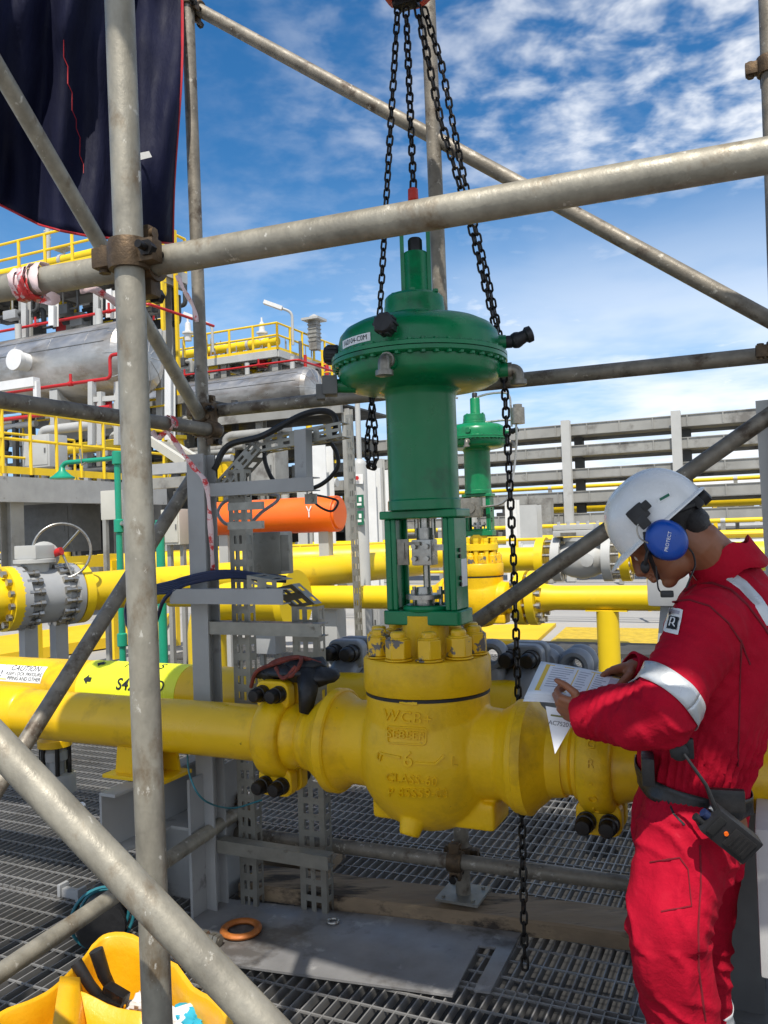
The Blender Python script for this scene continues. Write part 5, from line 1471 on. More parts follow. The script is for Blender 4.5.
# pale upright cylinder with green sign
cyp = P(360, 480, 8.6)
pc = thing('eyewash_column', 'pale grey domed column with two green safety signs beside the chain loop', 'column', V((cyp.x, cyp.y, 0)))
tz = P(360, 459, 8.6).z
mb = MB(); mb.lathe([(0.076, 0), (0.076, tz - 0.06), (0.066, tz - 0.03), (0.03, tz), (0.0, tz + 0.005)], V((cyp.x, cyp.y, 0)), Z, 28); mb.build('column', M['grey_light'], pc)
mb = MB(); mb.cyl(V((cyp.x, cyp.y, tz)), V((cyp.x, cyp.y, P(358, 388, 8.6).z)), 0.028); mb.build('mast', M['grey_light'], pc)
for y0, y1 in ((495, 508), (511, 525)):
    p0, p1 = P(356.5, y0, 8.50), P(357, y1, 8.50)
    mb = MB(); c_ = (p0 + p1) / 2 + U * 0.03; mb.box(c_, (0.10, 0.004, (p0 - p1).length)); s_ = mb.build('sign', M['ink_green'], pc, smooth=False)
    mb = MB(); mb.box(c_ - W * 0.004 + Z * 0.02 + U * 0.012, (0.030, 0.003, 0.045)); mb.box(c_ - W * 0.004 - Z * 0.03, (0.05, 0.003, 0.025)); mb.build('pictogram', M['sticker'], s_, smooth=False)
mb = MB(); mb.box(P(359, 479, 8.51), (0.09, 0.006, 0.10)); s_ = mb.build('sign', M['sticker'], pc, smooth=False)
mb = MB(); mb.lathe([(0.022, 0), (0.022, 0.002)], P(357, 478, 8.49), -W, 16); mb.build('pictogram', M['red_pipe'], s_)
us2 = thing('slotted_upright', 'tall thin slotted steel upright between the orange cylinder and the pale column', 'upright', V((P(349, 500, 7.6).x, 7.6, 0)))
q = P(349, 415, 7.6); mb = MB(); slotted(mb, V((q.x + 0.03, q.y, 0)), q, 0.06, 0.04, pitch=0.11, slot=(0.05, 0.2), t=0.004); mb.build('slotted_channel', M['channel'], us2, smooth=False)

def cabinet(label, px, py, w, h, d, Y, m, name='cabinet', legs=True, door=True):
    c = P(px, py, Y); t = thing(name, label, 'cabinet', V((c.x, c.y, 0)))
    mb = MB(); mb.box(c, (w, d, h), None, 0.01); b = mb.build('case', M[m], t)
    if door:
        mb = MB(); mb.box(c - W * (d / 2 + 0.006), (w * 0.86, 0.012, h * 0.86), None, 0.003); dd = mb.build('door', M[m], t)
        mb = MB(); mb.box(c - W * (d / 2 + 0.016) + U * w * 0.35, (w * 0.05, 0.012, h * 0.15)); mb.build('handle', M['panel_dark'], dd, smooth=False)
    if legs:
        for s in (-1, 1):
            q = c + U * s * w * 0.35 - Z * h / 2; mb = MB(); mb.bar(q, V((q.x, q.y, 0)), 0.05, 0.05, up=U); mb.build('leg', M['grey_beam'], t, smooth=False)
    return t
cabinet('cream control cabinet between the nearest upright and the grey post', 176, 527, 0.26, 0.40, 0.2, 9.4, 'cream')
cabinet('white flat panel behind the green shower pipe', 112, 505, 0.30, 0.34, 0.05, 9.6, 'cream', door=False)
cabinet('low grey electrical box standing on the floor under the second pipe run', 331, 628, 0.24, 0.38, 0.2, 8.2, 'grey_light', door=False)
cabinet('larger low grey electrical box left of the yellow bonnet', 372, 621, 0.30, 0.40, 0.24, 8.8, 'grey_mid')
cabinet('grey box under the stand arm seen between the slotted channels', 270, 642, 0.26, 0.22, 0.2, 8.6, 'grey_mid', door=False)
cabinet('dark grey cabinet under the walkway at far left', 60, 528, 1.5, 1.0, 0.8, 17.5, 'panel_dark')
cabinet('dark instrument cabinet between walkway column and shower', 100, 534, 0.9, 0.9, 0.6, 18.5, 'dark')
cabinet('pale cabinet on the walkway behind the handrail posts', 45, 452, 0.8, 0.7, 0.5, 18.0, 'grey_light')
cabinet('white cabinet in the yard behind the black cable loop', 268, 470, 0.8, 1.2, 0.6, 20.0, 'grey_beam')
# walkway on the left (runs away from the viewer)
k0 = P(-60, 470, 13.2); k1 = k0 + W * 5.4
wk = thing('walkway_deck', 'raised walkway deck with grey edge beam at the left', 'platform', V((k0.x, k0.y, 0)))
mb = MB(); mb.bar(k0 - Z * 0.27 - U * 0.02, k1 - Z * 0.27 - U * 0.02, 0.16, 0.44); mb.build('edge_beam', M['grey'], wk, smooth=False)
mb = MB(); mb.box((k0 + k1) / 2 - U * 2.2 - Z * 0.06, (4.2, 5.4, 0.05)); mb.build('deck', M['grating'], wk, smooth=False)
for t_ in (0.30, 0.82):
    q = k0 + (k1 - k0) * t_ - U * 0.3; mb = MB(); mb.ibeam(V((q.x, q.y, 0)), q - Z * 0.3, 0.28, 0.28, 0.02, up=U); mb.build('column', M['grey_beam'], wk, smooth=False)
for t_ in (0.2, 0.5, 0.8):
    q = k0 + (k1 - k0) * t_; mb = MB(); mb.bar(q - Z * 0.35, q - U * 4 - Z * 0.35, 0.12, 0.25); mb.build('joist', M['grey_beam'], wk, smooth=False)
handrail('yellow handrail along the raised walkway behind the green shower arm', [k0, k1], 1.12, 0.62, 0.028)
handrail('yellow handrail on the far side of the raised walkway', [k0 - U * 2.6 + W * 0.3, k1 - U * 2.6], 1.12, 1.0, 0.028)
# yellow frames by the ball valve
f0_ = P(30, 566, 9.2); mb = MB()
fr = thing('yard_barrier', 'yellow framed barrier behind the grey ball valve', 'barrier', V((f0_.x, f0_.y, 0)))
f1_2 = f0_ + W * 3.6
mb = MB(); mb.bar(f0_, f1_2, 0.02, 0.16); mb.build('panel', M['yellow_rail'], fr, smooth=False)
for zz in (-0.32, -0.52):
    mb = MB(); mb.bar(f0_ + Z * zz, f1_2 + Z * zz, 0.07, 0.07); mb.build('rail', M['yellow_rail'], fr, smooth=False)
for t_ in (0.02, 0.35, 0.68, 0.98):
    q = f0_ + (f1_2 - f0_) * t_; mb = MB(); mb.bar(q, V((q.x, q.y, 0)), 0.08, 0.08, up=U); mb.build('post', M['yellow_rail'], fr, smooth=False)
yp = thing('pipe_run', 'short fat yellow pipe with end cap behind the shower standpipe', 'pipe', P(112, 565, 10.5))
q = P(90, 568, 10.5); mb = MB(); mb.lathe([(0.0, 0), (0.12, 0.02), (0.17, 0.10), (0.17, 4.5)], q, (W * 0.5 + U * 0.86).normalized(), 28); mb.build('pipe', M['yellow_far'], yp)

# ------------------------------------------------------------------ rack of cable trays across the yard
RK = P(693, 414, 20.0)
rk = thing('pipe_rack', 'tall grey cable tray rack of stacked long beams spanning the yard', 'rack', V((RK.x, RK.y, 0)))
Lr = along(RK, U, 150, 440); Rr = along(RK, U, 900, 400)
hz = 518.3
for y, t_, m in ((414, 9.5, 'grey_beam'), (437, 8.5, 'grey_beam'), (461.7, 8, 'grey_beam'), (485.5, 9.5, 'grey_beam'), (509, 9, 'grey_beam')):
    z = CAM_Z + (hz - y) * 20.0 / F; h_ = (t_ + 1.5) * 20 / F
    mb = MB()
    for a_, b_ in ((Lr, Rr),):
        p, q = V((a_.x, a_.y, z - h_ / 2)), V((b_.x, b_.y, z - h_ / 2))
        mb.bar(p, q, 0.012, h_); mb.bar(p + W * 0.85 - Z * 0.10, q + W * 0.85 - Z * 0.10, 0.012, h_)
        mb.bar(p + Z * (h_ / 2) + W * 0.0, q + Z * (h_ / 2), 0.06, 0.02); mb.bar(p - Z * (h_ / 2 + 0.012) + W * 0.42, q - Z * (h_ / 2 + 0.012) + W * 0.42, 0.90, 0.014)
        n = 26
        for k_ in range(n): c_ = p + (q - p) * ((k_ + 0.5) / n); mb.box(c_ - W * 0.02, (0.03, 0.03, h_ * 0.98))
    mb.build('tray', M[m], rk, smooth=False)
for px, m in ((567, 'grey_light'), (677, 'grey_light'), (380, 'grey_light'), (296, 'grey_light'), (232, 'grey_light'), (790, 'grey_light'), (470, 'grey_light')):
    c_ = along(RK, U, px, 430); c_ = V((c_.x, c_.y, 0)) - W * 0.12
    zt = CAM_Z + (hz - 410) * 20 / F if px > 500 else CAM_Z + (hz - 436) * 20 / F
    mb = MB(); mb.ibeam(c_, c_ + Z * zt, 0.22, 0.17, 0.02, up=W); mb.build('column', M[m], rk, smooth=False)
    mb = MB(); d_ = c_ + W * 0.85 + U * 0.15; mb.ibeam(d_, d_ + Z * (zt - 0.3), 0.22, 0.22, 0.02, up=W); mb.build('column', M['panel_dark'], rk, smooth=False)
def longpipe(label, px, py, Y, r, m, pxa, pxb, group='long pipes in the cable tray rack'):
    o = P(px, py, Y); a_, b_ = along(o, U, pxa, py), along(o, U, pxb, py)
    t = thing('pipe_run', label, 'pipe', a_ - Z * r, group)
    mb = MB(); mb.cyl(a_, b_, r, seg=16); mb.build('pipe', M[m], t)
    n = 5
    for k_ in range(n):
        q = a_ + (b_ - a_) * ((k_ + 0.5) / n); mb = MB(); mb.lathe([(r * 1.02, -0.05), (r * 1.15, -0.05), (r * 1.15, 0.05), (r * 1.02, 0.05)], q, U, 16); mb.build('pipe_band', M['grey_light'], t)
        mb = MB(); mb.bar(q - Z * r, V((q.x, q.y, 0)), 0.10, 0.10, up=U); mb.build('support', M['grey_beam'], t, smooth=False)
longpipe('fat yellow pipe lying between the two lowest trays of the rack', 693, 502, 22.5, 0.16, 'yellow_far', 520, 900)
longpipe('thin yellow pipe above the fourth tray of the rack', 693, 480.6, 23.0, 0.055, 'yellow_far', 430, 900)
longpipe('thin yellow pipe low under the bottom tray of the rack', 693, 521.5, 19.0, 0.05, 'yellow_far', 400, 900)
longpipe('long yellow pipe at the foot of the rack in front of the grey wall', 693, 535, 17.0, 0.085, 'yellow_far', 250, 900)
longpipe('pale grey pipe lying along the foot of the rack', 693, 546, 15.5, 0.11, 'grey_light', 250, 900)
# dark machinery skids behind the rack close off the yard
for i, (px, y0, y1, Y, w, m) in enumerate(((640, 500, 560, 30, 14, 'dark'), (420, 505, 575, 31, 12, 'dark'), (250, 505, 575, 26, 9, 'dark'), (60, 495, 560, 24, 12, 'dark'), (850, 500, 560, 30, 12, 'dark'), (170, 490, 560, 28, 7, 'panel_dark'))):
    a_ = P(px, y0, Y); t = thing('equipment_skid', 'dark machinery skid behind the ' + ('rack right of the helmet', 'second green valve', 'orange cylinder', 'raised walkway', 'rack at the right edge', 'cream cabinet')[i], 'machinery', V((a_.x, a_.y, 0)))
    mb = MB(); mb.box(V((a_.x, a_.y, 0.12)), (w, 3, 0.24)); mb.build('base_frame', M['grey_beam'], t, smooth=False)
    mb = MB(); rr = R.random
    for k_ in range(9):
        ww = w / 9 * (0.6 + 0.35 * rr()); hh = (a_.z - 0.24) * (0.55 + 0.45 * rr()); 
        mb.box(V((a_.x, a_.y, 0.24 + hh / 2)) + U * (-w / 2 + w * (k_ + 0.5) / 9), (ww, 1.2 + rr(), hh), None, 0.03)
    mb.build('housing', M[m], t)
    for k_ in range(5):
        q = V((a_.x, a_.y, 0.3 + rr() * 1.2)) - W * (1.3 + rr()) - U * w / 2
        mb = MB(); mb.tube([q, q + U * w * (0.4 + 0.6 * rr())], 0.05 + 0.05 * rr(), 8); mb.build('pipe', M[('yellow_far', 'grey_light', 'grey_mid', 'yellow_rail', 'grey_light')[k_]], t)
    for k_ in range(7):
        q = V((a_.x, a_.y, 0)) - W * 2.2 + U * (-w / 2 + w * (k_ + rr()) / 7)
        mb = MB(); mb.bar(q, q + Z * (a_.z * (0.5 + 0.6 * rr())), 0.10, 0.12, up=U); mb.build('stanchion', M[('grey_light', 'yellow_rail', 'grey_beam')[k_ % 3]], t, smooth=False)

# ------------------------------------------------------------------ process modules at the left
def module(pxa, pya, Ya, pxb, back, zdeck_px, label, rail_label, beam_h=0.34, below=()):
    a_ = P(pxa, zdeck_px, Ya); b_ = along(a_, U, pxb, zdeck_px); c_ = b_ + W * back
    t = thing('process_platform', label, 'platform', V((b_.x, b_.y, 0)))
    mid = (a_ + c_) / 2
    mb = MB()
    for p, q in ((a_, b_), (b_, c_), (a_ + W * back, c_)): mb.bar(p - Z * beam_h / 2, q - Z * beam_h / 2, 0.14, beam_h)
    mb.build('edge_beam', M['grey_light'], t, smooth=False)
    mb = MB(); mb.box((a_ + c_) / 2 - Z * 0.03, ((b_ - a_).length - 0.15, back - 0.15, 0.05)); mb.build('deck', M['grating'], t, smooth=False)
    n = int((b_ - a_).length / 2.2)
    for k_ in range(n + 1):
        q = a_ + (b_ - a_) * (k_ / n) + W * 0.2
        mb = MB(); mb.ibeam(q - Z * (beam_h + 0.12), q - Z * (beam_h + 0.12) + W * (back - 0.3), 0.16, 0.24, 0.015); mb.build('joist', M['grey_beam'], t, smooth=False)
    for k_, f in enumerate((0.02, 0.34, 0.66, 0.97)):
        for dv in (0.3, back - 0.3):
            q = a_ + (b_ - a_) * f + W * dv
            mb = MB(); mb.ibeam(V((q.x, q.y, 0)), q - Z * beam_h, 0.30, 0.30, 0.02, up=W); mb.build('column', M['grey_beam'], t, smooth=False)
    handrail(rail_label, [a_, b_, c_], 1.15, 1.15, 0.048)
    return a_, b_, c_
def vessel(label, px, py, Y, r, pxa, pxb, cap_px=None):
    o = P(px, py, Y); a_, b_ = along(o, U, pxa, py), along(o, U, pxb, py)
    t = thing('horizontal_vessel', label, 'vessel', (a_ + b_) / 2 - Z * r, 'silver clad vessels of the process modules')
    L = (b_ - a_).length
    mb = MB(); prof = [(0.0, 0), (r * 0.6, 0.08), (r * 0.95, r * 0.4), (r, r * 0.55)]
    n = max(3, int(L / 1.5))
    for k_ in range(n): 
        x = r * 0.6 + (L - 1.2 * r) * (k_ + 0.5) / n
        prof += [(r, x - 0.032), (r * 1.004, x - 0.03), (r * 1.004, x + 0.03), (r, x + 0.032)]
    prof += [(r, L - r * 0.55), (r * 0.97, L - r * 0.36), (r * 0.86, L - r * 0.20), (r * 0.6, L - 0.08), (0.15, L), (0.0, L)]
    mb.lathe(prof, a_, U, 72); mb.build('shell', M['silver'], t, angle=14)
    for k_ in range(10):                                      # ribs of the clad end
        th = 2 * pi * k_ / 10; a2, b2, _ = frame_of(U); d = a2 * cos(th) + b2 * sin(th)
        mb = MB(); mb.tube([b_ - U * r * 0.55 + d * r * 1.003, b_ - U * r * 0.36 + d * r * 0.975, b_ - U * r * 0.20 + d * r * 0.865, b_ - U * 0.08 + d * r * 0.605, b_ + d * 0.15], 0.012, 5); mb.build('seam', M['grey_mid'], t)
    for th in (18, 42, 66, 95):
        d = -W * cos(radians(th)) + Z * sin(radians(th))
        mb = MB(); mb.tube([a_ + U * r * 0.6 + d * r * 1.002, b_ - U * r * 0.56 + d * r * 1.002], 0.014, 5); mb.build('seam', M['panel_dark'], t)
    for f in (0.25, 0.78):
        q = a_ + (b_ - a_) * f; mb = MB(); mb.box(q - Z * (r * 1.15), (0.30, r * 1.5, r * 0.9)); mb.build('saddle', M['grey_light'], t, smooth=False)
    if cap_px:
        q = along(o, U, cap_px, py); d = (-W * 0.9 + Z * 0.05).normalized()
        mb = MB(); mb.lathe([(0.26, r * 0.9), (0.26, r + 0.28), (0.30, r + 0.29), (0.30, r + 0.42), (0.0, r + 0.44)], q, d, 24); mb.build('nozzle_cap', M['white'], t)
    for f in (0.35, 0.6, 0.86):
        q = a_ + (b_ - a_) * f + Z * r * 0.95; mb = MB(); mb.cyl(q, q + Z * 0.55, 0.10, seg=14); mb.build('nozzle', M['grey_light'], t)
    return t
def redline(label, pts, r=0.042, group='red fire water lines'):
    t = thing('fire_water_line', label, 'pipe', pts[0], group)
    mb = MB(); 
    path = [pts[0]]
    for a, b, c in zip(pts, pts[1:], pts[2:]): path += elbow(a, b, c, 0.12, 4)[1:-1]
    path.append(pts[-1]); mb.tube(path, r, 10); mb.build('pipe', M['red_pipe'], t)
    n = max(2, int((pts[1] - pts[0]).length / 2.4))
    for k_ in range(n):
        q = pts[0] + (pts[1] - pts[0]) * ((k_ + 0.5) / n)
        mb = MB(); mb.cyl(q, q + Z * 0.24, r * 0.9, seg=8); mb.lathe([(r * 1.5, -0.06), (r * 1.5, 0.06)], q, (pts[1] - pts[0]), 10); mb.build('branch', M['red_pipe'], t)
    return t
def lamp(label, foot_px, top_px, head_px, Y):
    a_, b_, c_ = P(*foot_px, Y), P(*top_px, Y), P(*head_px, Y)
    t = thing('lamp_post', label, 'lamp post', a_, 'lamp posts on the platforms')
    mb = MB(); mb.tube(elbow(a_, b_, b_ + (c_ - b_) * 0.5, 0.25, 6), 0.06, 8); mb.build('pole', M['grey_light'], t)
    mb = MB(); mb.bar(b_ + (c_ - b_) * 0.35, c_, 0.28, 0.16); mb.build('lamp_head', M['white'], t)
Y1 = 26.0
a1, b1, c1 = module(-160, 0, 30.5, 146, 2.6, 316, 'upper left process platform with yellow rails above the silver vessel', 'yellow handrail of the upper left platform with pale edge beam')
vessel('large silver clad vessel behind the nearest upright at left', 100, 364, 23.6, 1.08, -150, 149, 54)
redline('red fire water line running just under the upper left deck', [P(-120, 354, 28), along(P(-120, 354, 28), U, 150, 310), along(P(-120, 354, 28), U, 150, 310) + W * 3])
q = P(-100, 408, 23); q2 = along(q, U, 110, 376); redline('red fire water line across the belly of the larger silver vessel', [q, q2, q2 + Z * 0.55, q2 + Z * 0.55 + U * 0.8])
q = P(-80, 430, 21); redline('lower red line behind the yellow walkway rail', [q, along(q, U, 110, 405)], 0.045)
def deckpipe(label, a_, b_, r, m='yellow_far', group='yellow pipes on the platforms'):
    t = thing('pipe_run', label, 'pipe', a_, group); mb = MB(); mb.cyl(a_, b_, r, seg=16); mb.build('pipe', M[m], t)
    for f in (0.2, 0.5, 0.8):
        q = a_ + (b_ - a_) * f; mb = MB(); mb.lathe([(r, -0.06), (r * 1.25, -0.06), (r * 1.25, 0.06), (r, 0.06)], q, b_ - a_, 16); mb.build('flange', M['grey_light' if m != 'grey_light' else 'grey_mid'], t)
        mb = MB(); mb.bar(q - Z * r, q - Z * (r + 0.45), 0.12, 0.12, up=U); mb.build('support', M['grey_beam'], t, smooth=False)
p_ = a1 + W * 1.2 + Z * 0.72; deckpipe('yellow pipe along the upper left platform behind its rail', p_, b1 - U * 1.5 + W * 1.2 + Z * 0.72, 0.17)
mast = thing('mast', 'thin grey mast with small brackets rising above the upper left platform', 'mast', P(48, 262, 28)); mb = MB(); mb.cyl(P(48, 270, 28), P(48, 226, 28), 0.09, seg=10); mb.bar(P(44, 231, 28), P(52, 231, 28), 0.05, 0.05); mb.bar(P(45, 238, 28), P(51, 238, 28), 0.05, 0.05); mb.build('pole', M['grey_light'], mast)
sp = thing('solar_panel', 'small flat panel tilted on the upper left platform rail', 'panel', P(64, 255, 28)); mb = MB(); q = P(64, 249, 28); mb.box(q, (0.55, 0.4, 0.05), ((U + Z * 0.1).normalized(), W, Z)); mb.bar(q, q - Z * 0.5, 0.06, 0.06, up=U); mb.build('panel', M['grey_light'], sp, smooth=False)
tw = thing('stair_tower', 'yellow framed access tower at the right end of the upper left platform', 'tower', V((b1.x, b1.y, 0)))
for du in (0.15, 1.0):
    for dv in (0.2, 1.9):
        q = b1 + U * du + W * dv; mb = MB(); mb.bar(V((q.x, q.y, 0)), q + Z * 1.2, 0.10, 0.10, up=U); mb.build('post', M['yellow_rail'], tw, smooth=False)
for zz in range(1, 12):
    q = b1 + U * 0.15 + W * 0.2; z_ = q.z + 1.2 - zz * 0.95
    if z_ > 0.3: mb = MB(); p = V((q.x, q.y, z_)); mb.bar(p, p + U * 0.85, 0.06, 0.07); mb.build('rung', M['yellow_rail'], tw, smooth=False)
Y2 = 35.0
bq = P(281, 349, Y2)
aq = along(bq, U, 120, 365)
def tpx(p):   # px of a point
    d = CROT.transposed() @ (p - O3); return 384 + F * d.x / -d.z, 512 - F * d.y / -d.z
a2_, b2_, c2_ = aq, bq, bq + W * 5.2
module(tpx(aq)[0], 0, aq.y, 281, 5.2, tpx(aq)[1], 'farther process platform with pale edge beam above the second silver vessel', 'yellow handrail round the farther platform under the lamps', 0.30)
vessel('smaller silver clad vessel with domed end beside the green dome', 285, 393, 34.0, 0.95, 150, 319)
q = P(150, 380, 34); redline('red fire water line under the edge of the farther platform', [q, along(q, U, 298, 358), along(q, U, 298, 358) + W * 4])
q = P(318, 396, 33.5); redline('short red line in front of the domed end of the smaller vessel', [q - U * 1.2 + Z * 0.5, q + Z * 0.35, q - Z * 0.6], 0.04)
deckpipe('yellow pipe along the farther platform behind its rail', aq + W * 1.4 + Z * 0.75, bq - U * 1.0 + W * 1.4 + Z * 0.75, 0.20)
lamp('white lamp on a bent post above the farther platform, right one', (293, 345), (292, 312), (264, 302), 36)
lamp('white lamp on a bent post above the farther platform, behind the rear upright', (213, 352), (212, 325), (184, 314), 36)
st_ = thing('vent_stack', 'grey vent stack with flat cap at the corner of the farther platform', 'vent stack', P(315, 350, 37)); mb = MB(); q = P(315, 350, 37); q2 = P(314, 321, 37)
mb.box((q + q2) / 2, (0.40, 0.40, (q2 - q).length)); 
for k_ in range(5): mb.box(q + (q2 - q) * (0.3 + 0.14 * k_), (0.46, 0.46, 0.06))
mb.build('stack', M['grey_beam'], st_, smooth=False); mb = MB(); mb.box(q2 + Z * 0.05, (0.85, 0.85, 0.10)); mb.lathe([(0.4, 0.1), (0.05, 0.3)], q2, Z, 4); mb.build('cap', M['grey_light'], st_, smooth=False)
for px, lab in ((262, 'white pressure valve standing on the farther platform'), (188, 'white pressure valve at the left end of the farther platform')):
    q = P(px, 332, 37); t = thing('relief_valve', lab, 'valve', q); mb = MB(); mb.lathe([(0.16, -0.3), (0.18, 0.0), (0.26, 0.02), (0.26, 0.1), (0.14, 0.14), (0.12, 0.5), (0.05, 0.55), (0.04, 0.75), (0.0, 0.76)], q - Z * 0.1, Z, 16); mb.build('valve_body', M['white'], t)
lad = thing('caged_ladder', 'yellow upright ladder column at the corner of the farther platform', 'ladder', V((P(324, 400, 35).x, 35, 0)))
for dx in (0, 0.45):
    q = P(322, 350, 35) + U * dx; mb = MB(); mb.cyl(V((q.x, q.y, 0)), q, 0.055, seg=8); mb.build('stile', M['yellow_rail'], lad)
q = P(322, 350, 35)
for k_ in range(26): mb = MB(); p = V((q.x, q.y, 0.4 + k_ * 0.34)); mb.cyl(p, p + U * 0.45, 0.025, seg=6); mb.build('rung', M['yellow_rail'], lad)
# pipes, frames and small gear on and under both modules
rr = R.random
spots = []
for i in range(44):
    px, py = R.uniform(-5, 168), R.uniform(298, 330); spots.append((px, py, R.uniform(26, 31)))
for i in range(30): spots.append((R.uniform(178, 318), R.uniform(360, 380), R.uniform(36.5, 39)))
kinds = ('dark', 'yellow_rail', 'panel_dark', 'dark', 'grey_beam', 'dark', 'yellow_far', 'panel_dark', 'grey_mid', 'dark', 'red_pipe', 'dark')
for i, (px, py, Y) in enumerate(spots):
    c_ = P(px, py, Y); L = R.uniform(0.8, 2.2)
    t = thing('small_pipework', 'small bent pipework hung under the upper left deck' if i < 44 else 'small bent pipework hung under the farther deck', 'pipework', c_, 'small pipework under the upper left deck' if i < 44 else 'small pipework under the farther deck')
    mb = MB(); mb.tube(elbow(c_ - U * L / 2, c_ + U * L / 2, c_ + U * L / 2 + Z * R.choice((0.9, -0.5)), 0.15, 4), R.uniform(0.04, 0.10), 8); mb.build('pipe', M[kinds[i % 12]], t)
    mb = MB(); mb.box(c_, (R.uniform(0.25, 0.7), 0.3, R.uniform(0.25, 0.5)), None, 0.03); mb.build('valve_body', M[kinds[(i + 5) % 12]], t)
    mb = MB(); mb.cyl(c_, c_ + Z * 1.0, 0.03, seg=6); mb.build('hanger', M['grey_beam'], t)
for i, (px, y0, y1, Y, m) in enumerate(((53.5, 296, 326, 24, 'white'), (98, 290, 332, 25, 'grey_light'), (26, 300, 346, 25.5, 'grey_light'), (111, 290, 318, 24, 'white'), (161, 330, 420, 24, 'grey_light'), (170, 360, 440, 22, 'white'))):
    a_, b_ = P(px, y0, Y), P(px, y1, Y); 
    t = thing('hanger_post', ('short white post hanging below the taped tube', 'grey hanger post over the larger vessel right of the taped tube', 'grey hanger post at far left above the vessel', 'white hanger post close beside the nearest upright', 'grey post between nearest and rear uprights', 'white post left of the rear upright coupler')[i], 'post', b_)
    mb = MB(); mb.ibeam(a_, b_, 0.20, 0.20, 0.02, up=W); mb.build('post', M[m], t, smooth=False)
wf = thing('white_frame', 'white steel frame with a red panel behind the dark horizontal tube', 'frame', P(105, 440, 20))
for px in (92, 101, 118): mb = MB(); mb.bar(P(px, 382 if px != 101 else 392, 20), P(px, 445, 20), 0.14, 0.14, up=U); mb.build('post', M['grey_light'], wf, smooth=False)
mb = MB(); mb.bar(P(92, 400, 20), P(119, 398, 20), 0.12, 0.12); mb.build('crossbar', M['grey_light'], wf, smooth=False)
mb = MB(); mb.box(P(102, 404, 20.2), (0.62, 0.04, 0.26)); mb.build('red_panel', M['red_pipe'], wf, smooth=False)
cb_ = thing('white_beam', 'white beam lying across in front of the larger vessel at far left', 'beam', P(10, 395, 21)); mb = MB(); q = P(-60, 396, 21.5); mb.bar(q, along(q, U, 39, 393), 0.2, 0.22); q2 = along(q, U, 39, 393); mb.bar(q2, q2 - Z * 0.7, 0.12, 0.12, up=U); mb.build('beam', M['white'], cb_, smooth=False)
tr = thing('cable_ladder', 'cream cable ladder sloping down behind the taped tube end', 'cable ladder', P(165, 450, 14)); 
mb = MB(); a_, b_ = P(150, 440, 14), P(186, 464, 13)
mb.bar(a_, b_, 0.08, 0.14); mb.bar(a_ + W * 0.5, b_ + W * 0.5, 0.08, 0.14)
for k_ in range(8): q = a_ + (b_ - a_) * ((k_ + 0.5) / 8); mb.bar(q, q + W * 0.5, 0.04, 0.04)
mb.build('ladder', M['cream'], tr, smooth=False)
for i, (y, m) in enumerate(((470, 'grey_mid'), (484, 'grey_beam'))):
    q = P(152, y, 12); t = thing('marked_beam', ('upper', 'lower')[i] + ' grey beam with raised lettering behind the sloping dark brace', 'beam', q); mb = MB(); mb.bar(q, along(q, U, 190, y - 1), 0.12, 0.15); mb.build('beam', M[m], t, smooth=False)
# things seen above the orange drum
for i, (px, y0, y1, Y, w_, m) in enumerate(((302, 430, 500, 16, 0.2, 'grey_light'), (322, 446, 474, 18, 0.35, 'white'), (257, 500, 560, 15, 0.16, 'grey_light'), (390, 470, 560, 14, 0.14, 'white'), (372, 468, 545, 16, 0.24, 'white'), (512, 500, 600, 14, 0.2, 'white'), (530, 505, 560, 18, 0.4, 'grey_light'), (546, 498, 535, 21, 0.3, 'grey_beam'))):
    a_ = P(px, y0, Y); t = thing('yard_post', ('slim grey yard post above the orange cylinder', 'white stub post beside the slotted upright', 'slim post at the left end of the orange cylinder', 'thin white yard post close to the green column', 'broad white yard post between pale column and green column', 'white yard post right of the second green valve', 'broad grey yard post behind the chain', 'far grey yard post left of the white rack column')[i], 'post', V((a_.x, a_.y, 0)))
    mb = MB(); mb.ibeam(V((a_.x, a_.y, 0)), a_, w_, w_, 0.02, up=W); mb.build('post', M[m], t, smooth=False)
kk = ('grey_light', 'yellow_rail', 'grey_mid', 'yellow_far', 'grey_beam', 'grey_light', 'dark', 'panel_dark', 'yellow_rail', 'grey_beam')
for i in range(46):
    px, py, Y = R.uniform(-10, 345), R.uniform(415, 505), R.uniform(21, 29)
    if 130 < px < 168: px += 40
    c_ = P(px, py, Y); k_ = i % 5; m1, m2 = kk[i % 10], kk[(i * 3 + 1) % 10]
    t = thing('yard_pipework', 'small upright pipework crowding the yard below the silver vessels', 'pipework', V((c_.x, c_.y, 0)), 'small pipework in the yard below the vessels')
    L = R.uniform(0.8, 2.6); g0 = V((c_.x, c_.y, 0))
    mb = MB(); mb.tube(elbow(g0, c_, c_ + U * L * R.choice((-1, 1)), 0.2, 5), R.uniform(0.05, 0.14), 10); mb.build('pipe', M[m1], t)
    mb = MB(); mb.lathe([(0.05, -0.35), (0.22, -0.34), (0.22, -0.24), (0.12, -0.22), (0.16, 0), (0.12, 0.22), (0.22, 0.24), (0.22, 0.34), (0.05, 0.35)], c_ - Z * R.uniform(0.5, 1.0), Z, 16); mb.build('valve_body', M[m2], t)
    if k_ < 3: mb = MB(); q = c_ + U * 0.5; mb.bar(V((q.x, q.y, 0)), q + Z * R.uniform(-0.4, 0.7), 0.14, 0.14, up=U); mb.build('stanchion', M[m2], t, smooth=False)
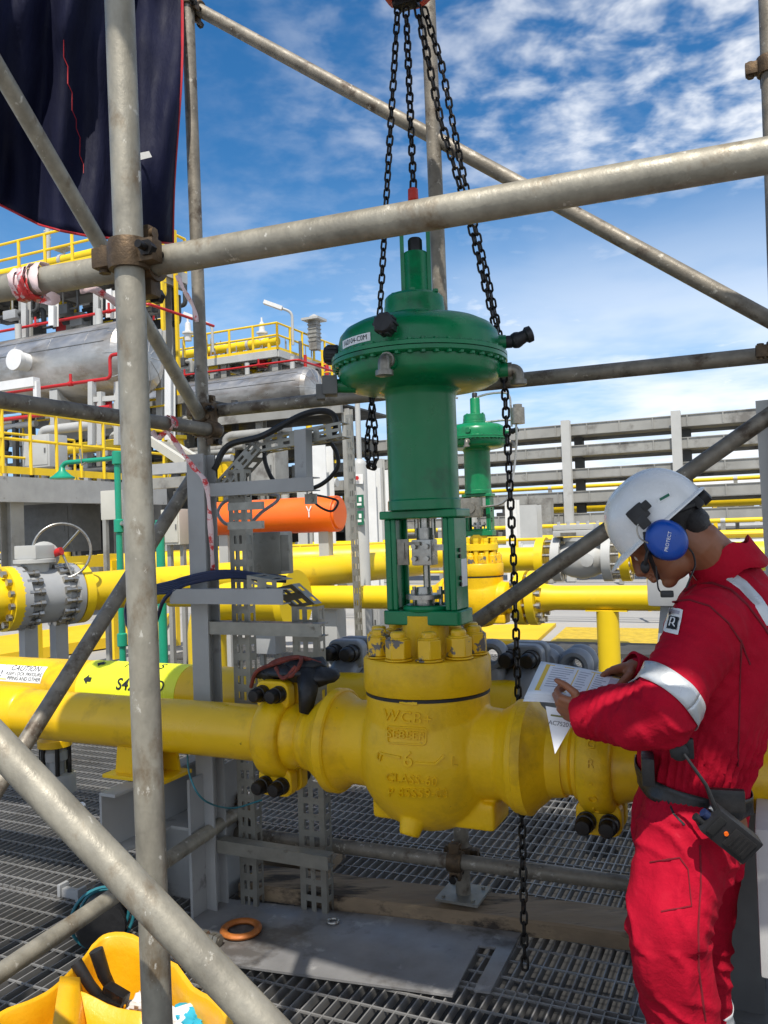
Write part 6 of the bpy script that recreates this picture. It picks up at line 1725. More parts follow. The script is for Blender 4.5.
for i, (px, py, Y, pxb, m) in enumerate(((-20, 446, 27, 345, 'grey_beam'), (-20, 470, 29, 345, 'panel_dark'), (-20, 424, 29, 190, 'grey_beam'), (150, 497, 25, 345, 'grey_beam'))):
    a_ = P(px, py, Y); b_ = along(a_, U, pxb, py)
    t = thing('yard_platform', ('middle grey platform level below the silver vessels', 'dark lower platform level behind the yellow walkway rail', 'grey platform level just under the larger silver vessel', 'lowest grey platform level behind the orange cylinder')[i], 'platform', V((a_.x, a_.y, 0)))
    mb = MB(); mb.bar(a_, b_, 0.12, 0.26); mb.build('edge_beam', M[m], t, smooth=False)
    mb = MB(); mb.bar(a_ + W * 1.6 + Z * 0.1, b_ + W * 1.6 + Z * 0.1, 3.0, 0.05); mb.build('deck', M['dark'], t, smooth=False)
    n = 5
    for k_ in range(n + 1):
        q = a_ + (b_ - a_) * (k_ / n) + W * 0.3; mb = MB(); mb.ibeam(V((q.x, q.y, 0)), q, 0.22, 0.22, 0.02, up=W); mb.build('column', M['grey_beam'], t, smooth=False)
a_ = P(-20, 446, 27); handrail('yellow handrail on the middle grey platform level below the vessels', [a_, along(a_, U, 175, 446)], 1.1, 1.9, 0.03)
# right edge: grey post, support column below the pipe, rusty white panel
gp = P(755, 403, 2.78); gpb = V((gp.x + 0.06, gp.y, 0))
rp = thing('steel_post', 'tall grey steel post at the right edge beside the shoulder of the worker', 'post', gpb)
mb = MB(); mb.bar(gpb + U * 0.045, V((gp.x, gp.y, gp.z)) + U * 0.072, 0.14, 0.14, up=W); mb.build('post', M['grey_light'], rp, smooth=False)
q = PZ(738, 1012, 0); pcx = thing('pipe_support', 'grey plate column under the pipe behind the legs of the worker', 'pipe support', q)
zt = cu(0).z - 0.105
mb = MB(); c_ = V((q.x, q.y, 0)); mb.box(c_ + Z * zt / 2, (0.155, 0.02, zt)); mb.box(c_ + Z * zt / 2 + W * 0.16, (0.155, 0.02, zt)); mb.box(c_ + Z * zt / 2 + W * 0.08, (0.012, 0.139, zt)); mb.box(c_ + Z * 0.006 + W * 0.08, (0.26, 0.30, 0.012)); mb.build('column', M['panel_dark'], pcx, smooth=False)
q = P(772, 890, 2.2); wp = thing('side_panel', 'pale rust stained panel at the lower right edge', 'panel', V((q.x, q.y, 0)))
M['rust_panel'] = mat('rust_stained_white_panel', (0.50, 0.50, 0.48), 0.5, 0, 0.1, 5, 0.1, 40, ((0.20, 0.05, 0.03), 8, 0.60, 0.06))
mb = MB(); mb.box(V((q.x, q.y, 0.56)), (0.06, 0.4, 0.36), None, 0.01); mb.build('panel', M['rust_panel'], wp)
mb = MB(); mb.bar(V((q.x, q.y, 0)), V((q.x, q.y, 0.38)), 0.04, 0.04, up=U); mb.build('leg', M['panel_dark'], wp)
# ------------------------------------------------------------------ the worker
M['skin'] = mat('tanned_skin', (0.27, 0.105, 0.05), 0.48, 0, 0.14, 14, 0.3, 260, ((0.20, 0.07, 0.034), 22, 0.58, 0.15), None, 0, bdist=0.001)
M['coverall'] = mat('red_cotton_coverall', (0.40, 0.003, 0.020), 0.8, 0, 0.14, 7, 0.6, 22, ((0.29, 0.002, 0.015), 5, 0.54, 0.14), ((0.46, 0.02, 0.04), 40, 0.66, 0.1), 0, spec=0.16, bdist=0.009)
M['reflective'] = mat('silver_reflective_tape', (0.55, 0.57, 0.58), 0.35, 0.25, 0.10, 20, 0.15, 200)
M['hair'] = mat('black_hair', (0.012, 0.010, 0.009), 0.5, 0, 0.3, 60, 0.7, 260, None, None, 0, (1, 1, 5), 0.004)
M['helmet'] = mat('white_helmet_plastic', (0.76, 0.76, 0.74), 0.26, 0, 0.04, 12, 0.03, 60, ((0.52, 0.51, 0.48), 34, 0.70, 0.05), None, 0.3)
M['blue'] = mat('blue_ear_muff_plastic', (0.005, 0.065, 0.36), 0.32, 0, 0.1, 12)
M['paper'] = mat('white_paper', (0.82, 0.83, 0.85), 0.55, 0, 0.02, 8)
M['leather'] = mat('black_leather', (0.016, 0.015, 0.015), 0.45, 0, 0.25, 30, 0.3, 150)
M['boot'] = mat('brown_work_boot', (0.05, 0.03, 0.018), 0.6, 0, 0.25, 20, 0.3, 120)

M['seam'] = mat('dark_red_stitched_seam', (0.17, 0.002, 0.010), 0.85, 0, 0.1, 20)
FW = V((-0.955, 0.295, 0)).normalized()          # the way he faces
LF = V((-FW.y, FW.x, 0))                          # his left, towards the viewer
foot_mid = (PZ(704, 1140, 0) + PZ(712, 1075, 0)) / 2
man = thing('person', 'man in red coverall and white helmet reading papers beside the pipe', 'person', (foot_mid.x, foot_mid.y, 0))

def rings(mb, secs, seg=28):
    """secs: list of (centre, axis a, axis b, ra, rb)"""
    rows = []
    for c, a, b, ra, rb in secs:
        rows.append([mb.bm.verts.new(c + a * ra * cos(2 * pi * k / seg) + b * rb * sin(2 * pi * k / seg)) for k in range(seg)])
    for r0_, r1_ in zip(rows, rows[1:]):
        for k in range(seg): mb.face([r0_[k], r0_[(k + 1) % seg], r1_[(k + 1) % seg], r1_[k]])
    mb.face(list(reversed(rows[0]))); mb.face(rows[-1])
def limb(mb, joints, seg=20, sub=5):
    """smooth tapered limb through (point, radius) joints"""
    pts = bezier([j[0] for j in joints], sub); n = len(joints) - 1
    rad = []
    for i in range(len(pts)):
        t = i / sub; k = min(int(t), n - 1); f = t - k; f = f * f * (3 - 2 * f) if False else f
        rad.append(joints[k][1] * (1 - f) + joints[k + 1][1] * f)
    mb.tube(pts, rad, seg)
    mb.ball(pts[0], rad[0], seg=seg, rings=10); mb.ball(pts[-1], rad[-1], seg=seg, rings=10)

# joints -------------------------------------------------------------
YC = 2.07
SH_L, EL_L, WR_L = P(710, 628, 1.945), P(657, 713, 1.86), P(588, 715, 1.995)
SH_R, EL_R, WR_R = P(735, 618, 2.26), P(702, 704, 2.36), P(634, 668, 2.30)
HP_L, KN_L, AN_L = P(686, 838, 1.99), P(667, 938, 1.93), P(700, 1112, 1.985)
HP_R, KN_R, AN_R = P(698, 832, 2.17), P(694, 950, 2.18), P(703, 1046, 2.25)
PITCH = radians(42)
FH = (FW * cos(PITCH) - Z * sin(PITCH)).normalized()
UH = (Z * cos(PITCH) + FW * sin(PITCH)).normalized()
LH = LF
HC = P(664, 536, 2.055)                            # between the ears

def hand(mb, wrist, d, n, ts, curls, thumb, k=1.0):
    """d wrist to knuckles, n out of the back of the hand, ts +1: thumb along d x n"""
    d = V(d).normalized(); n = V(n); n = (n - d * n.dot(d)).normalized(); s = d.cross(n) * ts
    mb.tube([wrist - d * 0.04 * k, wrist], [0.027 * k, 0.025 * k], 14)
    offs = (0.030, 0.010, -0.011, -0.030); lens = (0.072, 0.080, 0.074, 0.058); rad = (0.0092, 0.0095, 0.0090, 0.0078)
    for i in range(4):
        kn = wrist + d * (0.088 - 0.006 * abs(i - 1)) * k + s * offs[i] * k
        mb.tube([wrist + s * offs[i] * 0.55 * k, wrist + d * 0.045 * k + s * offs[i] * 0.85 * k, kn], [0.019 * k, 0.0165 * k, 0.0125 * k], 12)
        mb.ball(kn, 0.0118 * k, seg=12, rings=8)
        p = kn; ang = 0.0; pts = [kn - d * 0.01]; rr_ = [rad[i] * 1.12 * k]
        dd = (d + s * (0.06 * (1.5 - i))).normalized()
        for j, (fr_, c) in enumerate(zip((0.46, 0.30, 0.24), curls[i])):
            ang += radians(c)
            q = p + (dd * cos(ang) - n * sin(ang)) * lens[i] * fr_ * k
            pts.append((p * 0.6 + q * 0.4)); rr_.append(rad[i] * (1.0 - 0.07 * j) * k)
            pts.append(q); rr_.append(rad[i] * (1.04 - 0.10 * j) * k); p = q
        mb.tube(pts, rr_, 12); mb.ball(p, rr_[-1] * 0.98, seg=12, rings=8)
    b0 = wrist + d * 0.022 * k + s * 0.020 * k - n * 0.004 * k
    a_, f_, c_ = thumb                                  # outward angle, forward share, drop to the palm side
    t1 = b0 + (s * a_ + d * f_ - n * c_).normalized() * 0.044 * k
    t2 = t1 + (s * a_ * 0.55 + d * (f_ + 0.45) - n * c_ * 1.2).normalized() * 0.034 * k
    t3 = t2 + (s * a_ * 0.25 + d * (f_ + 0.7) - n * c_ * 1.4).normalized() * 0.027 * k
    mb.tube([b0 - d * 0.01, b0, t1, t2, t3], [0.018 * k, 0.018 * k, 0.0125 * k, 0.0108 * k, 0.0088 * k], 12); mb.ball(t3, 0.0088 * k, seg=12, rings=8); mb.ball(t1, 0.0128 * k, seg=12, rings=8)

# body ---------------------------------------------------------------
mb = MB()
hx_ = (FH, LH, UH)
def hp(f, l, u): return HC + FH * f + LH * l + UH * u
mb.ball(hp(-0.018, 0, 0.040), (0.096, 0.075, 0.082), hx_, 32, 20)          # cranium
mb.ball(hp(0.035, 0, -0.010), (0.055, 0.060, 0.085), hx_, 28, 18)          # face
mb.ball(hp(0.028, 0, -0.060), (0.052, 0.050, 0.046), hx_, 24, 14)          # jaw
mb.ball(hp(0.066, 0, -0.088), (0.022, 0.024, 0.018), hx_, 16, 10)          # chin
mb.ball(hp(0.076, 0, 0.026), (0.018, 0.050, 0.014), hx_, 18, 10)           # brow
for s in (-1, 1):
    mb.ball(hp(0.064, s * 0.036, -0.012), (0.026, 0.024, 0.024), hx_, 16, 10)   # cheeks
    mb.ball(hp(0.074, s * 0.031, 0.010), (0.014, 0.016, 0.008), hx_, 14, 8)     # eyelids
    mb.ball(hp(-0.012, s * 0.072, 0.0), (0.026, 0.008, 0.034), hx_, 14, 10)     # ears
    mb.ball(hp(0.094, s * 0.012, -0.031), (0.010, 0.009, 0.008), hx_, 12, 8)    # nostrils
mb.tube([hp(0.084, 0, 0.016), hp(0.098, 0, -0.008), hp(0.108, 0, -0.026), hp(0.098, 0, -0.036)], [0.009, 0.011, 0.012, 0.009], 12)
mb.ball(hp(0.092, 0, -0.050), (0.012, 0.024, 0.0065), hx_, 14, 8); mb.ball(hp(0.090, 0, -0.062), (0.013, 0.022, 0.008), hx_, 14, 8)
mb.tube([hp(-0.03, 0, -0.02), hp(-0.045, 0, -0.07), P(722, 566, YC), P(724, 590, YC)], [0.060, 0.058, 0.064, 0.085], 22)
tors = ((698, 850, .11, .14), (696, 815, .12, .15), (696, 780, .105, .135), (702, 745, .11, .135), (713, 700, .12, .155), (722, 655, .125, .165), (726, 618, .105, .16), (727, 592, .075, .12), (725, 575, .05, .06))
rings(mb, [(P(x, y, YC), FW, LF, a, b) for x, y, a, b in tors])
limb(mb, [(SH_L, .056), ((SH_L + EL_L) / 2, .046), (EL_L, .040), ((EL_L + WR_L) / 2, .038), (WR_L, .026)])
limb(mb, [(SH_R, .056), ((SH_R + EL_R) / 2, .046), (EL_R, .040), ((EL_R + WR_R) / 2, .036), (WR_R, .026)])
for hpj, kn, an in ((HP_L, KN_L, AN_L), (HP_R, KN_R, AN_R)):
    limb(mb, [(hpj, .085), ((hpj + kn) / 2, .075), (kn, .056), (kn * 0.6 + an * 0.4, .055), (an, .038)])
hand(mb, WR_L, (-0.80, 0.40, 0.22), (-0.35, -0.80, -0.42), 1, ((50, 45, 25), (54, 48, 28), (58, 50, 30), (62, 52, 30)), (0.85, 0.55, 0.10), 0.84)
hand(mb, WR_R, (-0.93, -0.22, -0.10), (-0.05, 0.42, 0.90), -1, ((14, 22, 14), (24, 28, 18), (36, 34, 20), (46, 38, 22)), (0.62, 0.62, 0.50), 0.95)
body_ob = mb.build('body', M['skin'], man, angle=180)
rm = body_ob.modifiers.new('skin', 'REMESH'); rm.mode = 'VOXEL'; rm.voxel_size = 0.0036; rm.use_smooth_shade = True
sm = body_ob.modifiers.new('soften', 'SMOOTH'); sm.factor = 0.5; sm.iterations = 5

# coverall -----------------------------------------------------------
mb = MB()
torc = ((694, 868, .106, .146), (690, 845, .130, .160), (690, 812, .136, .164), (693, 784, .124, .153), (694, 768, .130, .160), (700, 740, .142, .172), (711, 700, .150, .182), (720, 660, .152, .188), (727, 622, .143, .186), (730, 598, .118, .170), (730, 578, .085, .105), (727, 566, .072, .080))
rings(mb, [(P(x, y, YC), FW, LF, a, b) for x, y, a, b in torc], 36)
limb(mb, [(SH_L + LF * 0.0 + Z * 0.004, .094), (SH_L * 0.55 + EL_L * 0.45, .082), (EL_L, .074), ((EL_L + WR_L) / 2 - Z * 0.002, .074), (WR_L - (WR_L - EL_L).normalized() * 0.020, .058)])
limb(mb, [(SH_R, .092), ((SH_R + EL_R) / 2, .082), (EL_R, .074), ((EL_R + WR_R) / 2, .062), (WR_R - (WR_R - EL_R).normalized() * 0.020, .043)])
for hpj, kn, an, k in ((HP_L, KN_L, AN_L, 1.0), (HP_R, KN_R, AN_R, 0.96)):
    limb(mb, [(hpj + Z * 0.02, .112 * k), (hpj * 0.55 + kn * 0.45, .104 * k), (kn, .090 * k), (kn * 0.6 + an * 0.4, .088 * k), (an + Z * 0.02, .082 * k)], 24)
# sleeve blousing and pocket bulge
mb.ball(EL_L + Z * -0.004 + FW * -0.01, (.077, .075, .074), seg=20, rings=12)
cov = mb.build('coverall', M['coverall'], man, angle=180)
rm = cov.modifiers.new('cloth', 'REMESH'); rm.mode = 'VOXEL'; rm.voxel_size = 0.0068; rm.use_smooth_shade = True
sm = cov.modifiers.new('soften', 'SMOOTH'); sm.factor = 0.5; sm.iterations = 8
bpy.context.view_layer.update()
me = bpy.data.meshes.new_from_object(cov.evaluated_get(bpy.context.evaluated_depsgraph_get()))
cov.modifiers.clear(); old = cov.data; cov.data = me; bpy.data.meshes.remove(old)
base = WORLD_LOC[cov.name]
BELT_Z = P(696, 784, YC).z
def seg_t(p, a, b):
    ab = b - a; t = max(-0.2, min(1.2, (p - a).dot(ab) / ab.length_squared)); return t, (p - (a + ab * t)).length
def fold(p, n):
    """height of the cloth folds at p"""
    h = 0.0
    w = p + 0.03 * V((mnoise.noise(p * 6), mnoise.noise(p * 6 + V((9, 2, 5))), mnoise.noise(p * 6 + V((3, 7, 1)))))
    tl, dl = seg_t(p, SH_L, EL_L); tf, df = seg_t(p, EL_L, WR_L); tr, dr = seg_t(p, EL_R, WR_R)
    k1, e1 = seg_t(p, HP_L, KN_L); k2, e2 = seg_t(p, KN_L, AN_L); r1, g1 = seg_t(p, HP_R, KN_R); r2, g2_ = seg_t(p, KN_R, AN_R)
    def ridge(x): return 1 - abs(x)
    m = min(dl, df, dr, e1, e2, g1, g2_)
    if min(dl, df) < 0.12 and min(dl, df) <= min(e1, e2):
        # rings across the sleeve, strongest at the elbow and the cuff
        if df < dl: s_ = tf * 0.26; a = 0.35 + 0.65 * max(math.exp(-(tf / 0.28) ** 2), math.exp(-((tf - 0.9) / 0.22) ** 2))
        else: s_ = -(1 - tl) * 0.30; a = 0.30 + 0.7 * math.exp(-((tl - 1) / 0.25) ** 2)
        ang = n.x * 1.2 + n.z * 2.0
        x = sin(s_ * 95 + ang * 1.6 + 3.2 * mnoise.noise(w * 9)) 
        h += 0.0062 * a * (ridge(x) ** 1.6) - 0.002
        h += 0.004 * mnoise.noise(w * 13)
    elif min(e1, e2, g1, g2_) < 0.14 and p.z < BELT_Z - 0.04:
        L1 = e1 < e2; near_l = min(e1, e2) < min(g1, g2_)
        t = (k1 if L1 else 1 + k2) if near_l else (r1 if g1 < g2_ else 1 + r2)
        a = 0.4 + 0.8 * math.exp(-((t - 1.0) / 0.30) ** 2) + 0.6 * math.exp(-((t - 0.0) / 0.22) ** 2) + 0.9 * math.exp(-((t - 2.0) / 0.3) ** 2)
        x = sin(t * 15 + 4 * n.dot(FW) + 3.0 * mnoise.noise(w * 6))
        y = mnoise.noise(V((w.x * 16, w.y * 16, w.z * 4.5)))
        h += 0.0058 * a * (ridge(x) ** 1.7) - 0.002 + 0.007 * y
    else:
        y = mnoise.noise(V((w.x * 15, w.y * 15, w.z * 5))); x = sin(w.z * 48 + 5 * mnoise.noise(w * 6) + n.x * 2)
        a = math.exp(-((p.z - BELT_Z - 0.07) / 0.07) ** 2)
        h += 0.006 * y + 0.0035 * ridge(x) * 0.6
        th = math.atan2(n.dot(LF), n.dot(FW))
        h += a * 0.0045 * sin(th * 42 + 3 * mnoise.noise(w * 8))
    return h
nrms = [v.normal.copy() for v in me.vertices]; cos_ = [v.co.copy() for v in me.vertices]
moved = [c + n_ * 1.7 * fold(c + base, n_) for c, n_ in zip(cos_, nrms)]
me.vertices.foreach_set('co', [x for c in moved for x in c])
me.update()
ss = cov.modifiers.new('fine', 'SMOOTH'); ss.factor = 0.5; ss.iterations = 1
COV_BVH = BVHTree.FromPolygons([v.co + base for v in me.vertices], [p.vertices for p in me.polygons])

def conform_band(name, m, c, d, width, r, parent, lift=0.004, n=64, a0=0.0, a1=2 * pi, rows_=4, shape=None):
    """band that follows the cloth round a limb"""
    d = V(d).normalized(); a, b, _ = frame_of(d); mb = MB(); grid = []
    for j in range(rows_ + 1):
        o = c + d * width * (j / rows_ - 0.5); row = []
        for i in range(n + 1):
            t = a0 + (a1 - a0) * i / n; e = a * cos(t) + b * sin(t)
            hit, nrm, _, _ = COV_BVH.ray_cast(o + e * r, -e)
            q = hit if hit is not None and (hit - o).length < r else o + e * r * 0.6
            row.append((q - o).length)
        med = sorted(row)[len(row) // 2]; row = [min(x_, med * 1.12) for x_ in row]
        for _ in range(3): row = [max(row[k], (row[k - 1] + row[(k + 1) % len(row)]) / 2) if 0 < k < n else row[k] for k in range(n + 1)]
        grid.append([mb.bm.verts.new(o + (a * cos(a0 + (a1 - a0) * i / n) + b * sin(a0 + (a1 - a0) * i / n)) * (row[i] + lift)) for i in range(n + 1)])
    for j in range(rows_):
        for i in range(n): mb.face([grid[j][i], grid[j][i + 1], grid[j + 1][i + 1], grid[j + 1][i]])
    o = mb.build(name, M[m], parent, recalc=False, angle=80)
    so = o.modifiers.new('thickness', 'SOLIDIFY'); so.thickness = 0.002; so.offset = 1
    return o
ad = (EL_L - SH_L).normalized()
conform_band('reflective_band', 'reflective', SH_L + (EL_L - SH_L) * 0.80, (ad + FW * 0.16).normalized(), 0.047, 0.15, cov, 0.002)
conform_band('reflective_band', 'reflective', P(704, 1003, 2.24), (AN_R - KN_R), 0.05, 0.13, cov, 0.002)
conform_band('reflective_band', 'reflective', KN_L * 0.28 + AN_L * 0.72 + Z * -0.03, (AN_L - KN_L), 0.05, 0.15, cov, 0.002)
def strip_on(name, m, pts_px, wpx, parent, Yref=1.95, raise_=0.0022, bvh=None):
    k = Yref / F; cx_, cy_ = pts_px[0]
    pl = [((x - cx_) * k, -(y - cy_) * k) for x, y in pts_px]
    mb = MB(); emboss(mb, strip_mesh([pl], wpx * k), (cx_, cy_), bvh or COV_BVH, Yref, raise_, 0.002)
    return mb.build(name, M[m], parent, angle=60, recalc=True)
strip_on('reflective_band', 'reflective', [(694, 577), (704, 571), (714, 571), (727, 575), (740, 585), (752, 600), (764, 622)], 13, cov)
strip_on('yoke_seam', 'seam', [(684, 592), (698, 583), (712, 583), (728, 590), (742, 605), (756, 626), (764, 640)], 2.5, cov, raise_=0.003)
strip_on('sleeve_seam', 'seam', [(672, 602), (688, 600), (706, 606), (722, 622), (734, 642), (741, 662)], 2.0, cov, raise_=0.0025)
strip_on('side_seam', 'seam', [(700, 845), (696, 880), (689, 915), (684, 955), (684, 1000)], 2.0, cov, raise_=0.0022)
strip_on('leg_pocket_seam', 'seam', [(650, 862), (678, 858), (684, 868), (683, 900), (655, 905)], 1.6, cov, raise_=0.0022)
strip_on('back_seam', 'seam', [(741, 640), (737, 690), (733, 735), (731, 762)], 1.6, cov, raise_=0.0022)
strip_on('pocket_edge', 'leather', [(668, 790), (667, 800), (671, 812), (680, 822)], 3.0, cov, raise_=0.001)
# patch on the sleeve
def patch_rect(name, m, c_px, w, h, parent, rot, raise_, Yref=1.9):
    k = Yref / F; n = 6; mb = MB()
    for i in range(n): 
        for j in range(n):
            q = [(-w / 2 + w * (i + a) / n, -h / 2 + h * (j + b) / n) for a, b in ((0, 0), (1, 0), (1, 1), (0, 1))]
            mb.face([mb.bm.verts.new((x * k * cos(rot) - y * k * sin(rot), x * k * sin(rot) + y * k * cos(rot), 1)) for x, y in q])
    me_ = bpy.data.meshes.new('p'); mb.bm.to_mesh(me_); mb.bm.free()
    o = MB(); emboss(o, me_, c_px, COV_BVH, Yref, raise_, 0.0); bmesh.ops.remove_doubles(o.bm, verts=o.bm.verts, dist=1e-5)
    return o.build(name, M[m], parent, recalc=True, angle=80)
pt = patch_rect('sleeve_patch', 'sticker', (674, 621), 14, 25, cov, -0.24, 0.0035)
patch_rect('patch_print', 'ink', (674.2, 624), 9, 13, pt, -0.24, 0.0055); patch_rect('patch_print', 'ink_grey', (676.5, 612.5), 8, 4, pt, -0.24, 0.0055)
me_ = text_mesh('R', 12 * 1.9 / F, 0.0); o = MB()
for v in me_.vertices: v.co.z = 1
emboss(o, me_, (674.4, 624), COV_BVH, 1.9, 0.0072, 0, rot=-0.24); o.build('patch_letter', M['sticker'], pt, smooth=False)
# collar
mb = MB(); cn = (P(700, 560, YC) - P(728, 572, YC))
nk0, nk1 = P(728, 575, YC), P(717, 551, YC)
ax_c = (nk1 - nk0).normalized(); grid = []
for j, (t, ra, rb) in enumerate(((0.0, 0.088, 0.092), (0.5, 0.080, 0.082), (1.0, 0.076, 0.079), (1.05, 0.082, 0.085), (0.55, 0.090, 0.093), (0.0, 0.100, 0.104))):
    c_ = nk0 + (nk1 - nk0) * t; row = []
    fa = (FW - ax_c * FW.dot(ax_c)).normalized(); la = LF
    for i in range(41):
        th = radians(24) + radians(312) * i / 40
        row.append(mb.bm.verts.new(c_ + fa * ra * cos(th) + la * rb * sin(th) + ax_c * 0.008 * sin(i * 0.7)))
    grid.append(row)
for a_, b_ in zip(grid, grid[1:]):
    for i in range(40): mb.face([a_[i], a_[i + 1], b_[i + 1], b_[i]])
co = mb.build('collar', M['coverall'], cov, angle=70); so = co.modifiers.new('thickness', 'SOLIDIFY'); so.thickness = 0.004
# cuffs
for (e, w_, r_) in ((EL_L, WR_L, 0.055), (EL_R, WR_R, 0.042)):
    d = (w_ - e).normalized(); c_ = w_ - d * 0.012
    mb = MB(); mb.lathe([(r_ * 0.82, 0.028), (r_, 0.027), (r_ * 1.04, 0.015), (r_ * 1.03, -0.02), (r_ * 0.95, -0.03), (r_ * 0.80, -0.03)], c_, d, 28, False)
    for v in mb.bm.verts: v.co += (v.co - c_).normalized() * 0.004 * mnoise.noise(v.co * 40)
    mb.build('cuff', M['coverall'], cov, angle=60)
# belt and pouch
bd = V((0, 0, 1)) + FW * -0.22
bl_ = conform_band('belt', 'leather', P(693, 785, YC), bd, 0.046, 0.26, man, 0.005, 80)
mb = MB(); q = P(648, 768, 1.98); mb.box(q, (0.03, 0.085, 0.065), (FW, LF, Z), 0.008); mb.build('buckle', M['leather'], bl_)
mb = MB(); q = P(727, 800, 1.865); mb.box(q, (0.075, 0.02, 0.05), (FW, LF, Z), 0.006); mb.build('belt_loop', M['leather'], bl_)
# boots
for an, d in ((AN_L, FW), (AN_R, (FW + W * 0.15).normalized())):
    g0 = V((an.x, an.y, 0)); mb = MB(); s_ = V((-d.y, d.x, 0))
    mb.ball(g0 + Z * 0.075 - d * 0.02, (0.075, 0.055, 0.075), (d, s_, Z)); mb.ball(g0 + Z * 0.05 + d * 0.11, (0.10, 0.052, 0.05), (d, s_, Z)); mb.box(g0 + Z * 0.030 + d * 0.06, (0.27, 0.09, 0.03), (d, s_, Z), 0.01)
    mb.tube([g0 + Z * 0.06 - d * 0.01, V((an.x, an.y, 0.17))], [0.06, 0.058], 18)
    b_ = mb.build('boot', M['boot'], man, angle=180); rm = b_.modifiers.new('r', 'REMESH'); rm.mode = 'VOXEL'; rm.voxel_size = 0.008; rm.use_smooth_shade = True
    mb = MB(); mb.box(g0 + Z * 0.012 + d * 0.06, (0.285, 0.10, 0.024), (d, s_, Z), 0.008); mb.build('sole', M['black_rubber'], b_)
# hair
mb = MB()
mb.ball(hp(-0.030, 0, 0.036), (0.092, 0.080, 0.086), hx_, 36, 24)
mb.ball(hp(-0.070, 0, -0.020), (0.042, 0.066, 0.046), hx_, 24, 16)
for s in (-1, 1): mb.ball(hp(0.018, s * 0.064, 0.020), (0.016, 0.014, 0.034), hx_, 12, 10)
for v in mb.bm.verts: v.co += (v.co - HC).normalized() * 0.0035 * mnoise.noise(v.co * 90)
mb.build('hair', M['hair'], man, angle=180)
# eyes and brows
for s in (-1, 1):
    mb = MB(); mb.ball(hp(0.079, s * 0.031, 0.006), 0.0105, seg=14, rings=10); mb.build('eye', M['sticker'], man)
    mb = MB(); mb.tube([hp(0.090, s * 0.014, 0.027), hp(0.089, s * 0.034, 0.030), hp(0.078, s * 0.052, 0.024)], [0.003, 0.004, 0.002], 6); mb.build('eyebrow', M['hair'], man)
# helmet
RIMP = radians(40)
FHh = (FW * cos(RIMP) - Z * sin(RIMP)).normalized(); UHh = (Z * cos(RIMP) + FW * sin(RIMP)).normalized()
H0 = P(659.5, 522, 2.055)
def hh(f, l, u): return H0 + FHh * f + LF * l + UHh * u
mb = MB(); n, m_ = 56, 18; rows = []
A_, B_, C_ = 0.124, 0.105, 0.128
for j in range(m_):
    t = j / m_ * pi / 2; row = []
    for i in range(n):
        th = 2 * pi * i / n; f_ = cos(th); l_ = sin(th)
        rr_ = cos(t) ** 0.82; uu = sin(t) ** 0.95
        k = 1.0; ridge_ = 0.004 * math.exp(-((l_ * rr_) / 0.10) ** 2) * min(1, sin(t) * 1.6)
        row.append(mb.bm.verts.new(hh(A_ * f_ * rr_, B_ * l_ * rr_, C_ * uu + ridge_)))
    rows.append(row)
apex = mb.bm.verts.new(hh(0, 0, C_ + 0.004))
for a_, b_ in zip(rows, rows[1:]):
    for i in range(n): mb.face([a_[i], a_[(i + 1) % n], b_[(i + 1) % n], b_[i]])
for i in range(n): mb.face([rows[-1][i], rows[-1][(i + 1) % n], apex])
prev = rows[0]
for (ex, dz) in ((0.45, -0.001), (1.0, -0.005), (1.0, -0.009), (0.4, -0.008), (-0.10, -0.006)):   # brim with a peak in front
    row = []
    for i in range(n):
        th = 2 * pi * i / n; f_ = cos(th); l_ = sin(th)
        pk = max(0, f_) ** 2.2
        w_ = (0.010 + 0.038 * pk) * ex
        row.append(mb.bm.verts.new(hh((A_ + w_) * f_, (B_ + w_ * (0.6 if f_ > 0 else 1)) * l_, dz - 0.010 * pk * max(ex, 0))))
    for i in range(n): mb.face([prev[i], row[i], row[(i + 1) % n], prev[(i + 1) % n]])
    prev = row
# inner shell so the helmet is hollow with thickness
for j in range(m_):
    t = j / m_ * pi / 2; row = []
    for i in range(n):
        th = 2 * pi * i / n; rr_ = cos(t) ** 0.82
        row.append(mb.bm.verts.new(hh((A_ - 0.004) * cos(th) * rr_, (B_ - 0.004) * sin(th) * rr_, (C_ - 0.004) * sin(t) ** 0.95 - 0.002)))
    for i in range(n): mb.face([prev[i], row[i], row[(i + 1) % n], prev[(i + 1) % n]])
    prev = row
apex = mb.bm.verts.new(hh(0, 0, C_ - 0.004))
for i in range(n): mb.face([prev[i], prev[(i + 1) % n], apex])
hel = mb.build('helmet', M['helmet'], man, angle=40)
HBVH = BVHTree.FromPolygons([v.co + WORLD_LOC[hel.name] for v in hel.data.vertices], [p.vertices for p in hel.data.polygons])
def on_helmet(name, m, polys, c_px, Yref=1.96, raise_=0.003, parent=hel):
    k = Yref / F; mb = MB()
    for pl in polys: mb.face([mb.bm.verts.new((x * k, -y * k, 1)) for x, y in pl])
    me_ = bpy.data.meshes.new('p'); mb.bm.to_mesh(me_); mb.bm.free(); o = MB(); emboss(o, me_, c_px, HBVH, Yref, raise_, 0); return o.build(name, M[m], parent, smooth=False)
on_helmet('sticker', 'sticker', [[(-6.5, 2.5), (5, -4.5), (6.5, -0.5), (-5, 6.5)]], (664, 497))
on_helmet('sticker_print', 'ink_green', [[(-4.5, 2.2), (4, -3), (5, -0.5), (-3.5, 4.5)]], (664, 497), raise_=0.0045)
